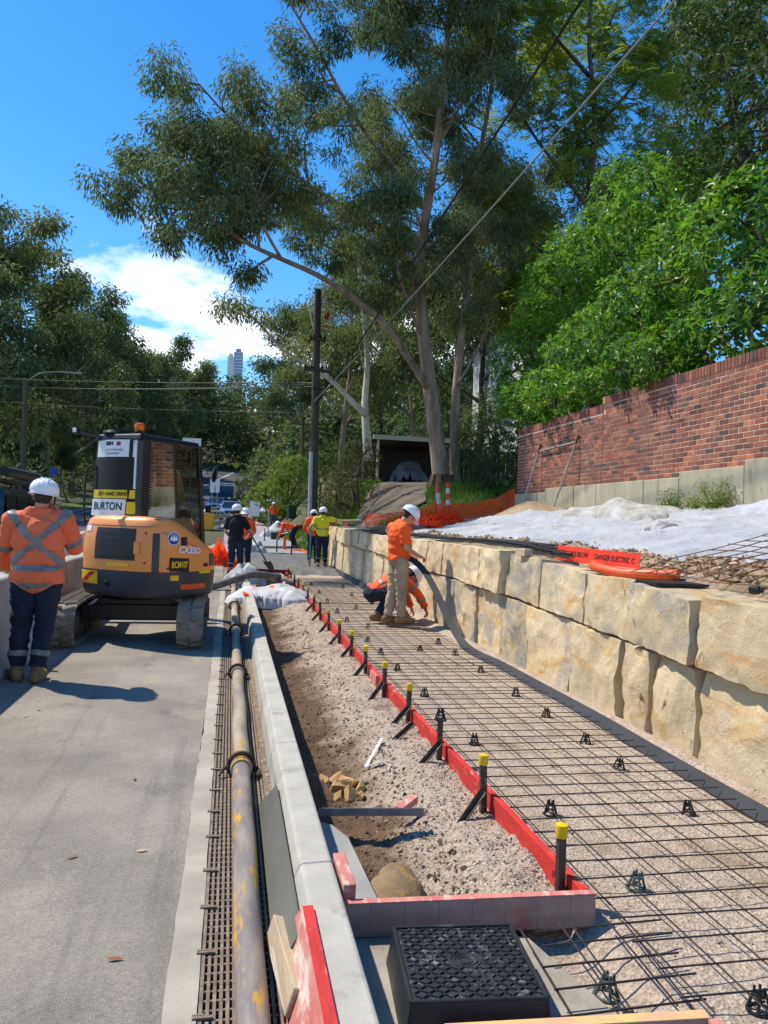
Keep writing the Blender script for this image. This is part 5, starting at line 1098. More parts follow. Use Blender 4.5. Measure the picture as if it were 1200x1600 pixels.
    def shell(nm, ok, off, m, parent, crease=.008, flare=None):
        fs = [f for f in Fc if ok[f].mean() > .5]
        if not fs: return None
        used = np.unique(np.concatenate(fs)); mp = -np.ones(len(V), int); mp[used] = np.arange(len(used)); P = V[used] + Nn[used] * (off + crease * fold[used][:, None])
        fs2 = [tuple(mp[f]) for f in fs]; cnt = {}
        for f in fs2:
            for a, b_ in zip(f, f[1:] + f[:1]): e = (min(a, b_), max(a, b_)); cnt[e] = cnt.get(e, 0) + 1
        nbv = {}
        for (a, b_), c in cnt.items():
            if c == 1: nbv.setdefault(a, []).append(b_); nbv.setdefault(b_, []).append(a)
        for _ in range(6):
            Q = P.copy()
            for a, l_ in nbv.items(): P[a] = .4 * Q[a] + .6 * Q[l_].mean(0)
        lab_ = np.arange(len(P)); E_ = np.array(list(cnt.keys()))                     # separate pieces become objects of their own
        while True:
            mn = np.minimum(lab_[E_[:, 0]], lab_[E_[:, 1]]); l2 = lab_.copy(); np.minimum.at(l2, E_[:, 0], mn); np.minimum.at(l2, E_[:, 1], mn); l2 = l2[l2]
            if (l2 == lab_).all(): break
            lab_ = l2
        first = None
        for c_ in np.unique(lab_):
            sel = lab_ == c_
            if sel.sum() < 24: continue
            m2 = np.cumsum(sel) - 1; me_ = bpy.data.meshes.new(nm); me_.from_pydata(P[sel].tolist(), [], [tuple(int(m2[i]) for i in f) for f in fs2 if sel[f[0]]]); me_.materials.append(m); me_.polygons.foreach_set('use_smooth', [True] * len(me_.polygons)); me_.update(); o_ = obj(nm, me_, parent); first = first or o_
        return first
    for w in wear:
        nm, spec, off, m, bands = w[:5]
        ok = region(spec, w[5](loc_t, V) if len(w) > 5 and w[5] else None); o = shell(nm, ok, off, m, t, .014 if nm in ('shirt', 'trousers') else .003)
        for bn in bands:
            okb = bn(loc_t, V, nb, tv, names) & ok; shell('reflective_band', okb, off + .004, M_tape, o, .014)
    for sd, on in zip('LR', hands):
        if not on: continue
        hm = MB(); wr = J['wr' + sd]; d = (J['wr' + sd] - J['el' + sd]).normalized()
        if hand_dirs and hand_dirs['LR'.index(sd)]: d = Vector(hand_dirs['LR'.index(sd)])
        hand_mesh(hm, wr + d * .012, d, palm['LR'.index(sd)], curl['LR'.index(sd)], 1 if sd == 'R' else -1); me_ = remesh(hm, .0045 if voxel < .0115 else .007, 2); me_.name = 'hand'; me_.materials.append(glove or M_skin); me_.polygons.foreach_set('use_smooth', [True] * len(me_.polygons)); obj('hand', me_, t)
    if hat:
        q = MB(); prof_ = [(.150, -.012), (.152, -.006), (.130, .0), (.128, .03), (.122, .07), (.103, .105), (.07, .13), (.03, .142), (.004, .144)]
        q.lathe(prof_, n=28, caps=False); V2 = []
        for v in q.v:
            x_, y_, z_ = v; y_ *= 1.13
            if z_ < .002: y_ = y_ * 1.0 + (.035 if y_ > .05 else -.0) * min(1, max(0, y_) / .15); z_ -= .012 * max(0, y_ / .15)
            if z_ < .002 and y_ < .06: k_ = .87; x_ *= k_; y_ *= k_ if y_ < 0 else 1
            V2.append((x_, y_, z_))
        q.v = V2
        for s_ in (-.035, 0, .035): q.tube([(s_, .148 * math.cos(a), .0 + .148 * math.sin(a)) for a in np.linspace(.35, 2.75, 14)], [.006] * 14, 6)
        o = q.build('hard_hat', hat, t, smooth=True, ang=50); M_ = Matrix.Translation(hc + up * .030 - hd * .012) @ Rh.to_4x4(); o.data.transform(M_)
    q = MB(); q.ellipsoid(hc + up * .005 - hd * .028, (.080, .082, .085), Rh); o = q.build('hair', M_hair, t, smooth=True)
    for s_ in (-1, 1): MB().ellipsoid(hc + hd * .079 + hr * s_ * .031 + up * .004, (.012, .008, .007), Rh, 8, 6).build('eye', M_eye, t, smooth=True)
    return t
def stand(h=1.78, arms=None, **over):
    k = h / 1.78
    J = dict(hipL=(-.095, 0, .93), hipR=(.095, 0, .93), knL=(-.105, .015, .50), knR=(.105, .015, .50), anL=(-.11, -.02, .085), anR=(.11, -.02, .085), toL=(-.13, .15, .045), toR=(.13, .15, .045),
             shL=(-.185, -.01, 1.435), shR=(.185, -.01, 1.435), nek=(0, 0, 1.50), hed=(0, .025, 1.645), elL=(-.25, -.03, 1.15), elR=(.25, -.03, 1.15), wrL=(-.27, .06, .90), wrR=(.27, .06, .90))
    J.update(over); return {a: tuple(x * k for x in v) for a, v in J.items()}
TR = {'torso': (-.6, .10), 'thigh': (-.4, 2), 'shin': (-1, .88)}
SHL = {'torso': (-.02, 1.3), 'uarm': (-.5, 2), 'farm': (-1, .93), 'neck': (-1, .18)}
SHS = {'torso': (.04, 1.3), 'uarm': (-.5, .80), 'neck': (-1, .18)}
BT = {'foot': (-.6, 1.6), 'shin': (.80, 1.4)}
def ring(bone, lo, hi): return lambda L_, V, nb, tv, nm: np.isin(nb, [k for k, n_ in enumerate(nm) if n_[:-1] == bone]) & (tv > lo) & (tv < hi)
def tring(lo, hi): return lambda L_, V, nb, tv, nm: (nb == 0) & (L_[:, 2] > lo) & (L_[:, 2] < hi)
def xback(L_, V, nb, tv, nm):
    x_, y_, z_ = L_.T; c = .33; s_ = 1.05; d1 = np.abs((z_ - c) - s_ * x_) / math.hypot(1, s_); d2 = np.abs((z_ - c) + s_ * x_) / math.hypot(1, s_)
    return ((np.minimum(d1, d2) < .026) & (y_ < 0.02) & (z_ > .10) & (z_ < .60)) | (((np.abs(np.abs(x_) - .125) < .025)) & (y_ > 0.02) & (z_ > .10))
legbands = [ring('shin', -.02, .10), ring('shin', .52, .66)]
# 1 worker on the phone, seen from behind
J = stand(1.80, anL=(-.135, -.02, .085), anR=(.045, -.10, .085), toL=(-.20, .13, .045), toR=(.065, .07, .045), knL=(-.12, .02, .50), knR=(.075, .0, .50), hipL=(-.095, 0, .92), hipR=(.095, 0, .92),
          shL=(-.205, 0, 1.42), shR=(.205, 0, 1.44), elL=(-.33, .10, 1.15), wrL=(-.34, .30, 1.00), elR=(.30, .10, 1.20), wrR=(.155, .13, 1.47), hed=(.02, .04, 1.645))
person((-1.70, 7.46, 0), RAD(4), 'worker in coral orange shirt with grey cross tape on a phone beside the barrier', J,
       [('boot', BT, .012, M_boot, []), ('trousers', TR, .026, M_navy, legbands), ('shirt', {**SHL, 'torso': (-.26, 1.3), 'thigh': (-.4, .10)}, .034, M_coral, [xback, tring(.055, .105), tring(-.065, -.015), ring('uarm', .72, .92)])],
       voxel=.0105, fat=1.22, hand_dirs=((.1, 1, -.2), (-.35, -.12, 1)), palm=((0, 0, -1), (-1, 0, 0)), curl=(.5, .75), head_dir=(.06, 1, -.06))
q = MB(); q.box((0, 0, 0), (.010, .075, .15)); o = q.build('mobile_phone', M_chairb, bevel=.004); tag(o, 'dark mobile phone held to the ear of the worker in coral', 'phone'); o.location = (-1.598, 7.575, 1.64); o.rotation_euler = (RAD(18), RAD(6), RAD(4))
q = MB(); q.add([(0, 0, 0), (.14, .0, -.10), (.15, .06, -.06), (.02, .05, .05), (.10, -.01, .06)], [(0, 1, 2, 3), (0, 1, 4)]); o = tag(q.build('hi_vis_tag', mat('lime_tag', S(190, 240, 30), rough=.6)), 'lime green hi vis cloth lying on the barrier top beside the worker', 'cloth'); o.location = (-2.20, 8.25, .93)
# 2 man in khaki trousers holding the foam strip, turned to the wall
J = stand(1.76, anL=(-.07, -.10, .085), anR=(.07, .06, .085), toL=(-.09, .07, .045), toR=(.085, .23, .045), knL=(-.08, -.03, .50), knR=(.09, .04, .50), hipL=(-.09, .02, .93), hipR=(.09, .02, .93), shL=(-.18, -.01, 1.42), shR=(.18, .01, 1.42), nek=(0, .055, 1.495), hed=(0, .155, 1.60),
          elL=(-.20, .02, 1.13), wrL=(-.09, .24, 1.00), elR=(.23, .03, 1.13), wrR=(.15, .27, 1.02))
khaki = person((2.44, 11.06, .055), RAD(-80), 'man in orange polo shirt and khaki trousers holding up the foam strip', J,
       [('boot', {**BT, 'shin': (.86, 1.4)}, .010, M_boot, []), ('trousers', {**TR, 'torso': (-.6, .08), 'shin': (-1, .93)}, .022, M_khaki, []), ('shirt', {**SHS, 'torso': (.05, 1.3)}, .028, M_hiorange, [])],
       voxel=.011, fat=1.05, head_dir=(.0, .74, -.67), curl=(.95, .95), palm=((0, .1, -1), (0, .1, -1)), hand_dirs=((.25, 1, -.25), (-.2, 1, -.35)))
# 3 crouching man fixing the strip at the wall foot
J = dict(hipL=(-.09, -.10, .40), hipR=(.09, -.10, .40), knL=(-.15, .26, .52), knR=(.16, .22, .42), anL=(-.14, .06, .085), anR=(.15, -.08, .085), toL=(-.16, .22, .045), toR=(.17, .08, .045), shL=(-.17, .34, .66), shR=(.18, .33, .62), nek=(0, .42, .67), hed=(-.01, .53, .66), elL=(-.24, .50, .40), wrL=(-.17, .60, .16), elR=(.25, .55, .42), wrR=(.17, .70, .20))
person((2.26, 11.52, .05), RAD(-84), 'crouching man in orange long sleeves with grey bands fixing the strip at the wall foot', J,
       [('boot', BT, .010, M_boot, []), ('trousers', TR, .020, M_navy, [ring('shin', .0, .14), ring('thigh', .62, .76)]), ('shirt', {**SHL, 'torso': (-.02, 1.3)}, .022, M_hiorange, [ring('uarm', .50, .68), ring('farm', .25, .45), tring(.16, .21)])],
       voxel=.011, head_dir=(0, .45, -.9), curl=(.8, .8), palm=((0, 0, -1), (0, 0, -1)), hand_dirs=((0, .4, -1), (0, .4, -1)))
# 4 man in the yellow shirt with his arm along the wall
J = stand(1.80, shL=(-.20, -.02, 1.43), shR=(.20, 0, 1.45), elR=(.46, .07, 1.40), wrR=(.70, .10, 1.34), elL=(-.34, -.05, 1.19), wrL=(-.24, .12, 1.10))
person((2.78, 23.4, .10), RAD(-2), 'man in hi vis yellow shirt stretching an arm along the block wall', J,
       [('boot', BT, .010, M_boot, []), ('trousers', TR, .018, M_navy, legbands), ('shirt', {**SHL, 'torso': (.0, 1.3)}, .024, M_hiyel, [tring(.19, .24), ring('uarm', .6, .8)])], voxel=.014, fat=1.10, glove=M_black)
# 5 man in orange half hidden behind him
J = stand(1.76, elL=(-.30, .08, 1.17), wrL=(-.22, .28, 1.05), elR=(.27, .08, 1.17), wrR=(.2, .28, 1.05), nek=(0, .08, 1.48), hed=(0, .16, 1.60), shL=(-.19, .04, 1.42), shR=(.19, .04, 1.42))
person((2.64, 24.7, .10), RAD(-4), 'man in orange shirt partly hidden behind the man in yellow', J, [('boot', BT, .010, M_boot, []), ('trousers', TR, .018, M_navy, legbands), ('shirt', SHL, .022, M_hiorange, [])], voxel=.016, fat=1.05, head_dir=(0, .9, -.4))
# 6 man bending over the fresh concrete
J = dict(hipL=(-.095, -.12, .86), hipR=(.095, -.12, .86), knL=(-.12, .05, .48), knR=(.12, -.02, .48), anL=(-.13, -.08, .085), anR=(.13, -.20, .085), toL=(-.14, .09, .045), toR=(.14, -.03, .045), shL=(-.18, .38, .98), shR=(.18, .38, .98), nek=(0, .46, .99), hed=(0, .60, .96), elL=(-.22, .46, .70), wrL=(-.17, .58, .46), elR=(.22, .46, .70), wrR=(.17, .58, .46))
person((2.62, 33.0, float(prof(33)) + .09), RAD(84), 'man in orange bending low over the new concrete with a float', J, [('boot', BT, .010, M_boot, []), ('trousers', TR, .018, M_navy, []), ('shirt', SHL, .022, M_hiorange, [])], voxel=.018, head_dir=(0, .6, -.8))
# 7 man in the black shirt holding a shovel
J = stand(1.80, elR=(.30, .16, 1.18), wrR=(.26, .42, 1.12), elL=(-.27, -.02, 1.14), wrL=(-.20, .18, .96), anR=(.12, .06, .085), toR=(.16, .22, .045), anL=(-.12, -.05, .085), knR=(.11, .06, .5))
gaiter = mat('orange_gaiter', S(240, 120, 84), S(222, 104, 70), s=5, rough=.8)
person((.15, 19.2, .02), RAD(-26), 'man in black shirt and navy trousers with orange gaiters holding a shovel', J,
       [('boot', BT, .010, M_black, []), ('trousers', TR, .018, M_navy, [ring('shin', .26, .38)]), ('gaiter', {'shin': (.50, .80)}, .024, gaiter, []), ('shirt', {**SHS, 'torso': (.0, 1.3)}, .024, M_black, [])], voxel=.013, fat=1.08, palm=((0, 0, -1), (-1, 0, 0)), curl=(.8, .9))
# 8 man behind him in a vest
J = stand(1.74, elL=(-.28, .06, 1.15), wrL=(-.16, .24, 1.0), elR=(.28, .06, 1.15), wrR=(.16, .24, 1.0))
person((.42, 21.6, .02), RAD(160), 'man with white helmet and orange vest standing behind the man in black', J, [('boot', BT, .010, M_boot, []), ('trousers', TR, .018, M_navy, legbands), ('shirt', SHL, .022, M_hiorange, [tring(.12, .18)])], voxel=.017)
# 9 man by the white ute
p = at_y(427, 815, 55); J = stand(1.78, elL=(-.30, .02, 1.16), wrL=(-.30, .2, 1.0), anL=(-.10, .10, .085), toL=(-.11, .26, .045), knL=(-.1, .10, .5))
person((p.x, 55, float(prof(55)) + .03), RAD(20), 'man in orange shirt and jeans walking towards the white ute', J, [('boot', BT, .010, M_boot, []), ('trousers', TR, .018, mat('blue_denim', S(70, 92, 124), S(56, 76, 106), s=5, rough=.9), []), ('shirt', SHL, .022, M_hiorange, [])], voxel=.022)
# shovel of man 7
sv = thing('shovel', 'long handled shovel held by the man in black', 'shovel', (.15, 19.2, .02), RAD(-26))
a, c = Vector((.20, .34, 1.16)), Vector((.42, .95, .40)); d = (c - a).normalized()
MB().tube([a - d * .35, c], .019, 10).build('handle', mat('shovel_wood', S(90, 84, 76), rough=.8), sv, smooth=True)
def blade(u, v): w_ = .14 * (1 - .35 * max(0, v - .5) * 2 * (abs(u - .5) * 2)); s_ = (u - .5) * 2; return c + d * (v * .30) + Vector((1, -.3, 0)).normalized() * w_ * s_ + Vector((0, 0, 1)) * .03 * (s_ * s_)
MB().grid(blade, 8, 8).build('blade', M_steel, sv, smooth=True)
# blue rod beside the man in yellow
q = MB(); q.tube([(2.40, 23.2, .06), (2.40, 23.25, 1.38)], .022, 8); tag(q.build('blue_rod', mat('blue_paint', S(60, 120, 160), rough=.5), smooth=True), 'blue rod standing upright beside the man in yellow', 'rod')

# ------------------------------------------------------------------ excavator
EX = thing('mini_excavator', 'orange and dark grey mini excavator with black cab on rubber tracks in the lane', 'excavator', (-1.11, 10.05, 0.0))
M_eor = mat('excavator_orange', S(242, 154, 76), S(230, 144, 70), s=2, rough=.42, coat=.15, c3=S(196, 146, 100), s3=5, t3=.58, w3=.2, bump=.05, bs=20)
M_edk = mat('excavator_charcoal', S(62, 66, 74), S(52, 55, 62), s=3, rough=.5, bump=.1, bs=60)
M_ebl = mat('excavator_black', S(26, 27, 30), S(20, 21, 23), s=4, rough=.35)
M_egr = mat('grille_black', S(38, 38, 40), rough=.5); M_rub = mat('track_rubber', S(148, 138, 122), S(112, 104, 92), s=7, rough=.9, bump=.3, bs=50, c3=S(126, 116, 100), s3=6, t3=.55, w3=.15)
M_iron = mat('dirty_iron', S(96, 88, 76), S(64, 60, 54), s=9, rough=.85, bump=.3, bs=60)
M_wht = mat('white_sticker', S(228, 230, 232), rough=.5); M_yel = mat('yellow_sticker', S(236, 198, 30), rough=.5); M_prt = mat('black_lettering', S(20, 20, 22), rough=.5)
M_grn = mat('teal_lettering', S(30, 92, 84), rough=.5); M_rrd = mat('reflective_red', S(210, 34, 36), rough=.4); M_blu = mat('blue_sign', S(34, 62, 156), rough=.5)
M_refo = mat('reflective_orange', S(238, 120, 40), rough=.4)
# undercarriage
TL, TH, TW = 2.1, .52, .30
def stadium(r, l, n=12):
    pts = []
    for k in range(n + 1): a = -math.pi / 2 + math.pi * k / n; pts.append((l / 2 - r + r * math.cos(a), r + r * math.sin(a)))
    for k in range(n + 1): a = math.pi / 2 + math.pi * k / n; pts.append((-l / 2 + r + r * math.cos(a), r + r * math.sin(a)))
    return pts
def along(poly, s_):
    P = np.array(poly + poly[:1]); d = np.linalg.norm(np.diff(P, axis=0), axis=1); c = np.concatenate([[0], np.cumsum(d)]); s_ = s_ % c[-1]; i = min(int(np.searchsorted(c, s_, side='right')) - 1, len(d) - 1); f = (s_ - c[i]) / max(d[i], 1e-9); tn = (P[i + 1] - P[i]) / max(d[i], 1e-9); return P[i] + (P[i + 1] - P[i]) * f, tn, c[-1]
def track(xc):
    o_ = stadium(TH / 2 - .022, TL - .044); o_ = [(a, c + .022) for a, c in o_]; q = MB(); n = len(o_)
    inn = stadium(TH / 2 - .055, TL - .11); inn = [(a, c + .055) for a, c in inn]
    for side in (0,):
        vs = [(xc - TW / 2, a, c) for a, c in o_] + [(xc + TW / 2, a, c) for a, c in o_] + [(xc - TW / 2, a, c) for a, c in inn] + [(xc + TW / 2, a, c) for a, c in inn]; fs = []
        for k in range(n):
            m_ = (k + 1) % n; fs += [(k, m_, n + m_, n + k), (2 * n + k, 3 * n + k, 3 * n + m_, 2 * n + m_), (k, 2 * n + k, 2 * n + m_, m_), (n + k, n + m_, 3 * n + m_, 3 * n + k)]
        q.add(vs, fs)
    _, _, per = along(o_, 0); nl = 40
    for k in range(nl):                              # chevron lugs: a staggered pair per pitch
        for sd in (-1, 1):
            p, tn, _ = along(o_, per * (k + (.25 if sd > 0 else 0)) / nl); nn = np.array([tn[1], -tn[0]]); 
            if np.dot(nn, p - np.array([0, TH / 2])) < 0: nn = -nn
            c3 = Vector((xc + sd * TW * .255, p[0] + nn[0] * .008, p[1] + nn[1] * .008)); ex = Vector((1, tn[0] * .35 * -sd, tn[1] * .35 * -sd)).normalized(); en = Vector((0, nn[0], nn[1])); et = ex.cross(en); R_ = Matrix((ex, et, en)).transposed(); q.box(c3, (TW * .47, .045, .034), R_, taper=(.94, .62))
    q.build('rubber_track', M_rub, EX)
    q = MB(); q.bar((xc, -TL / 2 + .34, .26), (xc, TL / 2 - .34, .26), .16, .20)
    for y_ in (-.45, -.15, .15, .45): q.lathe([(.075, -.10), (.075, .10)], (xc, y_, .13), 14, 'x')
    q.build('track_frame', M_iron, EX, bevel=.006)
    for y_, nm, r_ in ((-TL / 2 + .27, 'sprocket', .185), (TL / 2 - .27, 'idler', .18)):
        q = MB(); q.lathe([(.05, -.145), (.10, -.14), (.11, -.10), (r_, -.06), (r_, .06), (.11, .10), (.10, .14), (.05, .145)], (xc, y_, .26), 22, 'x')
        for k in range(8): a = 2 * math.pi * k / 8; q.lathe([(.011, -.152), (.011, .152)], (xc, y_ + .075 * math.cos(a), .26 + .075 * math.sin(a)), 6, 'x')
        q.build(nm, M_iron, EX, smooth=True)
for xc in (-.70, .70): track(xc)
q = MB(); q.b2(-.60, .60, -.32, .32, .26, .44); q.prism([(-.58, .30), (.58, .30), (.40, .52), (-.40, .52)], -.28, .28, 'y'); q.lathe([(.40, .50), (.42, .52), (.42, .58), (.36, .60)], (0, 0, 0), 30); q.build('undercarriage', M_ebl, EX, bevel=.01)
q = MB(); q.prism([(1.32, .03), (1.36, .03), (1.40, .18), (1.36, .36), (1.31, .36), (1.34, .18)], -.86, .86, 'x'); q.bar((-.4, .3, .30), (-.4, 1.34, .20), .10, .12); q.bar((.4, .3, .30), (.4, 1.34, .20), .10, .12); q.build('dozer_blade', M_edk, EX, bevel=.006)
# upper structure, slewed to the right
TH_U = RAD(-35); UO = Vector((.27, .0, 0))
def up(o): o.rotation_euler = (0, 0, TH_U); o.location = UO; return o
def ubuild(q, nm, m, parent=None, **k):
    o = q.build(nm, m, parent or EX, **k)
    if parent is None: up(o)
    return o
ol = dense([(.18, .46, 0), (-.30, .58, 0), (-.62, .58, 0), (-.70, .30, 0), (-.715, -.28, 0), (-.69, -.58, 0), (-.60, -.74, 0), (-.36, -.825, 0), (0, -.855, 0), (.30, -.835, 0), (.50, -.765, 0), (.625, -.62, 0), (.69, -.38, 0), (.72, -.10, 0), (.70, .14, 0), (.60, .34, 0), (.42, .44, 0), (.18, .46, 0)], 120)
OL = np.array([(p.x, p.y) for p in ol[:-1]]); OLd = np.linalg.norm(np.diff(np.vstack([OL, OL[:1]]), axis=0), axis=1); OLc = np.concatenate([[0], np.cumsum(OLd)]); PER = OLc[-1]
def opt(s_):
    s_ = s_ % PER; i = min(int(np.searchsorted(OLc, s_, side='right')) - 1, len(OL) - 1); f = (s_ - OLc[i]) / OLd[i]; return OL[i] * (1 - f) + OL[(i + 1) % len(OL)] * f
def s_of(x_, y_): d = np.hypot(OL[:, 0] - x_, OL[:, 1] - y_); return float(OLc[int(d.argmin())])
OL *= .965; OLd *= .965; OLc *= .965; PER *= .965
S_SEAM, S_END = s_of(.52, -.69), s_of(.60, .34)
def kz(s_): t_ = (s_ - S_SEAM) / (S_END - S_SEAM); return 1 - .62 * float(smooth01(t_ * .92)) if s_ > S_SEAM else 1.0
ZS = [(.56, .90), (.58, .955), (.64, .985), (.84, 1.0), (.868, 1.0), (.874, .992), (1.05, 1.0), (1.25, .99), (1.38, .965), (1.46, .93), (1.50, .88), (1.515, .80)]
def sc(z): return float(np.interp(z, [a for a, _ in ZS], [c for _, c in ZS]))
ZB = .87
def surf(s_, z, off=0.0):
    k = kz(s_); zl = z if z < ZB else ZB + (z - ZB) / k; p = opt(s_); c = sc(zl); q_ = opt(s_ + .01) - opt(s_ - .01); n_ = np.array([q_[1], -q_[0]]); n_ /= np.linalg.norm(n_)
    if n_ @ p < 0: n_ = -n_
    return Vector((p[0] * c + n_[0] * off, p[1] * c + n_[1] * off, z))
def loft(zlist, zfun, m_idx=None):
    q = MB(); n = 118
    for zi, (z, c) in enumerate(zlist):
        for k in range(n): s_ = PER * k / n; p = opt(s_); zr = z if z <= ZB else ZB + (z - ZB) * kz(s_); q.v.append((p[0] * c, p[1] * c, zr))
    for zi in range(len(zlist) - 1):
        for k in range(n): a, b_ = zi * n + k, zi * n + (k + 1) % n; q.f.append((a, b_, b_ + n, a + n)); q.m.append(0)
    q.f.append(tuple(range(n - 1, -1, -1))); q.m.append(0); q.f.append(tuple(range((len(zlist) - 1) * n, len(zlist) * n))); q.m.append(0); return q
ubuild(loft([z for z in ZS if z[0] <= .869], None), 'lower_skirt', M_edk, smooth=True, ang=50)
ubuild(loft([(.8705, .975)] + [(z, c) for z, c in ZS if z > .87], None), 'engine_cover', M_eor, smooth=True, ang=50)
def patch(nm, s0, s1, z0, z1, off, m, parent=None, n=8, rnd_=0.0, zs=0.0):
    q = MB(); nz_ = 3
    def fn(u, v): s_ = s0 + (s1 - s0) * u; return surf(s_, z0 + (z1 - z0) * v + zs * u, off)
    q.grid(fn, n, nz_)
    k = len(q.v); back = MB().grid(lambda u, v: surf(s0 + (s1 - s0) * u, z0 + (z1 - z0) * v + zs * u, -.01), n, nz_)
    q.add(back.v, [f[::-1] for f in back.f]); rim = []
    idx_ = lambda i, j: j * (n + 1) + i
    loop = [idx_(i, 0) for i in range(n)] + [idx_(n, j) for j in range(nz_)] + [idx_(i, nz_) for i in range(n, 0, -1)] + [idx_(0, j) for j in range(nz_, 0, -1)]
    for a, b_ in zip(loop, loop[1:] + loop[:1]): q.f.append((a, k + a, k + b_, b_)); q.m.append(0)
    return ubuild(q, nm, m, parent, smooth=True, ang=40)
def stext(s_txt, sc_, zc, size, m, nm='lettering', off=.008, sx=1.0, bold=.001, shear=0.0, slope=0.0):
    o = text(nm, s_txt, size, m, EX, Matrix.Identity(4), .0008, sx, shear, bold); up(o)
    for v in o.data.vertices: x_, y_, z_ = v.co; v.co = surf(sc_ + x_, zc + y_ + slope * x_, off + z_)
    return o
patch('cover_seam', S_SEAM - .05, S_SEAM + .03, .875, 1.485, .008, M_edk, n=4)
gd = patch('engine_door', s_of(-.30, -.80), s_of(.30, -.81), 1.00, 1.37, .012, M_egr, n=10)
for k_ in range(5): patch('door_slat', s_of(-.27, -.80), s_of(.27, -.81), 1.035 + k_ * .07, 1.043 + k_ * .07, .017, M_ebl, n=10)
patch('cover_crease', s_of(-.66, -.62), S_SEAM - .06, 1.392, 1.399, .004, M_edk, n=14); patch('cover_crease', S_SEAM + .05, s_of(.70, -.1), 1.335, 1.341, .003, M_edk, n=14, zs=-.20)
for xy_, z_ in (((-.62, -.70), .98), ((-.62, -.70), 1.30), ((.42, -.79), .98), ((.42, -.79), 1.32), ((.60, -.60), .92)):
    q = MB(); q.lathe([(.0, 0), (.013, 0), (.011, .007), (.0, .008)], n=8, caps=False); q.v = [tuple(surf(s_of(*xy_) + v[0], z_ + v[1], .001 + v[2])) for v in q.v]; ubuild(q, 'bolt', M_ebl)
patch('door_handle', s_of(.30, -.82), s_of(.36, -.80), 1.08, 1.22, .030, M_eor, n=3)
# hazard chevron: yellow plate with red diagonal
s0, s1 = s_of(-.575, -.715), s_of(-.26, -.81); patch('hazard_plate', s0, s1, .70, .85, .008, M_yel)
q = MB(); sw = s1 - s0
q.add([surf(s0 + sw * a, z, .017) for a, z in ((.0, .705), (.30, .705), (.65, .775), (1.0, .845), (.70, .845), (.35, .775))], [(0, 1, 2, 5), (5, 2, 3, 4)]); ubuild(q, 'hazard_stripe', M_rrd)
q = MB(); q.ellipsoid((0, 0, 0), (.06, .03, .035), None, 14, 8); q.v = [tuple(surf(s_of(-.10, -.885) + v[0], .72 + v[2], v[1] * .6)) for v in q.v]; ubuild(q, 'towing_eye', M_ebl, smooth=True)
patch('name_tag', s_of(-.52, -.75), s_of(-.44, -.77), 1.32, 1.39, .006, M_wht)
patch('warning_label', s_of(-.10, -.885), s_of(.22, -.87), .93, .965, .0135, M_yel)
# right side of the covers
sP = s_of(.645, -.45); patch('number_plate', sP - .15, sP + .13, .885, 1.045, .009, M_prt, zs=-.015); stext('BCM107', sP - .01, .957, .105, M_yel, 'plate_lettering', .0125, .62, .002)
sL = s_of(.69, -.37); stext('CX35D', sL + .06, 1.125, .105, M_wht, 'model_lettering', .0105, 1.05, .004, .25, -.06)
sR = s_of(.61, -.53); q = MB()
q.lathe([(.0, 0), (.080, 0), (.080, .004), (.0, .004)], n=24, caps=False); q.v = [tuple(surf(sR + .0 + v[0], 1.265 + v[1], .006 + v[2])) for v in q.v]; ubuild(q, 'ear_protection_sign_rim', M_wht, smooth=True)
q = MB(); q.lathe([(.0, 0), (.070, 0), (.070, .005), (.0, .005)], n=24, caps=False); q.v = [tuple(surf(sR + v[0], 1.265 + v[1], .007 + v[2])) for v in q.v]; sg = ubuild(q, 'ear_protection_sign', M_blu, smooth=True)
q = MB()
for (cx_, cz_, rx_, rz_) in ((0, .0, .028, .030), (-.036, -.004, .013, .022), (.036, -.004, .013, .022)):
    k = len(q.v); pts = [(cx_ + rx_ * math.cos(a), cz_ + rz_ * math.sin(a)) for a in np.linspace(0, 6.283, 17)[:-1]]; q.add([surf(sR + a, 1.265 + c, .0135) for a, c in pts], [tuple(range(16))])
pts = [(.040 * math.cos(a), .012 + .040 * math.sin(a)) for a in np.linspace(.2, 2.94, 12)]; pts2 = [(.032 * math.cos(a), .012 + .032 * math.sin(a)) for a in np.linspace(.2, 2.94, 12)]
q.add([surf(sR + a, 1.265 + c, .0138) for a, c in pts + pts2], [(i, i + 1, 13 + i, 12 + i) for i in range(11)]); ubuild(q, 'ear_muff_symbol', M_wht)
sW = s_of(.68, -.40); patch('round_recess', sW - .03, sW + .06, 1.185, 1.285, .006, M_ebl, n=4)
q = MB(); q.lathe([(.0, 0), (.026, 0), (.026, .01), (.0, .012)], n=14, caps=False); q.v = [tuple(surf(sW + .015 + v[0], 1.235 + v[1], .007 + v[2])) for v in q.v]; ubuild(q, 'fuel_cap', M_coup, smooth=True)
sE = s_of(.71, -.02); patch('side_lamp', sE + .10, sE + .30, .93, 1.08, .006, M_ebl, n=5); patch('oval_recess', sE - .02, sE + .06, .925, .97, .006, M_ebl, n=4); patch('small_label', sE - .10, sE + .12, .845, .88, .0075, M_yel, n=5)
patch('small_label', sP - .13, sP - .02, .775, .835, .006, M_yel, n=3)
rs = patch('reflective_strip', sP + .02, sP + .44, .665, .725, .007, M_refo, n=12)
q = MB(); w_ = .42 / 9
for k in range(9): a = sP + .02 + k * w_; q.add([surf(a, .667, .009), surf(a + w_ * .45, .667, .009), surf(a + w_ * .95, .723, .009), surf(a + w_ * .5, .723, .009)], [(0, 1, 2, 3)])
ubuild(q, 'reflective_stripe', M_rrd)
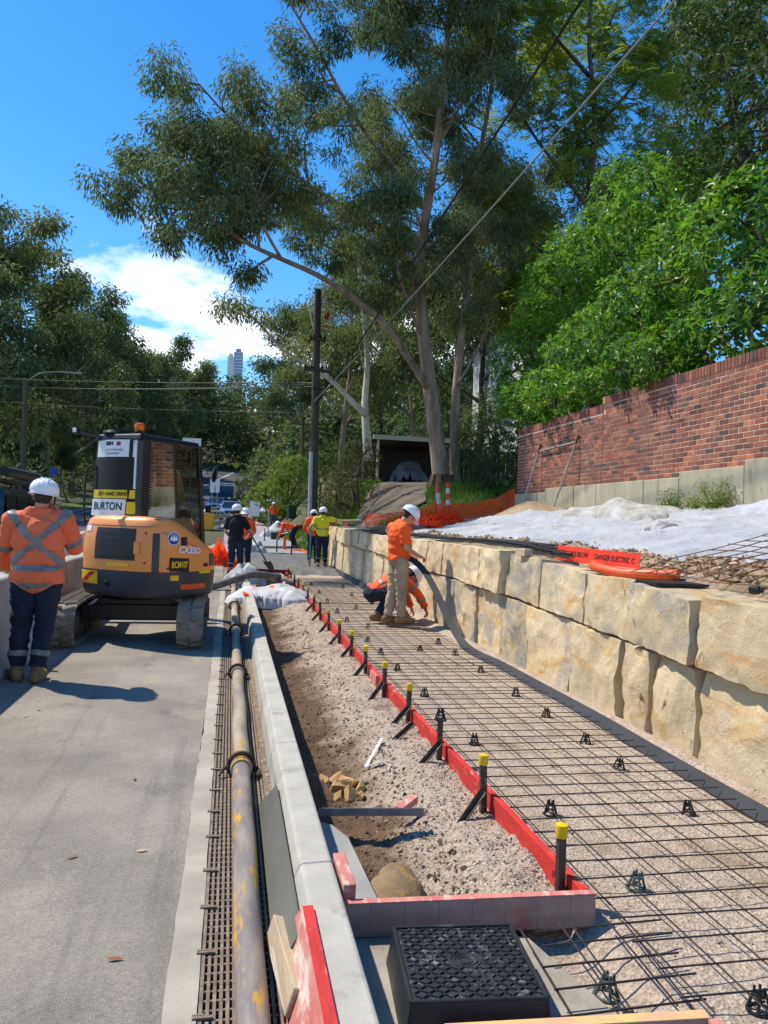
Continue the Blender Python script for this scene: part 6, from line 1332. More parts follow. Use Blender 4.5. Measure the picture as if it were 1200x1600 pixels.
# cab
CX0, CX1, CY0, CY1, CZ0, CZR = -.62, .17, -.60, .66, 1.30, 2.50
def cpt(x_, y_, z_):                                  # cab tapers a little towards the roof
    k = (z_ - 1.3) / 1.2; return Vector((x_ + (-.035 * k if x_ > 0 else .035 * k), y_ + (.05 * k if y_ < 0 else -.10 * k), z_))
def pillar(nm, x_, y_, w_, d_, z0, z1, m=M_ebl):
    q = MB(); q.bar(cpt(x_, y_, z0), cpt(x_, y_, z1), w_, d_, up=(0, 1, 0)); return ubuild(q, nm, m, bevel=.01)
pillar('cab_pillar', CX0 + .03, CY0 + .04, .07, .08, 1.2, 2.46); pillar('cab_pillar', CX0 + .03, CY1 - .03, .06, .06, .95, 2.46); pillar('cab_pillar', CX1 - .03, CY1 - .03, .06, .07, .98, 2.46); pillar('cab_pillar', CX1 - .02, .12, .035, .045, 1.1, 2.46)
# rear right corner with louvres
q = MB(); q.bar(cpt(CX1 - .05, CY0 + .07, 1.3), cpt(CX1 - .05, CY0 + .07, 2.44), .11, .15, up=(0, 1, 0)); lc = ubuild(q, 'louvre_column', M_ebl, bevel=.012)
q = MB()
for k in range(24):
    z = 1.62 + k * .032; p = cpt(CX1 - .045, CY0 + .06, z); q.box(p + Vector((.012, .012, 0)), (.125, .16, .012), Euler((.0, .25, 0)).to_matrix())
ubuild(q, 'louvre_slat', M_egr)
# curved rear window panel with stickers
def rear(u, v, off=0.0): x_ = CX0 + .02 + (CX1 - .10 - CX0) * u; z = 1.32 + (2.44 - 1.32) * v; p = cpt(x_, CY0, z); p.y -= .055 * math.sin(math.pi * u) + off; return p
q = MB().grid(lambda u, v: rear(u, v), 12, 6); ubuild(q, 'rear_window', mat('dark_tinted_glass', S(8, 9, 11), rough=.2, spec=.15), smooth=True)
def rpatch(nm, u0, u1, v0, v1, m, off=.004): q = MB().grid(lambda u, v: rear(u0 + (u1 - u0) * u, v0 + (v1 - v0) * v, off), 8, 2); return ubuild(q, nm, m, smooth=True)
def rtext(s_, u, v, size, m, sx=1.0, bold=.001, off=.0065, nm='lettering'):
    o = text(nm, s_, size, m, EX, Matrix.Identity(4), .0004, sx, 0, bold); up(o); wd, hg = (CX1 - .10 - CX0), 1.12
    for p in o.data.vertices: p.co = rear(u + p.co.x / wd, v + p.co.y / hg, off)
rpatch('company_sticker', .03, 1.0, .80, .985, M_wht); rtext('EEH', .34, .945, .062, M_prt, 1.2, .004); rtext('EARTHMOVING', .46, .875, .040, M_egr, .95, 0); rtext('EQUIPMENT', .44, .835, .040, M_egr, .95, 0)
q = MB().grid(lambda u, v: rear(.505 + .09 * u, .922 + .042 * v, .0055), 3, 1); ubuild(q, 'logo_block', mat('maroon_print', S(150, 24, 60), rough=.5), smooth=True)
rpatch('white_trim', .95, 1.0, .46, .80, M_wht)
rpatch('drive_sticker', .02, 1.0, .355, .445, M_yel); rtext('LEFT HAND DRIVE', .48, .400, .062, M_prt, .88, .002)
rpatch('burton_sticker', .0, .80, .165, .345, M_wht, .005); rtext('BURTON', .40, .265, .125, M_grn, .92, .003, .0072); rpatch('safety_label', .82, 1.08, .19, .32, M_yel, .006)
# lower back of the cab, roof, glass
q = MB(); q.b2(CX0 + .01, CX1 - .02, CY0 - .01, CY1 - .10, 1.0, 1.34); ubuild(q, 'cab_base', M_ebl, bevel=.02)
q = MB(); q.b2(CX0 + .04, CX1 - .05, .50, .58, .80, 1.2); ubuild(q, 'front_panel', M_ebl, bevel=.01)
rp = [(CX0 + .05, CY0 - .0), (CX1 - .05, CY0 + .0), (CX1 - .035, CY1 - .11), (CX0 + .035, CY1 - .11)]
q = MB(); q.prism(rp, 2.42, 2.50, 'z', taper=[(a * .95 - .01, c * .94) for a, c in rp]); ubuild(q, 'roof', M_ebl, bevel=.02, seg=2)
q = MB(); q.lathe([(.16, 2.49), (.17, 2.52), (.15, 2.55), (.05, 2.56)], (-.40, -.42, 0), 20); ubuild(q, 'roof_intake', M_ebl, smooth=True)
G_cab = glass('cab_glass', (.30, .37, .34), .02)
def pane(nm, pts): q = MB(); q.add(pts, [tuple(range(len(pts)))]); return ubuild(q, nm, G_cab)
xg = CX1 - .015
pane('side_pane', [cpt(xg, CY0 + .14, 1.36), cpt(xg, .10, 1.30), cpt(xg, .10, 2.42), cpt(xg, CY0 + .14, 2.42)]); pane('side_pane', [cpt(xg, .14, 1.10), cpt(xg, CY1 - .06, 1.02), cpt(xg, CY1 - .06, 2.42), cpt(xg, .14, 2.42)])
pane('windscreen', [cpt(CX0 + .06, CY1 - .02, 1.0), cpt(CX1 - .06, CY1 - .02, 1.0), cpt(CX1 - .06, CY1 - .02, 2.42), cpt(CX0 + .06, CY1 - .02, 2.42)]); pane('door_pane', [cpt(CX0, CY0 + .12, 1.34), cpt(CX0, CY1 - .06, 1.10), cpt(CX0, CY1 - .06, 2.42), cpt(CX0, CY0 + .12, 2.42)])
q = MB(); q.box((-.22, -.05, 1.36), (.46, .46, .12)); q.box((-.22, -.30, 1.70), (.44, .11, .62), Euler((RAD(8), 0, 0)).to_matrix()); ubuild(q, 'seat', mat('seat_vinyl', S(44, 44, 46), rough=.7), bevel=.03, seg=2)
q = MB()
for x_ in (-.45, .02): q.tube([(x_, .22, 1.25), (x_, .25, 1.62), (x_ + .02, .27, 1.70)], [.012, .012, .024], 8)
q.b2(.0, .10, -.25, .25, 1.2, 1.52); ubuild(q, 'control_lever', M_ebl)
q = MB(); q.box((.06, .42, 1.60), (.10, .03, .16), Euler((.3, 0, .4)).to_matrix()); ubuild(q, 'display', mat('display_grey', S(120, 130, 128), rough=.3))
# beacon, lamps, mirror, grab rail
q = MB(); q.lathe([(.055, 2.50), (.058, 2.53), (.05, 2.54)], (.02, -.50, 0), 16); ubuild(q, 'beacon_base', M_ebl, smooth=True)
q = MB(); q.lathe([(.05, 2.54), (.056, 2.55), (.056, 2.60), (.045, 2.625), (.01, 2.635)], (.02, -.50, 0), 18); ubuild(q, 'beacon', mat('amber_lens', S(246, 110, 20), rough=.25, trans=.2), smooth=True)
q = MB(); q.bar((-.50, -.58, 2.46), (-.70, -.72, 2.50), .03, .03); q.box((-.73, -.74, 2.52), (.06, .05, .06)); ubuild(q, 'work_lamp_bracket', M_ebl); q = MB(); q.box((-.735, -.775, 2.525), (.05, .02, .05)); ubuild(q, 'work_lamp', M_wht, bevel=.005)
q = MB(); q.tube(dense([(CX0 - .01, CY0 + .02, 1.35), (CX0 - .05, CY0 - .03, 1.5), (CX0 - .05, CY0 - .03, 2.0), (CX0 - .01, CY0 + .02, 2.12)], 14), .013, 8); ubuild(q, 'grab_rail', M_ebl, smooth=True)
q = MB(); q.tube([(CX1 - .04, CY1 - .1, 2.28), (CX1 + .05, CY1 + .02, 2.30), (CX1 + .07, CY1 + .05, 2.22)], .010, 7); ubuild(q, 'mirror_arm', M_ebl, smooth=True)
q = MB(); q.ellipsoid((CX1 + .075, CY1 + .06, 2.10), (.055, .025, .11), Euler((0, .25, -.3)).to_matrix(), 14, 9); ubuild(q, 'mirror', M_ebl, smooth=True)
# boom, stick and bucket in front of the cab
q = MB(); q.b2(-.27, .03, .46, .78, .58, 1.0); ubuild(q, 'swing_bracket', M_edk, bevel=.02)
def bsw(v):                                          # boom swung to the left, out in front of the cab
    a = RAD(52); p = Vector(v) - Vector((.27, .55, 0)); return Vector((p.x * math.cos(a) - p.y * math.sin(a) - .12, p.x * math.sin(a) + p.y * math.cos(a) + .62, p.z))
def bs(q): q.v = [tuple(bsw(v)) for v in q.v]; return q
def arm(nm, pts, w_, hs): 
    q = MB(); P = dense([(0, a, c) for a, c in pts], 14); n = len(P); vs = []
    for i, p in enumerate(P):
        d = (P[min(i + 1, n - 1)] - P[max(i - 1, 0)]).normalized(); nn = Vector((0, -d.z, d.y)); h_ = float(np.interp(i / (n - 1), np.linspace(0, 1, len(hs)), hs))
        for a, c in ((-1, -1), (1, -1), (1, 1), (-1, 1)): vs.append(bsw(Vector((.27 + a * w_ / 2, p.y, p.z)) + nn * c * h_ / 2))
    fs = [(0, 1, 2, 3), (4 * n - 1, 4 * n - 2, 4 * n - 3, 4 * n - 4)]
    for i in range(n - 1):
        for k in range(4): a, b_ = 4 * i + k, 4 * i + (k + 1) % 4; fs.append((a, a + 4, b_ + 4, b_))
    q.add(vs, fs); return ubuild(q, nm, M_eor, bevel=.006)
arm('boom', [(.62, .92), (.95, 1.55), (1.45, 2.05), (2.25, 2.10)], .17, [.16, .26, .28, .16]); arm('stick', [(2.05, 2.30), (2.30, 1.95), (2.55, .85)], .14, [.12, .20, .12])
q = MB(); q.tube([(.27, .75, .82), (.27, 1.50, 1.80)], .045, 10); q.tube([(.27, 1.55, 2.22), (.27, 2.08, 2.34)], .04, 10); q.tube([(.27, 2.35, 1.95), (.27, 2.75, 1.25)], .035, 10); ubuild(bs(q), 'hydraulic_ram', M_steel, smooth=True)
bp_ = [(2.50, .88), (2.66, .90), (2.92, .66), (2.90, .30), (2.62, .10), (2.36, .14), (2.40, .24), (2.60, .26), (2.70, .45), (2.60, .68)]
q = MB(); q.prism(bp_, .02, .52, 'x'); ubuild(bs(q), 'bucket', M_edk, bevel=.008)
q = MB()
for k in range(4): q.prism([(2.38, .20), (2.24, .10), (2.26, .08), (2.42, .13)], .05 + k * .13, .10 + k * .13, 'x')
ubuild(bs(q), 'bucket_tooth', M_iron)

# ------------------------------------------------------------------ vehicles
M_glassd = mat('vehicle_glass', S(28, 38, 48), rough=.06, spec=.7); M_tyre = mat('tyre_rubber', S(30, 30, 31), rough=.85); M_rim = mat('alloy_rim', S(150, 152, 156), rough=.35, metal=.6); M_lamp = mat('lamp_lens', S(214, 218, 222), rough=.15); M_tail = mat('tail_lens', S(150, 20, 20), rough=.25); M_plast = mat('black_trim', S(28, 28, 30), rough=.6); M_chrome = mat('chrome', S(210, 212, 216), rough=.12, metal=.9)
def car(name, label, loc, rz, paint, L_=4.6, Wd=1.86, Hh=1.75, kind='wagon', cat='car', group=None):
    """front towards -y; stations along y: (y, zlow, zbelt, zroof, cabin half width)"""
    t = thing(name, label, cat, loc, rz, group); h = L_ / 2; w = Wd / 2; zb = Hh * .60; zl = .34
    ys_ = [-h, -h + .08, -h + .35, -h + 1.0, -h + 1.30]
    st = [(-h, .46, .62, .64), (-h + .07, .38, .80, .82), (-h + .35, zl, zb - .10, zb - .08), (-h + 1.1, zl, zb, zb + .02), (-h + 1.30, zl, zb, zb + .06)]
    if kind == 'wagon': st += [(-h + 2.0, zl, zb, Hh - .03), (-h + 2.6, zl, zb, Hh), (h - .75, zl, zb, Hh - .02), (h - .35, zl, zb, Hh - .10), (h - .10, zl, zb, zb + .10), (h, .46, zb - .10, zb - .05)]
    else: st += [(-h + 2.0, zl, zb, Hh - .03), (-h + 2.5, zl, zb, Hh), (h - 1.75, zl, zb, Hh - .04), (h - 1.55, zl, zb, zb + .08), (h - 1.5, zl, zb, zb + .02), (h - .05, zl, zb, zb + .02), (h, .46, zb - .05, zb - .03)]
    q = MB(); n = 10
    for (y_, a, b_, c) in st:
        e = min(1, (y_ + h) / .35 * .12 + .88); e2 = min(1, (h - y_) / .2 * .06 + .94); k = w * e * e2; cw = k * (.80 if c > b_ + .3 else .93)
        q.v += [(-k * .96, y_, a), (-k, y_, a + .18), (-k, y_, (a + b_) / 2 + .05), (-k * .97, y_, b_), (-cw, y_, c - .05), (-cw * .86, y_, c), (cw * .86, y_, c), (cw, y_, c - .05), (k * .97, y_, b_), (k, y_, (a + b_) / 2 + .05), (k, y_, a + .18), (k * .96, y_, a)]
    n = 12
    for i in range(len(st) - 1):
        for k in range(n): a, b_ = i * n + k, i * n + (k + 1) % n; q.f.append((a, a + n, b_ + n, b_)); q.m.append(0)
    q.f += [tuple(range(n)), tuple(range(len(st) * n - 1, (len(st) - 1) * n - 1, -1))]; q.m += [0, 0]
    q.build('body', paint, t, smooth=True, ang=35)
    cwr = w * .80
    def side(nm, ya, yb, s_, z0=zb + .03, z1=Hh - .13, ya2=None, yb2=None):
        q = MB(); f = lambda z: (w * .97 + (cwr - w * .97) * (z - zb) / (Hh - .05 - zb)) + .006
        q.add([(s_ * f(z0), ya, z0), (s_ * f(z0), yb, z0), (s_ * f(z1), yb2 if yb2 is not None else yb, z1), (s_ * f(z1), ya2 if ya2 is not None else ya, z1)], [(0, 1, 2, 3)]); q.build(nm, M_glassd, t)
    for s_ in (-1, 1):
        side('side_window', -h + 1.55, -h + 2.42, s_, ya2=-h + 2.02); side('side_window', -h + 2.50, -h + 3.15 if kind == 'wagon' else h - 1.85, s_)
        if kind == 'wagon': side('side_window', -h + 3.24, h - .42, s_, yb2=h - .62)
        for y_ in (-h + .88, h - .92):
            q = MB(); q.lathe([(.20, -.11), (.33, -.115), (.365, -.08), (.365, .08), (.33, .115), (.20, .12)], (s_ * (w - .12), y_, .365), 24, 'x'); wh = q.build('wheel', M_tyre, t, smooth=True); q = MB(); q.lathe([(.05, s_ * .10), (.20, s_ * .118), (.21, s_ * .09)], (s_ * (w - .12), y_, .365), 20, 'x'); q.build('rim', M_rim, wh, smooth=True)
            q = MB(); q.tube([(s_ * (w - .02), y_ + .43 * math.cos(a), .365 + .43 * math.sin(a)) for a in np.linspace(-.1, 3.24, 14)], .035, 6); q.build('wheel_arch', M_plast, t, smooth=True)
        q = MB(); q.ellipsoid((s_ * (w + .10), -h + 1.55, zb + .10), (.10, .06, .09)); q.build('mirror', paint if kind == 'ute' else M_chrome, t, smooth=True)
        q = MB(); q.box((s_ * (w - .26), -h + .02, .78), (.36, .08, .14)); q.build('headlight', M_lamp, t, bevel=.02)
        q = MB(); q.box((s_ * (w - .12), h - .02, zb - .18), (.16, .06, .26)); q.build('tail_light', M_tail, t, bevel=.015)
        q = MB(); q.bar((s_ * (w + .004), -h + 2.22, zb - .14), (s_ * (w + .004), -h + 2.38, zb - .14), .02, .03); q.build('door_handle', M_chrome, t)
    q = MB(); a = -h + 1.36; q.add([(-w * .84, a, zb + .09), (w * .84, a, zb + .09), (cwr * .86, -h + 1.97, Hh - .09), (-cwr * .86, -h + 1.97, Hh - .09)], [(0, 1, 2, 3)]); q.v = [(x_, y_ - .03, z_ + .03) for x_, y_, z_ in q.v]; q.build('windscreen', M_glassd, t)
    q = MB(); q.box((0, -h + .01, .70), (w * .9, .06, .20)); q.build('grille', M_plast, t, bevel=.02); q = MB(); q.box((0, -h - .02, .48), (w * 1.9, .14, .20)); q.build('bumper', M_plast if kind != 'ute' else paint, t, bevel=.04, seg=2)
    q = MB(); q.box((0, -h - .10, .50), (.37, .012, .12)); q.build('number_plate', M_wht, t)
    return t
P_dark = mat('dark_blue_paint', S(26, 34, 48), S(24, 31, 44), s=2, rough=.22, coat=.6); P_white = mat('white_paint', S(232, 234, 238), rough=.25, coat=.5); P_blue = mat('blue_grey_paint', S(96, 124, 164), rough=.25, coat=.5); P_blue2 = mat('deep_blue_paint', S(40, 70, 140), rough=.25, coat=.5)
wd = car('four_wheel_drive', 'dark blue four wheel drive with roof rack passing behind the barrier', (-3.98, 12.35, 0), 0, P_dark, 4.7, 1.9, 1.88, 'wagon', 'car')
q = MB()
for s_ in (-.62, .62): q.tube([(s_, -.75, 1.97), (s_, 1.7, 1.97)], .025, 8)
for k in range(7): q.tube([(-.66, -.7 + k * .4, 1.99), (.66, -.7 + k * .4, 1.99)], .018, 6)
for s_ in (-.62, .62):
    for y_ in (-.5, .5, 1.5): q.bar((s_, y_, 1.84), (s_, y_, 1.98), .03, .04)
q.build('roof_rack', M_plast, wd)
q = MB(); q.tube([(.70, -.2, 2.10), (.70, 1.9, 2.10)], .075, 10); q.build('awning_roll', M_plast, wd, smooth=True)
q = MB(); q.ellipsoid((-.1, -.2, 2.10), (.35, .45, .12)); q.build('rack_load', mat('grey_canvas', S(150, 152, 156), rough=.8), wd, smooth=True)
p = at_y(416, 812, 64); car('white_ute', 'white ute parked nose out beside the temporary fence', (p.x, 64, float(prof(64)) + .05), RAD(4), P_white, 5.2, 1.9, 1.80, 'ute', 'ute')
p = at_y(361, 812, 62); car('blue_car', 'pale blue car facing the site in the queue behind the yellow bollard', (p.x, 64, float(prof(64)) + .02), RAD(-2), P_blue, 4.4, 1.8, 1.62, 'wagon', 'car')
p = at_y(337, 800, 76); car('blue_car', 'deep blue car further up the road behind the white sign boards', (p.x, 78, float(prof(78)) + .02), RAD(-4), P_blue2, 4.4, 1.8, 1.6, 'wagon', 'car')
tk = thing('flatbed_truck', 'dark truck with a white headboard rack coming down the hill road', 'truck', (float(at_y(352, 780, 90).x), 90, float(prof(90)) + .05), RAD(-6))
q = MB(); q.prism([(-2.6, .5), (-2.7, 1.0), (-2.5, 1.5), (-1.9, 2.25), (-.9, 2.3), (-.85, .5)], -1.05, 1.05, 'x'); q.build('cab', P_dark, tk, bevel=.05, seg=2, smooth=True)
q = MB(); q.b2(-1.1, 1.1, -.8, 3.2, .75, .95); q.build('tray', M_plast, tk, bevel=.02); q = MB()
for z_ in (2.45, 2.65): q.bar((-1.15, -.8, z_), (1.15, -.8, z_), .08, .10)
for x_ in (-1.1, 0, 1.1): q.bar((x_, -.8, .9), (x_, -.8, 2.7), .07, .07)
q.build('headboard', P_white, tk); q = MB(); q.add([(-.9, -2.48, 1.55), (.9, -2.48, 1.55), (.85, -2.0, 2.15), (-.85, -2.0, 2.15)], [(0, 1, 2, 3)]); q.build('windscreen', M_glassd, tk); 
for x_ in (-.9, .9):
    for y_ in (-1.9, 2.2): q = MB(); q.lathe([(.2, -.13), (.42, -.13), (.45, 0), (.42, .13), (.2, .13)], (x_, y_, .45), 18, 'x'); q.build('wheel', M_tyre, tk, smooth=True)
    q = MB(); q.box((x_ * .8, -2.72, .95), (.3, .06, .16)); q.build('headlight', M_lamp, tk)
tag(strip_sheet('road_widening', -2.3, 0.9, 50, 152, M_road, dz=0.003, dy=2.0), kind='structure')

# ------------------------------------------------------------------ poles and wires
M_pole = mat('old_pole_timber', S(86, 80, 74), S(62, 58, 54), s=3, rough=.95, bump=.5, bs=30, stretch=(3, 3, .3)); M_pole2 = mat('brown_pole_timber', S(112, 96, 78), S(86, 74, 60), s=3, rough=.95, bump=.5, bs=30, stretch=(3, 3, .3)); M_wire = mat('black_cable', S(24, 24, 26), rough=.7); M_wireg = mat('grey_cable', S(132, 134, 136), rough=.6); M_wireo = mat('green_grey_wire', S(58, 68, 62), rough=.6)
def pole(label, base, top, r0, r1, arms, m, name='power_pole', extra=None):
    t = thing(name, label, 'pole', base); d = Vector(top) - Vector(base)
    MB().tube([d * (i / 8) for i in range(-1, 9)], [r0 + (r1 - r0) * max(0, i) / 8 for i in range(-1, 9)], 14).build('shaft', m, t, smooth=True)
    for (z_, w_, an) in arms:
        c = d * (z_ / d.z); v = Vector((math.cos(an), math.sin(an), 0)) * w_ / 2; MB().bar(c - v - Vector((0, r1 + .02, 0)), c + v - Vector((0, r1 + .02, 0)), .10, .12).build('cross_arm', m, t)
        for s_ in (-.9, -.45, .45, .9): MB().lathe([(.03, 0), (.05, .03), (.03, .06), (.05, .09), (.02, .14)], c + v * s_ + Vector((0, -r1 - .02, .06)), 10).build('insulator', M_plast, t, smooth=True)
    return t
PB = Vector((3.28, 31.0, float(ground_h(3.28, 31)) - .1)); PT = Vector(at_y(497, 452, 31.0))
pp = pole('tall dark timber power pole with a grey conduit up its side', PB, PT, .185, .14, [(7.35, 1.1, .25), (8.6, .7, .25)], M_pole)
d = PT - PB
def onpole(f, dx=0, dy=-.2): return d * f + Vector((dx, dy, 0))
q = MB(); q.tube([onpole(.0, -.14, -.17), onpole(.38, -.14, -.15)], .085, 10); q.build('conduit', mat('conduit_grey', S(178, 184, 190), S(160, 166, 172), s=2, rough=.5), pp, smooth=True)
q = MB(); q.box(onpole(.42, .24, -.1), (.10, .10, .30)); q.box(onpole(.62, .0, -.22), (.30, .10, .10)); q.box(onpole(.70, -.2, -.1), (.5, .06, .06)); q.build('bracket', M_plast, pp)
q = MB(); q.box(onpole(.90, .40, -.05), (.16, .05, .30), Euler((0, .5, 0)).to_matrix()); q.box(onpole(.86, .30, -.05), (.3, .04, .04)); q.build('red_tag', mat('red_tag', S(170, 30, 26), rough=.6), pp)
LB_ = Vector(at_y(34, 800, 58)); LB_.z = float(prof(58)); LT = Vector(at_y(40, 590, 58))
lp = pole('timber street light pole on the far verge', LB_, LT, .21, .16, [], M_pole2, 'street_light_pole'); dl = LT - LB_
q = MB(); q.tube(dense([dl * .965, dl * .99 + Vector((.9, 0, .45)), dl * 1.0 + Vector((2.0, 0, .55)), dl * 1.0 + Vector((3.1, 0, .55))], 14), .045, 8); q.build('lamp_arm', M_galv, lp, smooth=True); q = MB(); q.box(dl + Vector((3.4, 0, .55)), (.7, .22, .12)); q.build('lamp_head', M_galv, lp, bevel=.03, seg=2); q = MB(); q.lathe([(.215, dl.z * .18), (.215, dl.z * .32)], (0, 0, 0), 14, caps=False); q.build('pole_band', M_plast, lp)
def wire(label, a, c, r, m, sag=.3, n=24):
    a, c = Vector(a), Vector(c); tag(MB().tube([a.lerp(c, i / n) - Vector((0, 0, sag * 4 * (i / n) * (1 - i / n))) for i in range(n + 1)], r, 6).build('overhead_wire', m, smooth=True), label, 'cable')
wire('thick black overhead cable rising from the power pole over the terrace', Vector(at_y(520, 595, 30.9)), at_y(925, -25, 9.0), .022, M_wire, .10); wire('grey overhead cable running from the power pole above the brick wall', Vector(at_y(490, 628, 30.8)), at_y(1072, -20, 9.0), .017, M_wireg, .12); wire('thin overhead wire passing in front of the bright green hedge', Vector(at_y(560, 640, 30.8)), at_y(1230, 10, 12.0), .007, M_wire, .15)
for k, (ya, yb) in enumerate([(581, 598), (592, 604), (590, 600)]): wire(['highest', 'lowest', 'middle'][k] + ' of three green grey wires crossing the road to the power pole', at_y(-160, ya, 60), at_y(490, yb, 31 + .2 * k), .016, M_wireo, .25 + .1 * k)
wire('thin overhead wire sagging low across the road before the trees', at_y(-160, 612, 62), at_y(490, 645, 31), .010, M_wireo, .3)
for k, (px_, pb, pt, Y, lab) in enumerate([(437, 800, 690, 95, 'grey far power pole left of its neighbours behind the hedge'), (455, 800, 672, 80, 'dark far power pole with two cross arms behind the hedge'), (470, 800, 655, 66, 'brown far power pole beside the tall dark one')]):
    b_ = Vector(at_y(px_, pb, Y)); b_.z = float(ground_h(b_.x, Y)); pole(lab, b_, Vector(at_y(px_ + 3, pt, Y)), .17, .13, [] if k == 0 else [(float(at_y(px_, pt + 8, Y).z - b_.z), 2.2, .2)] + ([(float(at_y(px_, pt + 28, Y).z - b_.z), 2.6, .2)] if k == 1 else []), M_pole2 if k != 1 else M_pole)

# ------------------------------------------------------------------ signs and site clutter further along
def sign(name, label, px_, py_, Y, w_, h_, m, postm=M_galv, ph=None, text_=None, rot=0.0):
    c = Vector(at_y(px_, py_, Y)); g_ = float(ground_h(c.x, Y)); t = thing(name, label, 'sign', (c.x, Y, g_)); z_ = c.z - g_
    MB().tube([(0, .03, -.2), (0, .03, z_ + h_ * .4)], .03, 8).build('post', postm, t, smooth=True); q = MB(); q.box((0, -.02, z_), (w_, .02, h_), Matrix.Rotation(rot, 3, 'Y')); q.build('panel', m, t, bevel=.004)
    return t
sign('road_sign', 'white road sign showing behind the excavator cab roof', 300, 691, 42, .95, .42, M_wht); sign('road_sign', 'pair of white sign boards seen from behind, left board', 332, 759, 58, .32, 1.0, M_wht); sign('road_sign', 'pair of white sign boards seen from behind, right board', 340, 759, 58, .30, 1.0, M_wht); sign('warning_sign', 'small yellow diamond warning sign up the hill road', 369, 727, 135, .9, .9, M_yel, rot=RAD(45)); sign('blue_sign', 'blue sign on the far verge beside the roof rack', 84, 737, 57, .52, .55, M_blu); sign('small_sign', 'small white sign plate below the blue sign', 87, 765, 56.6, .32, .5, M_wht)
q = MB(); q.b2(-.28, .28, -.25, .25, 0, 1.0); q.b2(-.30, .30, -.27, .27, .92, 1.02); o = q.build('yellow_bollard', mat('yellow_plastic', S(232, 170, 30), rough=.5), bevel=.03, seg=2); p = at_y(326, 818, 50); o.location = (p.x, 50, float(prof(50))); tag(o, 'square yellow plastic bollard at the end of the barriers', 'bollard')
t = thing('guard_rail', 'grey metal guard rail between the yellow bollard and the blue car', 'rail', (float(at_y(336, 810, 51).x), 51, float(prof(51))))
for z_ in (.35, .75): MB().bar((-.1, 0, z_), (.9, 6, z_ + .2), .05, .28).build('rail', M_galv, t)
for k in range(4): MB().bar((-.1 + k * .33, k * 2, -.1), (-.1 + k * .33, k * 2, 1.05 + k * .05), .08, .08).build('post', M_galv, t)
def fence_panel(px_, Y, w_, label):
    p = at_y(px_, 812, Y); t = thing('temporary_fence', label, 'fence', (p.x, Y, float(ground_h(p.x, Y)) + .02)); q = MB(); q.tube([(0, 0, 0), (0, 0, 1.9), (w_, 0, 1.9), (w_, 0, 0)], .022, 7); q.build('frame', M_galv, t)
    q = MB()
    for k in range(1, 18): q.tube([(w_ * k / 18, 0, .1), (w_ * k / 18, 0, 1.9)], .004, 4)
    for k in range(1, 9): q.tube([(0, 0, .2 * k), (w_, 0, .2 * k)], .004, 4)
    q.build('wire_infill', M_galv, t); q = MB(); q.b2(-.3, .3, -.25, .25, 0, .14); q.build('foot_block', M_edk, t); return t
fence_panel(384, 58, 2.2, 'temporary fence panel with a white banner beside the white ute'); fence_panel(437, 58, 1.9, 'temporary fence panel in front of the hedge next to the green bin')
p = at_y(398, 795, 57.9); q = MB(); q.box((0, 0, 0), (.75, .02, 1.1), Euler((0, .05, 0)).to_matrix()); o = tag(q.build('fence_banner', M_wht), 'white banner tied to the temporary fence', 'banner'); o.location = p
p = at_y(455, 812, 52); t = thing('wheelie_bin', 'dark green wheelie bin in front of the hedge', 'bin', (p.x, 52, float(ground_h(p.x, 52))), RAD(10)); M_bin = mat('bin_green', S(28, 58, 46), rough=.5)
q = MB(); q.prism([(-.24, -.26), (.24, -.26), (.24, .26), (-.24, .26)], .12, .95, 'z', taper=[(-.30, -.34), (.30, -.34), (.30, .34), (-.30, .34)]); q.build('tub', M_bin, t, bevel=.02); q = MB(); q.b2(-.31, .31, -.36, .38, .95, 1.04); q.build('lid', M_bin, t, bevel=.02)
for s_ in (-.25, .25): MB().lathe([(.03, -.03), (.10, -.03), (.10, .03), (.03, .03)], (s_, .26, .10), 14, 'x').build('wheel', M_tyre, t, smooth=True)
wb = thing('wheelbarrow', 'upturned rusty red wheelbarrow beside the white bags', 'wheelbarrow', (float(at_y(460, 838, 41).x), 41, float(prof(41)) + .1), RAD(70))
q = MB(); q.prism([(-.30, -.38), (.30, -.38), (.34, .40), (-.34, .40)], .45, .76, 'z', taper=[(-.40, -.55), (.40, -.55), (.42, .60), (-.42, .60)]); q.build('tray', mat('barrow_red', S(130, 54, 44), S(104, 44, 38), s=5, rough=.7), wb, bevel=.03)
for s_ in (-.25, .25): MB().tube([(s_ * 1.2, -1.0, .62), (s_, -.1, .42), (s_ * .3, .75, .2)], .02, 7).build('handle', M_galv, wb, smooth=True); MB().tube([(s_, -.3, .45), (s_ * 1.1, -.4, 0)], .016, 6).build('leg', M_galv, wb)
MB().lathe([(.06, -.05), (.19, -.05), (.20, 0), (.19, .05), (.06, .05)], (0, .72, .20), 16, 'x').build('wheel', M_tyre, wb, smooth=True)
M_bag = mat('white_woven_bag', S(196, 196, 196), S(172, 172, 172), s=4, rough=.8, bump=.35, bs=16, bd=.02)
def lump(name, label, cat, px_, py_, Y, L_, W_, H_, an, m, seed, amp=.6, z=None, n=26):
    p = at_y(px_, py_, Y); return crumple(name, (p.x, Y, (float(prof(Y)) + .09) if z is None else z), L_, W_, H_, RAD(an), seed, m, label, cat, amp, n)
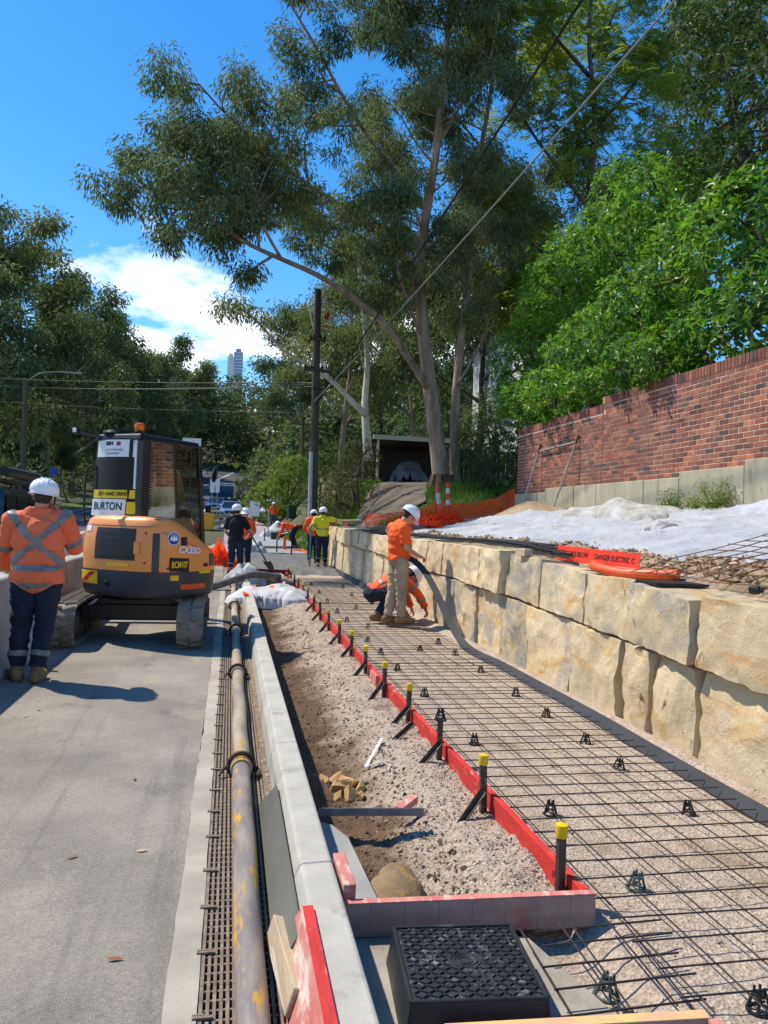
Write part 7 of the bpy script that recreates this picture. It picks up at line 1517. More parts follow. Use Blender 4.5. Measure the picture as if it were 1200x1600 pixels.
lump('bulk_bag', 'white bulk bag lying behind the rusty wheelbarrow', 'bag', 440, 838, 43, 2.4, 1.0, .8, 5, M_bag, 2.2); lump('bulk_bag', 'pile of white bags behind the man in black', 'bag', 392, 850, 30, 1.3, .9, .6, 10, M_bag, 5.1, z=.12); lump('paper_sacks', 'heap of brown paper sacks near the yellow bollard', 'sacks', 338, 850, 27, 1.3, .9, .5, 0, M_pine, 8.8, .8, z=.04); lump('plastic_wrap', 'crumpled white plastic wrap at the end of the kerb', 'plastic', 385, 893, 18.2, .8, .8, .42, 30, M_bag, 3.6, .9, z=.05); lump('cement_bag', 'small white bag by the near kerb end under the hose', 'bag', 372, 900, 17.2, .5, .5, .30, 0, M_bag, 9.3, .8, z=.03)
heap((float(at_y(343, 870, 24).x), 24, .03), 1.0, .9, .75, 0, 'bundle of orange netting beside the man in black', 4.0)
b_ = crumple('printed_bulk_bag', (.82, 14.3, .05), 1.55, 1.25, .33, RAD(-18), 6.4, mat('printed_bag', S(204, 204, 204), S(178, 178, 178), s=3, rough=.8, bump=.35, bs=14, bd=.02, c3=S(236, 110, 62), s3=1.7, t3=.635, w3=.03), 'white bulk bag with orange print draped over the end of the kerb', 'bag', .45, 60)
text('lettering', 'amio', .17, M_prt, b_, rect_frame((.05, -.57, .075), (1, .06, 0), (0, .6, .8)), .002, 1.1, 0, .004)
q = MB(); q.b2(-.05, .05, -.07, .05, 0, .04); o = tag(q.build('orange_tag', M_hiorange), 'small orange tag under the edge of the printed bag', 'tag'); o.location = (.30, 13.3, .21); o.rotation_euler = (0.3, .4, .3)
M_hose = mat('grey_rubber_hose', S(112, 110, 104), S(90, 88, 82), s=5, rough=.85, bump=.4, bs=30, c3=S(140, 134, 122), s3=4)
def hose(label, pts, r_, m=M_hose): tag(MB().tube(dense(pts, 44), r_, 12).build('concrete_hose', m, smooth=True), label, 'hose')
hose('thick grey pump hose crossing the lane towards the printed bag', [(-.75, 16.2, .08), (-.3, 16.3, .09), (.12, 16.5, .21), (.5, 16.9, .30), (.9, 17.3, .25), (1.15, 18.0, .18)], .075); hose('thick grey pump hose curling beside the dark red board', [(.30, 21.8, .10), (.55, 20.0, .30), (.75, 18.6, .16), (1.1, 17.9, .10), (1.45, 17.6, .10), (1.30, 16.8, .10)], .085)
q = MB(); q.tube([(2.2, 31.5, .2), (2.9, 31.0, .28), (3.0, 29.5, .2)], .06, 8); tag(q.build('orange_hose', M_cond, smooth=True), 'short orange hose on the new footpath near the bending man', 'hose')
for k, (px_, y0, y1, Y, m_, lab, r_) in enumerate([(419, 830, 800, 42, M_pine, 'timber stake standing in front of the man by the ute', .04), (444, 868, 838, 32, M_hiorange, 'short orange marker post by the bending man', .07), (432, 870, 842, 30, M_blk, 'black steel picket beside the new concrete', .03), (455, 872, 850, 29, M_blk, 'short black steel picket at the edge of the wet concrete', .03), (413, 845, 826, 38, M_blk, 'thin dark picket near the white bags', .03)]):
    a, c = at_y(px_, y0, Y), at_y(px_ + 1, y1, Y); a.z = float(prof(Y)) + .03; q = MB(); q.bar(a, c, r_ * 1.6, r_ * 1.6); tag(q.build('marker_post', m_), lab, 'post')
q = MB(); q.b2(-.9, .9, -.03, .03, 0, .10); o = tag(q.build('screed_board', M_galv), 'metal screed board on the wet concrete at the bending man', 'screed'); o.location = (1.9, 32.4, float(prof(32)) + .1); o.rotation_euler = (0, 0, .4)
q = MB(); q.b2(-.22, .22, -.2, .2, 0, .35); o = tag(q.build('green_crate', M_bin, bevel=.02), 'small dark green crate beside the wheelbarrow', 'crate'); p = at_y(430, 838, 40); o.location = (p.x, 40, float(prof(40)) + .09)

# ------------------------------------------------------------------ carport, house, towers
M_dktimber = mat('dark_timber', S(52, 50, 46), S(40, 38, 36), s=3, rough=.9)  # one dark brown-grey tone for carport roof, right posts and back wall
cpY = 47.5; g0_ = float(ground_h(11.2, 48)) + .08; ct = thing('carport', 'open carport with a pale fascia at the head of the driveway', 'carport', (11.5, cpY, g0_))
q = MB(); q.b2(-2.9, 3.0, -.5, 5.5, 2.55, 2.75); q.build('roof', M_dktimber, ct); q = MB(); q.b2(-2.95, 3.05, -.6, -.48, 2.50, 2.78); q.build('fascia', mat('pale_fascia', S(170, 176, 160), rough=.7), ct)
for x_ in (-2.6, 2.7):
    for y_ in (-.3, 5.2): MB().b2(x_ - .07, x_ + .07, y_ - .07, y_ + .07, -.3, 2.55).build('post', M_pine if x_ < 0 else M_dktimber, ct)
q = MB(); q.b2(-2.8, 2.9, 5.3, 5.45, -.3, 2.55); q.build('back_wall', M_dktimber, ct)
cv = crumple('covered_car', (11.45, cpY + 2.2, g0_), 4.4, 2.3, 1.5, RAD(90), 2.9, mat('car_cover', S(104, 108, 118), S(84, 88, 98), s=2, rough=.5, bump=.4, bs=8, bd=.04), 'car under a silver grey cover parked in the carport', 'car', .12, 40)
for v in cv.data.vertices:
    x_, y_, z_ = v.co; u = max(-1, min(1, x_ / 2.2)); v_ = max(-1, min(1, y_ / 1.15)); top = float(np.interp(u, [-1, -.95, -.62, -.35, .35, .75, .95, 1], [.0, .62, .86, 1.38, 1.42, 1.0, .75, .0])); e = 1 - abs(v_) ** 5
    v.co = Vector((u * 2.2, v_ * .92 * (1 - .12 * (top > 1)), top * e + .02 * fbm((x_ * 3, y_ * 3, 1))))
hs_ = thing('weatherboard_house', 'pale weatherboard house glimpsed between the gum tree and the brick wall', 'house', (13.3, 34.0, float(ground_h(13.3, 34))))
M_wb = mat('weatherboard_paint', S(190, 194, 190), S(172, 176, 172), s=2, rough=.7)
q = MB(); q.b2(0.02, 7, 0.02, 8, -.5, 8.2); q.build('wall', M_wb, hs_)
wbm = MB(); wbm.add([(0, -.02, 0), (3.2, -.02, 0), (3.2, 0, .17), (0, 0, .17), (0, .03, 0), (3.2, .03, 0)], [(0, 1, 2, 3), (0, 4, 5, 1)]); wbm = wbm.mesh('weatherboard', M_wb)
for k in range(46): o = obj('weatherboard', wbm, hs_); o.location = (0, 0, .2 + k * .17)
wb2 = MB(); wb2.add([(-.02, 0, 0), (-.02, 7, 0), (0, 7, .17), (0, 0, .17)], [(0, 3, 2, 1)]); wb2 = wb2.mesh('weatherboard', M_wb)
for k in range(46): o = obj('weatherboard', wb2, hs_); o.location = (0, 0, .2 + k * .17)
MB().b2(-.04, .06, -.04, .06, 0, 8.2).build('corner_trim', M_wb, hs_)
for (x_, z_, w_, h_) in ((.9, 2.2, .8, 1.5), (.8, 5.2, .9, 1.4)):
    f_ = MB().b2(x_ - .08, x_ + w_ + .08, -.07, -.01, z_ - .08, z_ + h_ + .08).build('window', M_wb, hs_); MB().b2(x_, x_ + w_, -.085, -.05, z_, z_ + h_).build('pane', M_glassd, f_)
q = MB(); q.add([(-.5, -.5, 8.15), (7.5, -.5, 8.15), (7.5, 8.5, 8.15), (-.5, 8.5, 8.15), (3.5, 2.5, 10.2), (3.5, 5.5, 10.2)], [(0, 1, 4), (1, 2, 5, 4), (2, 3, 5), (3, 0, 4, 5), (3, 2, 1, 0)]); q.build('roof', M_edk, hs_)
t = thing('garden_fence', 'dark green garden fence between the gum tree and the house', 'fence', (8.6, 28.6, float(ground_h(8.6, 28.6)))); M_gf = mat('dark_green_fence', S(40, 52, 46), S(32, 42, 38), s=3, rough=.8)
for k in range(16): MB().b2(.02 + k * .19, .19 + k * .19, -.01, .01, -.1, 1.55 + .01 * (k % 2)).build('paling', M_gf, t)
for z_ in (.3, 1.3): MB().b2(0, 3.05, .012, .06, z_, z_ + .08).build('rail', M_gf, t)
M_tw1 = mat('tower_pale', S(196, 206, 214), S(170, 184, 198), s=.05, rough=.4); M_tw2 = mat('tower_blue_glass', S(120, 150, 184), S(104, 134, 170), s=.05, rough=.25); M_twf = mat('tower_slab_edge', S(214, 218, 222), rough=.6)
for k, (x0, x1, yt, m_, lab) in enumerate([(356, 366, 557, M_tw1, 'pale distant apartment tower on the skyline'), (366, 380, 549, M_tw2, 'blue glass distant tower on the skyline')]):
    Y = 1150 + 40 * k; a, c = at_y(x0, yt, Y), at_y(x1, yt, Y); w_ = c.x - a.x; zb_ = 60; t = thing('distant_tower', lab, 'tower', ((a.x + c.x) / 2, Y, zb_)); MB().b2(-w_ / 2, w_ / 2, 0, w_ * 1.2, 0, a.z - zb_).build('facade', m_, t)
    q = MB()
    for f in range(40): z_ = (a.z - zb_) * (f + .5) / 40; q.b2(-w_ / 2 - .3, w_ / 2 + .3, -.4, w_ * 1.2 + .3, z_, z_ + .9)
    q.build('floor_slab', M_twf, t); MB().b2(-w_ * .3, w_ * .3, 2, w_ * .8, a.z - zb_, a.z - zb_ + 5).build('plant_room', m_, t)

# ------------------------------------------------------------------ vegetation
def leafmat(name, a, c, rand=.25, trans=.35, rough=.6, spec=.25): return mat(name, a, c, s=.35, rough=rough, rand=rand, isl=True, trans=trans, spec=spec)
L_gum = leafmat('gum_leaf', S(112, 124, 88), S(86, 102, 72), .42); L_gumd = leafmat('gum_leaf_dark', S(92, 106, 70), S(74, 90, 60)); L_gumb = leafmat('gum_leaf_olive', S(116, 122, 76), S(94, 106, 66))
L_mag = leafmat('magnolia_leaf', S(108, 146, 52), S(74, 114, 40), .42, .42, .42, .35); L_dk = leafmat('glossy_dark_leaf', S(70, 90, 44), S(52, 72, 36), .3, .25, .55, .2); L_jac = leafmat('jacaranda_leaf', S(136, 146, 72), S(110, 128, 60), .28, .55); L_shr = leafmat('shrub_leaf', S(82, 98, 46), S(60, 78, 38), .3, .25); L_fern = leafmat('bright_shrub_leaf', S(122, 142, 58), S(96, 122, 48), .3, .3); L_brn = leafmat('brownish_leaf', S(98, 92, 58), S(82, 84, 52), .3, .2)
B_gum = mat('gum_bark', S(158, 136, 116), S(116, 96, 80), s=2.2, rough=.9, bump=.5, bs=10, stretch=(2, 2, .4), c3=S(176, 160, 142), s3=1.5, t3=.56, w3=.15, bd=.04); B_gumd = mat('rough_brown_bark', S(112, 86, 72), S(84, 64, 54), s=4, rough=.95, bump=.9, bs=12, stretch=(3, 3, .3), bd=.06); B_white = mat('white_gum_bark', S(206, 200, 186), S(176, 168, 152), s=2, rough=.85, bump=.2, bs=14, stretch=(1, 1, .4)); B_dk = mat('dark_branch', S(92, 80, 68), S(68, 60, 52), s=3, rough=.95, bump=.4, bs=20)
class Tree:
    def __init__(self, seed): self.r = random.Random(seed); self.tips = []; self.wood = MB()
    def path(self, p, d, L_, wob_, n, lift=0.0):
        pts = [Vector(p)]; d = Vector(d).normalized()
        for i in range(n):
            d = (d + Vector((self.r.gauss(0, wob_), self.r.gauss(0, wob_), self.r.gauss(0, wob_) + lift))).normalized(); pts.append(pts[-1] + d * L_ / n)
        return pts
    def limb(self, pts, r0, r1, n=8):
        k = len(pts); self.wood.tube(pts, [r0 + (r1 - r0) * (i / (k - 1)) ** .8 for i in range(k)], n, caps=True)
    def sub(self, pts, start, count, L_, r_, lv, lift=.05, spread=.9, tipn=2):
        """side branches off a limb; the last level leaves leaf positions"""
        for k in range(count):
            f = start + (1 - start) * (k + self.r.random()) / count; i = min(int(f * (len(pts) - 1)), len(pts) - 2); g_ = f * (len(pts) - 1) - i; p = pts[i].lerp(pts[i + 1], g_); ax = (pts[i + 1] - pts[i]).normalized()
            q_ = Vector((self.r.gauss(0, 1), self.r.gauss(0, 1), self.r.gauss(0, .7))); q_ = (q_ - ax * q_.dot(ax)).normalized(); d = (ax * (1 - spread * .5) + q_ * spread + Vector((0, 0, .15))).normalized()
            l_ = L_ * self.r.uniform(.6, 1.2) * (1.15 - .4 * f); P = self.path(p, d, l_, .16, 5, lift); rr = r_ * (1.1 - .6 * f); self.limb(P, rr, rr * .3, 5 if lv else 4)
            if lv > 0: self.sub(P, .25, 3 + (lv > 1), l_ * .55, rr * .45, lv - 1, lift, spread, tipn)
            for q2 in range(tipn): self.tips.append(P[-1 - (q2 % 3)])
def crown(tree, name, m, parent, per, rad, Ls, Ws, droop=.6, n2=None, jitter=.5, squash=.75, bend=.1, base=(0, 0, 0)):
    T_ = np.array([tuple(q) for q in tree.tips]) - np.array(base); n = len(T_) * per
    C = np.repeat(T_, per, 0); k = np.repeat(rng.uniform(.6, 1.3, len(T_)), per)
    o = rdir(n) * (rng.random(n) ** .42)[:, None] * np.array([1, 1, squash]) * rad * .95 * k[:, None]; P = C + o
    D = unit(o) * .5 + rdir(n) * jitter + np.array([0, 0, -droop]); Nn = rdir(n) + np.array([0, 0, .8]) * (1 if droop < .3 else .2)
    V, F = leaf_arrays(P, D, Nn, Ls * rng.uniform(.7, 1.25, n), Ws * rng.uniform(.7, 1.25, n), bend)
    return npmesh(name, V, F, m, parent)
def tree_thing(name, label, base, group=None): return thing(name, label, 'tree', base, 0, group)
def finish(T_, t, base, bark, name='trunk'):
    q = T_.wood; b_ = Vector(base); q.v = [tuple(Vector(v) - b_) for v in q.v]; o = obj(name, None, t) if False else None
    me = bpy.data.meshes.new(name); me.from_pydata(q.v, [], q.f); me.materials.append(bark); me.polygons.foreach_set('use_smooth', [True] * len(me.polygons)); me.update(); return obj(name, me, t)
def pxpath(l_, Ys): 
    n = len(l_); return dense([tuple(at_y(x_, y_, Ys[0] + (Ys[1] - Ys[0]) * i / (n - 1))) for i, (x_, y_) in enumerate(l_)], n * 3)
# the big gum by the driveway
base = Vector(at_y(690, 765, 27)); T1 = Tree(3); t = tree_thing('eucalyptus_tree', 'huge twin stemmed gum tree with pale bark and a wide open crown above the driveway', base)
A = pxpath([(692, 772), (684, 700), (676, 640), (666, 560), (658, 480), (656, 400), (668, 320), (682, 230), (692, 140), (700, 50), (706, -60), (700, -160)], (27, 27.5)); T1.limb(A, .35, .07, 12)
Bq = pxpath([(712, 768), (710, 700), (712, 620), (722, 520), (734, 420), (738, 330), (752, 230), (770, 120), (775, 20), (790, -80)], (27.2, 29)); T1.limb(Bq, .21, .05, 10)
limbs = [([(668, 605), (640, 562), (606, 512), (560, 472), (500, 432), (440, 405), (390, 382), (340, 350), (300, 325), (255, 305), (215, 290)], (27, 22.5), .23), ([(657, 420), (612, 378), (560, 338), (500, 300), (445, 262), (395, 215), (350, 175), (310, 130)], (27.2, 23.5), .17), ([(668, 330), (622, 268), (572, 208), (530, 140), (492, 70), (450, 0), (420, -60)], (27.3, 25), .15),
         ([(690, 160), (644, 90), (602, 20), (560, -60)], (27.4, 28.5), .11), ([(735, 410), (765, 360), (785, 320), (792, 270)], (28, 29.5), .10), ([(684, 220), (730, 150), (765, 90), (780, 20)], (27.4, 26), .10), ([(660, 470), (612, 446), (560, 410), (500, 380), (450, 350)], (27.3, 30.5), .13),
         ([(656, 400), (620, 330), (590, 260), (580, 190)], (27.2, 31), .13), ([(715, 600), (750, 540), (770, 480), (780, 440)], (27.4, 29), .09), ([(664, 540), (640, 480), (615, 400), (600, 330)], (27.2, 25.5), .12), ([(440, 405), (410, 350), (400, 300), (370, 268), (335, 255), (300, 250)], (24.4, 24), .09), ([(500, 300), (440, 300), (400, 280), (350, 260)], (25, 26.5), .08), ([(700, 50), (660, -20), (620, -80)], (27.4, 26), .08), ([(752, 230), (700, 170), (650, 130)], (28.4, 31), .08)]
for k, (pl_, Yr, r_) in enumerate(limbs):
    P = pxpath(pl_, Yr); T1.limb(P, r_ * .65, .022, 8); n_ = len(pl_); T1.sub(P, .52 if k == 0 else .25, 7 + n_, 1.9, r_ * .34, 1, .0, .95, 2)
T1.sub(A, .38, 36, 3.2, .06, 1, .0, .95, 2); T1.sub(Bq, .36, 30, 2.9, .05, 1, .0, .95, 2)
finish(T1, t, base, B_gum); crown(T1, 'crown', L_gum, t, 90, .56, .20, .046, .75, base=base)
q = MB()
for s_ in range(9): a = s_ * .7; q.tube(dense([(.28 * math.cos(a), .28 * math.sin(a), .5), (.46 * math.cos(a), .46 * math.sin(a), .02), (.65 * math.cos(a), .6 * math.sin(a), -.35)], 6), [.16, .14, .12, .09, .06, .03], 6)
q.build('root', B_gumd, t, smooth=True)
def gum(label, base, H_, seed, leaf, bark, lean=(0, 0), nl=7, per=34, rad=.9, Ls=.3, Ws=.075, group=None, name='eucalyptus_tree', first=.35, spread=.28, lv=1, trunk_r=None, droop=.6, tipn=2, cnt=6):
    base = Vector(base); T_ = Tree(seed); t = tree_thing(name, label, base, group); r_ = trunk_r or H_ * .017
    P = T_.path(base - Vector((0, 0, .3)), (lean[0], lean[1], 1), H_ * .94, .07, 10, .06); T_.limb(P, r_, r_ * .15, 8)
    for k in range(nl):
        f = first + (1 - first) * (k + .3) / nl; i = min(int(f * 10), 9); p = P[i].lerp(P[i + 1], f * 10 - i); a = k * 2.4 + T_.r.random(); d = Vector((math.cos(a), math.sin(a), .75)); l_ = H_ * spread * (1.25 - .6 * f) * T_.r.uniform(.8, 1.2); Q = T_.path(p, d, l_, .12, 6, .05); T_.limb(Q, r_ * .45 * (1.2 - f * .7), .02, 6); T_.sub(Q, .3, cnt, l_ * .38, r_ * .16, lv, .02, .9, tipn)
    finish(T_, t, base, bark); crown(T_, 'crown', leaf, t, per, rad, Ls, Ws, droop, base=base); return t
def gat(px_, Y): p = at_y(px_, 800, Y); return (p.x, Y, float(ground_h(p.x, Y)))
# pale trunked gum behind, and the darker trees filling the bank
b0 = Vector(gat(572, 36)); T2 = Tree(21); t = tree_thing('eucalyptus_tree', 'white barked gum with a forked trunk behind the power pole', b0)
P = pxpath([(576, 720), (572, 670), (570, 628), (574, 560), (566, 470), (560, 400)], (36, 37)); T2.limb(P, .24, .08, 9); Q = pxpath([(571, 648), (545, 622), (515, 592), (480, 570), (440, 545), (400, 500), (370, 480)], (36, 34)); T2.limb(Q, .17, .03, 8); Q2 = pxpath([(515, 592), (500, 560), (492, 520), (480, 470)], (35, 36)); T2.limb(Q2, .09, .02, 7); T2.sub(P, .5, 9, 2.6, .06, 1, 0, .9); T2.sub(Q, .72, 5, 1.8, .05, 1, 0, .9); T2.sub(Q2, .3, 6, 2.0, .04, 1, 0, .9)
finish(T2, t, b0, B_white); crown(T2, 'crown', L_gumb, t, 30, .7, .24, .055, .7, base=b0)
for k, (px_, Y, H_, lf, lab) in enumerate([(652, 60, 17, L_gumd, 'dark gum standing behind the carport'), (742, 40, 15, L_gumd, 'slender dark gum between the big gum and the house'), (530, 56, 17, L_gumb, 'olive gum standing far behind the power pole'), (690, 62, 22, L_gumd, 'tall dark gum on the rise behind the carport'), (800, 48, 21, L_gumd, 'dark gum rising behind the weatherboard house'), (590, 74, 22, L_gumd, 'distant dark gum above the shrub on the bank'), (470, 78, 17, L_gumd, 'dark gum beside the far power poles')]):
    gum(lab, gat(px_, Y), H_, 40 + k, lf, B_dk if k % 2 else B_gum, nl=9, per=36, rad=1.1, Ls=.37, Ws=.11, group='background gums on the bank', first=.22, spread=.30)
# jacaranda with feathery fronds
jb = Vector(gat(925, 27)); T3 = Tree(9); t = tree_thing('jacaranda_tree', 'tall feathery yellow green jacaranda behind the dense hedge', jb)
P = pxpath([(935, 700), (930, 560), (925, 430), (922, 300), (930, 180), (920, 60), (930, -60)], (27, 28)); T3.limb(P, .22, .06, 9)
for k, (pl_, Yr) in enumerate([([(928, 480), (880, 420), (830, 380), (785, 330), (760, 270)], (27, 30)), ([(922, 330), (870, 260), (820, 190), (780, 110), (770, 40)], (27.4, 30)), ([(926, 380), (980, 320), (1030, 280), (1080, 240)], (27.3, 26)), ([(930, 200), (985, 140), (1020, 90), (1060, 40)], (27.7, 27)), ([(922, 120), (870, 60), (830, 0), (800, -60)], (28, 27)), ([(924, 90), (960, 20), (980, -60)], (28, 29)), ([(928, 500), (960, 460), (1000, 430), (1040, 400)], (27, 25)), ([(926, 300), (900, 200), (890, 120), (860, 60)], (27, 31)), ([(927, 560), (880, 520), (840, 500), (800, 480)], (27, 29))]):
    Q = pxpath(pl_, Yr); T3.limb(Q, .09, .02, 7); T3.sub(Q, .2, 11, 1.9, .03, 1, .02, .95, 2)
T3.sub(P, .45, 10, 1.8, .03, 1, .02, .95, 2); finish(T3, t, jb, B_dk)
tp = np.array([tuple(q) for q in T3.tips]) - np.array(jb); nF = len(tp) * 7; C = np.repeat(tp, 7, 0) + rng.normal(size=(nF, 3)) * .28; D = unit(rdir(nF) * np.array([1, 1, .35])); 
Vs, Ps, Ds, Ns = [], [], [], []
Np = unit(rng.normal(size=(nF, 3)) * .35 + np.array([0, 0, 1.0])); Sd = unit(np.cross(D, Np)); LF = rng.uniform(.45, .72, nF)
for k in range(8):
    f = (k + .5) / 8; pos = C + D * (LF * f)[:, None] - np.array([0, 0, 1]) * (LF * f * f * .35)[:, None]
    for s_ in (-1, 1): Ps.append(pos); Ds.append(Sd * s_ + D * .45 - np.array([0, 0, .25])); Ns.append(Np)
Ps, Ds, Ns = np.concatenate(Ps), np.concatenate(Ds), np.concatenate(Ns); V, F = leaf_arrays(Ps, Ds, Ns, rng.uniform(.11, .19, len(Ps)), rng.uniform(.05, .075, len(Ps))); npmesh('crown', V, F, L_jac, t)
# dense broadleaf hedge trees over the brick wall
def bush(name, label, base, lumps, leaf, per_m2, Ls, Ws, trunk=True, group=None, cat='tree', whorl=6, droop=.05, cover=.9, bark=None):
    """foliage on the skin of overlapping lumps: whorls of leaves at shoot tips, hollow and dark inside"""
    base = Vector(base); t = thing(name, label, cat, base, 0, group); lum = [(np.array(c, float), np.array(r, float)) for c, r in lumps]; PP, DD, NN = [], [], []
    for c, r in lum:
        n = int(per_m2 * 4 * math.pi * (r[0] * r[1] * r[2]) ** (2 / 3)); u = rdir(n); bumpy = np.array([1 + .16 * mnoise.noise(Vector(q * 2.3 + c)) + .10 * mnoise.noise(Vector(q * 5.5 + c)) for q in u]); dep = np.where(rng.random(n) < .7, rng.uniform(.92, 1.04, n), rng.uniform(.55, .95, n)); p = c + u * r * (bumpy * dep)[:, None]
        gap = np.array([mnoise.noise(Vector(q * .9)) + .5 * mnoise.noise(Vector(q * 2.1)) for q in p]) > -.42 * cover - .02; ins = np.zeros(n, bool)
        for c2, r2 in lum:
            if c2 is not c: ins |= (((p - c2) / r2) ** 2).sum(1) < .72
        k = gap & ~ins; PP.append(p[k]); DD.append(unit(u[k] / r))
    P, U = np.concatenate(PP), np.concatenate(DD); n = len(P); U = unit(U + rng.normal(size=(n, 3)) * .35 + np.array([0, 0, .35])); A_ = unit(np.cross(U, rdir(n))); B_ = np.cross(U, A_); Pl, Dl, Nl = [], [], []
    for k in range(whorl):
        a = 2 * math.pi * k / whorl + rng.uniform(-.4, .4, n); d = A_ * np.cos(a)[:, None] + B_ * np.sin(a)[:, None]; el = rng.uniform(.1, .8, n)[:, None]; Pl.append(P + U * rng.uniform(-.10, .03, n)[:, None]); Dl.append(d * (1 - .3 * el) + U * el - np.array([0, 0, droop])); Nl.append(U - d * .4)
    P, D, Nn = np.concatenate(Pl), np.concatenate(Dl), np.concatenate(Nl); m_ = len(P); V, F = leaf_arrays(P - np.array(base), D, Nn, Ls * rng.uniform(.7, 1.25, m_), Ws * rng.uniform(.75, 1.2, m_), .12); npmesh('crown', V, F, leaf, t)
    q = MB(); r_ = random.Random(int(base.y * 100))
    for c, r in lum:
        e = Vector(c) - base; st_ = Vector((e.x * .3 + r_.uniform(-.3, .3), e.y * .3, 0)); q.tube(dense([st_, st_.lerp(e, .5) + Vector((r_.uniform(-.2, .2), 0, .2)), e, e + Vector((0, 0, r[2] * .6))], 10), [.09 - .007 * i for i in range(10)], 6)
        for _ in range(6): u = Vector(rdir(1)[0]); q.tube([e, e + Vector((u.x * r[0], u.y * r[1], u.z * r[2])) * .5, e + Vector((u.x * r[0], u.y * r[1], u.z * r[2])) * .92], [.03, .02, .008], 4)
    q.build('trunk' if cat == 'tree' else 'stem', bark or B_dk, t, smooth=True); return t
def lp_(px_, py_, X, r): return (tuple(at_x(px_, py_, X)), r)
bush('broadleaf_tree', 'bright green glossy broadleaf tree spilling over the far end of the brick wall', (9.4, 17.6, 2.4), [lp_(830, 560, 9.0, (1.25, 1.5, 1.3)), lp_(860, 620, 8.3, (1.0, 1.3, .75)), lp_(815, 610, 8.4, (.75, .9, .75)), lp_(880, 470, 9.4, (1.4, 1.5, 1.4)), lp_(930, 560, 8.9, (1.2, 1.5, 1.2)), lp_(845, 500, 9.6, (.8, .9, .8)), lp_(815, 630, 7.65, (.65, 1.0, .60)), lp_(865, 618, 7.6, (.65, 1.0, .55)), lp_(920, 604, 7.75, (.5, .7, .35))], L_mag, 30, .16, .07)
bush('broadleaf_tree', 'bright green glossy broadleaf tree bulging over the middle of the brick wall', (9.6, 13.2, 2.4), [lp_(960, 400, 9.6, (1.4, 1.4, 1.4)), lp_(1000, 500, 8.9, (1.2, 1.3, 1.2)), lp_(1040, 330, 9.6, (1.3, 1.3, 1.2)), lp_(1020, 560, 8.4, (.85, 1.0, .6)), lp_(905, 400, 9.9, (1.0, 1.0, 1.0)), lp_(985, 300, 10.0, (1.0, 1.0, .9)), lp_(980, 575, 7.7, (.55, .7, .42)), lp_(1022, 566, 7.6, (.5, .5, .42))], L_mag, 26, .17, .075)
bush('broadleaf_tree', 'broadleaf tree with large leaves nearest the right end of the brick wall', (9.2, 10.2, 2.4), [lp_(1100, 430, 9.0, (1.3, 1.2, 1.3)), lp_(1160, 500, 8.5, (.8, .8, .7)), lp_(1190, 380, 9.0, (1.3, 1.3, 1.3)), lp_(1080, 530, 8.5, (.7, .8, .5)), lp_(1230, 480, 8.6, (1.0, 1.0, 1.0))], L_mag, 26, .18, .08)
bush('glossy_dark_tree', 'tall dark glossy leaved tree leaning over from above the hedge', (11.2, 11.4, 2.5), [lp_(1150, 180, 9.8, (1.2, 1.4, 1.5)), lp_(1190, 60, 9.8, (1.5, 1.5, 1.5)), lp_(1120, 60, 10.2, (.8, 1.0, .9)), lp_(1160, 290, 9.6, (1.0, 1.1, .9)), lp_(1240, 200, 9.6, (1.4, 1.4, 1.6)), lp_(1130, -60, 10.2, (1.4, 1.4, 1.3))], L_dk, 22, .16, .065, whorl=5, droop=.5)
gum('tall gum crown showing above the jacaranda', gat(1010, 40), 27, 77, L_gumb, B_gum, nl=10, per=46, rad=1.1, Ls=.32, Ws=.09, first=.45); gum('dark gum behind the house and hedge', gat(870, 44), 20, 79, L_gumd, B_dk, nl=10, per=46, rad=1.1, Ls=.34, Ws=.1, first=.25)
# shrubs on the bank
bush('bank_shrub', 'dark dense shrub on the bank left of the driveway', gat(555, 33), [((*gat(548, 33)[:2], gat(548, 33)[2] + 1.3), (1.2, 1.1, 1.3)), ((gat(525, 33)[0], 33, gat(525, 33)[2] + 1.1), (.8, .8, 1.0)), ((gat(560, 34)[0], 34, gat(560, 34)[2] + 2.2), (.9, .9, .9))], L_brn, 42, .10, .045, cat='shrub', whorl=5)
bush('bank_shrub', 'yellow green shrub behind the fence panel and bin', gat(440, 58), [((gat(x_, 58)[0], 58 + dy, gat(x_, 58)[2] + z_), (1.6, 1.2, r_)) for x_, dy, z_, r_ in ((415, 1, 1.8, 1.4), (440, 0, 2.0, 1.7), (468, 1, 2.0, 1.6), (455, 2, 3.2, 1.2))], L_fern, 14, .26, .10, cat='shrub', whorl=5)
bush('bank_shrub', 'olive shrub at the foot of the power pole', gat(520, 36), [((gat(500, 38)[0], 38, gat(500, 38)[2] + 1.4), (1.1, 1.0, 1.3)), ((gat(525, 38)[0], 38, gat(525, 38)[2] + 2.0), (1.2, 1.0, 1.4))], L_shr, 24, .14, .06, cat='shrub', whorl=5)
bush('roadside_shrub', 'dark rounded shrub beside the hill road', gat(398, 92), [((gat(395, 92)[0], 92, gat(395, 92)[2] + 2.2), (2.2, 2, 2.4)), ((gat(415, 92)[0], 93, gat(415, 92)[2] + 3.4), (2.4, 2, 2.4))], L_gumd, 6, .40, .17, cat='shrub', whorl=5)
bush('garden_shrub', 'dark green shrub between the gum trunk and brick wall', (8.9, 25.4, 2.7), [((8.6, 25.6, 3.5), (.9, .8, .9)), ((9.8, 25.2, 3.7), (1.2, .9, 1.1)), ((9.3, 26.5, 4.6), (1.3, 1.0, 1.2)), ((10.8, 26, 4.6), (1.3, 1, 1.4))], L_dk, 26, .13, .055, cat='shrub', whorl=5)
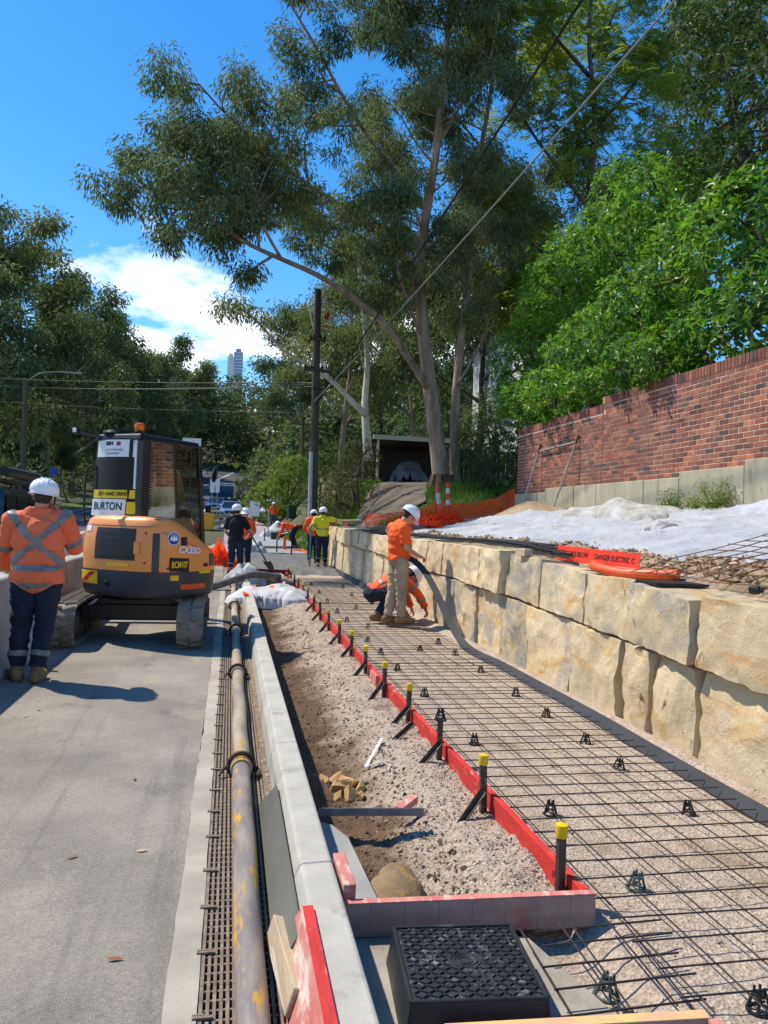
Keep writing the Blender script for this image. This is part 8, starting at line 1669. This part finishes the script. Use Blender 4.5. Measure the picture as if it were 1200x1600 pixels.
bush('garden_shrub', 'shaded shrub in front of the house wall', (11.0, 30, 3.2), [((9.9, 30.5, 4.6), (1.1, .9, 1.4)), ((10.6, 31.5, 6.0), (1.0, .9, 1.3)), ((12.4, 30.0, 4.8), (1.4, 1, 1.6))], L_gumd, 22, .15, .06, cat='shrub', whorl=5)
def weed(label, X, Y, H_, n, seed, leaf):
    z0 = terr_h(X, Y); T_ = Tree(seed); t = thing('weed', label, 'plant', (X, Y, z0)); b_ = Vector((X, Y, z0))
    for k in range(n): a = rnd.uniform(0, 6.28); P = T_.path(b_, (math.cos(a) * .6, math.sin(a) * .6, 1), H_ * rnd.uniform(.6, 1.1), .15, 5, .05); T_.limb(P, .006, .002, 4); T_.tips += P[1:]
    finish(T_, t, b_, L_shr, 'stem'); crown(T_, 'foliage', leaf, t, 9, .10, .05, .018, .1, base=b_)
weed('leafy weed growing at the footing behind the bunched fabric', 7.3, 11.75, .42, 16, 1, L_fern); weed('taller leafy weed growing at the footing near the fabric fold', 7.3, 10.6, .55, 22, 2, L_fern); weed('small weed beside the taller one at the footing', 7.35, 11.2, .3, 9, 3, L_fern)
# grass on the bank and verge: nobody could count the blades
def grass(name, label, n, fn, h_, m):
    P = np.array([fn() for _ in range(n)]); D = rng.normal(size=(n, 3)) * .35 + np.array([0, 0, 1]); V, F = leaf_arrays(P, D, rdir(n), h_ * rng.uniform(.5, 1.3, n), np.full(n, h_ * .07), .15); tag(npmesh(name, V, F, m), label, 'grass', kind='stuff')
L_gr = leafmat('grass_blade', S(98, 128, 48), S(76, 106, 40), .3, .3)
def g1():
    while True:
        X, Y = rng.uniform(2.9, 11), rng.uniform(21.5, 44); t_ = (Y - 25) / 23
        if t_ > 0 and abs(X - (4.9 + 6.3 * max(0, t_))) < 1.55: continue
        if mnoise.noise(Vector((X * .5, Y * .5, 2))) < -.15: continue
        return X, Y, float(ground_h(X, Y)) - .02
grass('bank_grass', 'long green grass growing on the bank beside the driveway', 26000, g1, .34, L_gr)
def g2(): X, Y = rng.uniform(-17, -13.5), rng.uniform(30, 110); return X + float(curve_x(Y)), Y, float(prof(Y)) + .09
grass('verge_grass_blades', 'short grass on the far road verge', 9000, g2, .16, L_gr)
# gums across the road, one by one
for k, (px_, Y, H_, lab) in enumerate([(70, 80, 27, 'big spreading gum across the road above the four wheel drive'), (-45, 62, 21, 'gum at the very edge of the road behind the street light'), (150, 108, 28, 'gum with a bent bough across the road behind the excavator'), (18, 78, 24, 'tall gum set back behind the street light pole'), (205, 124, 24, 'rounded gum rising behind the excavator beacon'), (248, 140, 22, 'gum on the slope behind the white road sign'), (112, 96, 25, 'tall gum in the second row across the road'), (292, 160, 20, 'umbrella crowned gum on the skyline ridge')]):
    X = at_y(px_, 800, Y).x; gum(lab, (X, Y, float(ground_h(X, Y))), H_, 90 + k, [L_gumd, L_gum, L_gumd, L_gumb][k % 4], B_dk if k % 2 else B_gum, nl=11, per=24, rad=1.15 + Y * .004, Ls=.34 + Y * .0024, Ws=.11 + Y * .0008, first=.18 if k != 0 else .28, spread=.30, group='gums across the road', cnt=7)
for k, (px_, Y, H_) in enumerate([(105, 88, 8), (160, 108, 8), (55, 74, 6.5), (205, 122, 9)]):
    X = at_y(px_, 800, Y).x; b_ = Vector((X, Y, float(ground_h(X, Y)))); gum(['bare stemmed sapling with a bent trunk on the far verge', 'low leafy sapling behind the excavator', 'thin sapling beside the street light pole', 'leafy sapling further up the far verge'][k], b_, H_, 120 + k, L_gumd, B_gum, lean=(.35 if k % 2 else -.3, 0), nl=6, per=30, rad=.8, Ls=.3, Ws=.1, first=.4)
# dark bushland under the far gums and the wooded hillside: reads as one mass
def wood_mass(name, label, n, fn, m, Ls, per):
    C = np.array([fn() for _ in range(n)]); c, r = C[:, :3], C[:, 3]; k = per; P = np.repeat(c, k, 0); u = rdir(n * k); P = P + u * np.repeat(r, k)[:, None] * rng.uniform(.72, 1.08, (n * k, 1)) * np.array([1, 1, .8]); D = unit(u + rdir(n * k) * .8 + np.array([0, 0, -.3])); V, F = leaf_arrays(P, D, u + rdir(n * k) * .5, Ls * rng.uniform(.6, 1.3, n * k), Ls * .45 * rng.uniform(.6, 1.3, n * k)); tag(npmesh(name, V, F, m), label, 'woodland', kind='stuff')
def w1():
    Y = rng.uniform(62, 150); X = rng.uniform(-75, -17.5) * (.55 + Y / 200) + float(curve_x(Y)) * .8; X = min(X, -16 + float(curve_x(Y))); r = rng.uniform(1.2, 2.6); z = float(ground_h(X, Y)) + rng.uniform(.6, 1) * r * (1 + 2.2 * rng.random() ** 2); return X, Y, z, r
wood_mass('bushland_understorey', 'dark bushland undergrowth along the far side of the road', 480, w1, L_gumd, .58, 130)
def w2():
    Y = rng.uniform(128, 235); X = rng.uniform(-.55, .34) * Y; c = float(curve_x(Y)); 
    if abs(X + 7.5 - c) < 9 and Y < 153: Y = rng.uniform(154, 200)
    r = rng.uniform(2.2, 4.6); h_ = rng.uniform(2, 14) if Y < 190 else rng.uniform(2, 17); return X, Y, float(ground_h(X, Y)) + h_, r
wood_mass('wooded_hillside', 'wooded hillside of dark gums closing the end of the road', 820, w2, leafmat('hill_leaf', S(86, 98, 62), S(68, 82, 52), .28, .25), 1.15, 100)
def w3():
    Y = rng.uniform(70, 128); X = float(curve_x(Y)) + rng.uniform(2.5, 30) + (Y - 70) * .05; r = rng.uniform(1.4, 3.0); return X, Y, float(ground_h(X, Y)) + r * rng.uniform(.5, 2.2), r
wood_mass('roadside_bushland', 'bushland on the right of the hill road behind the power poles', 240, w3, L_gumd, .64, 120)
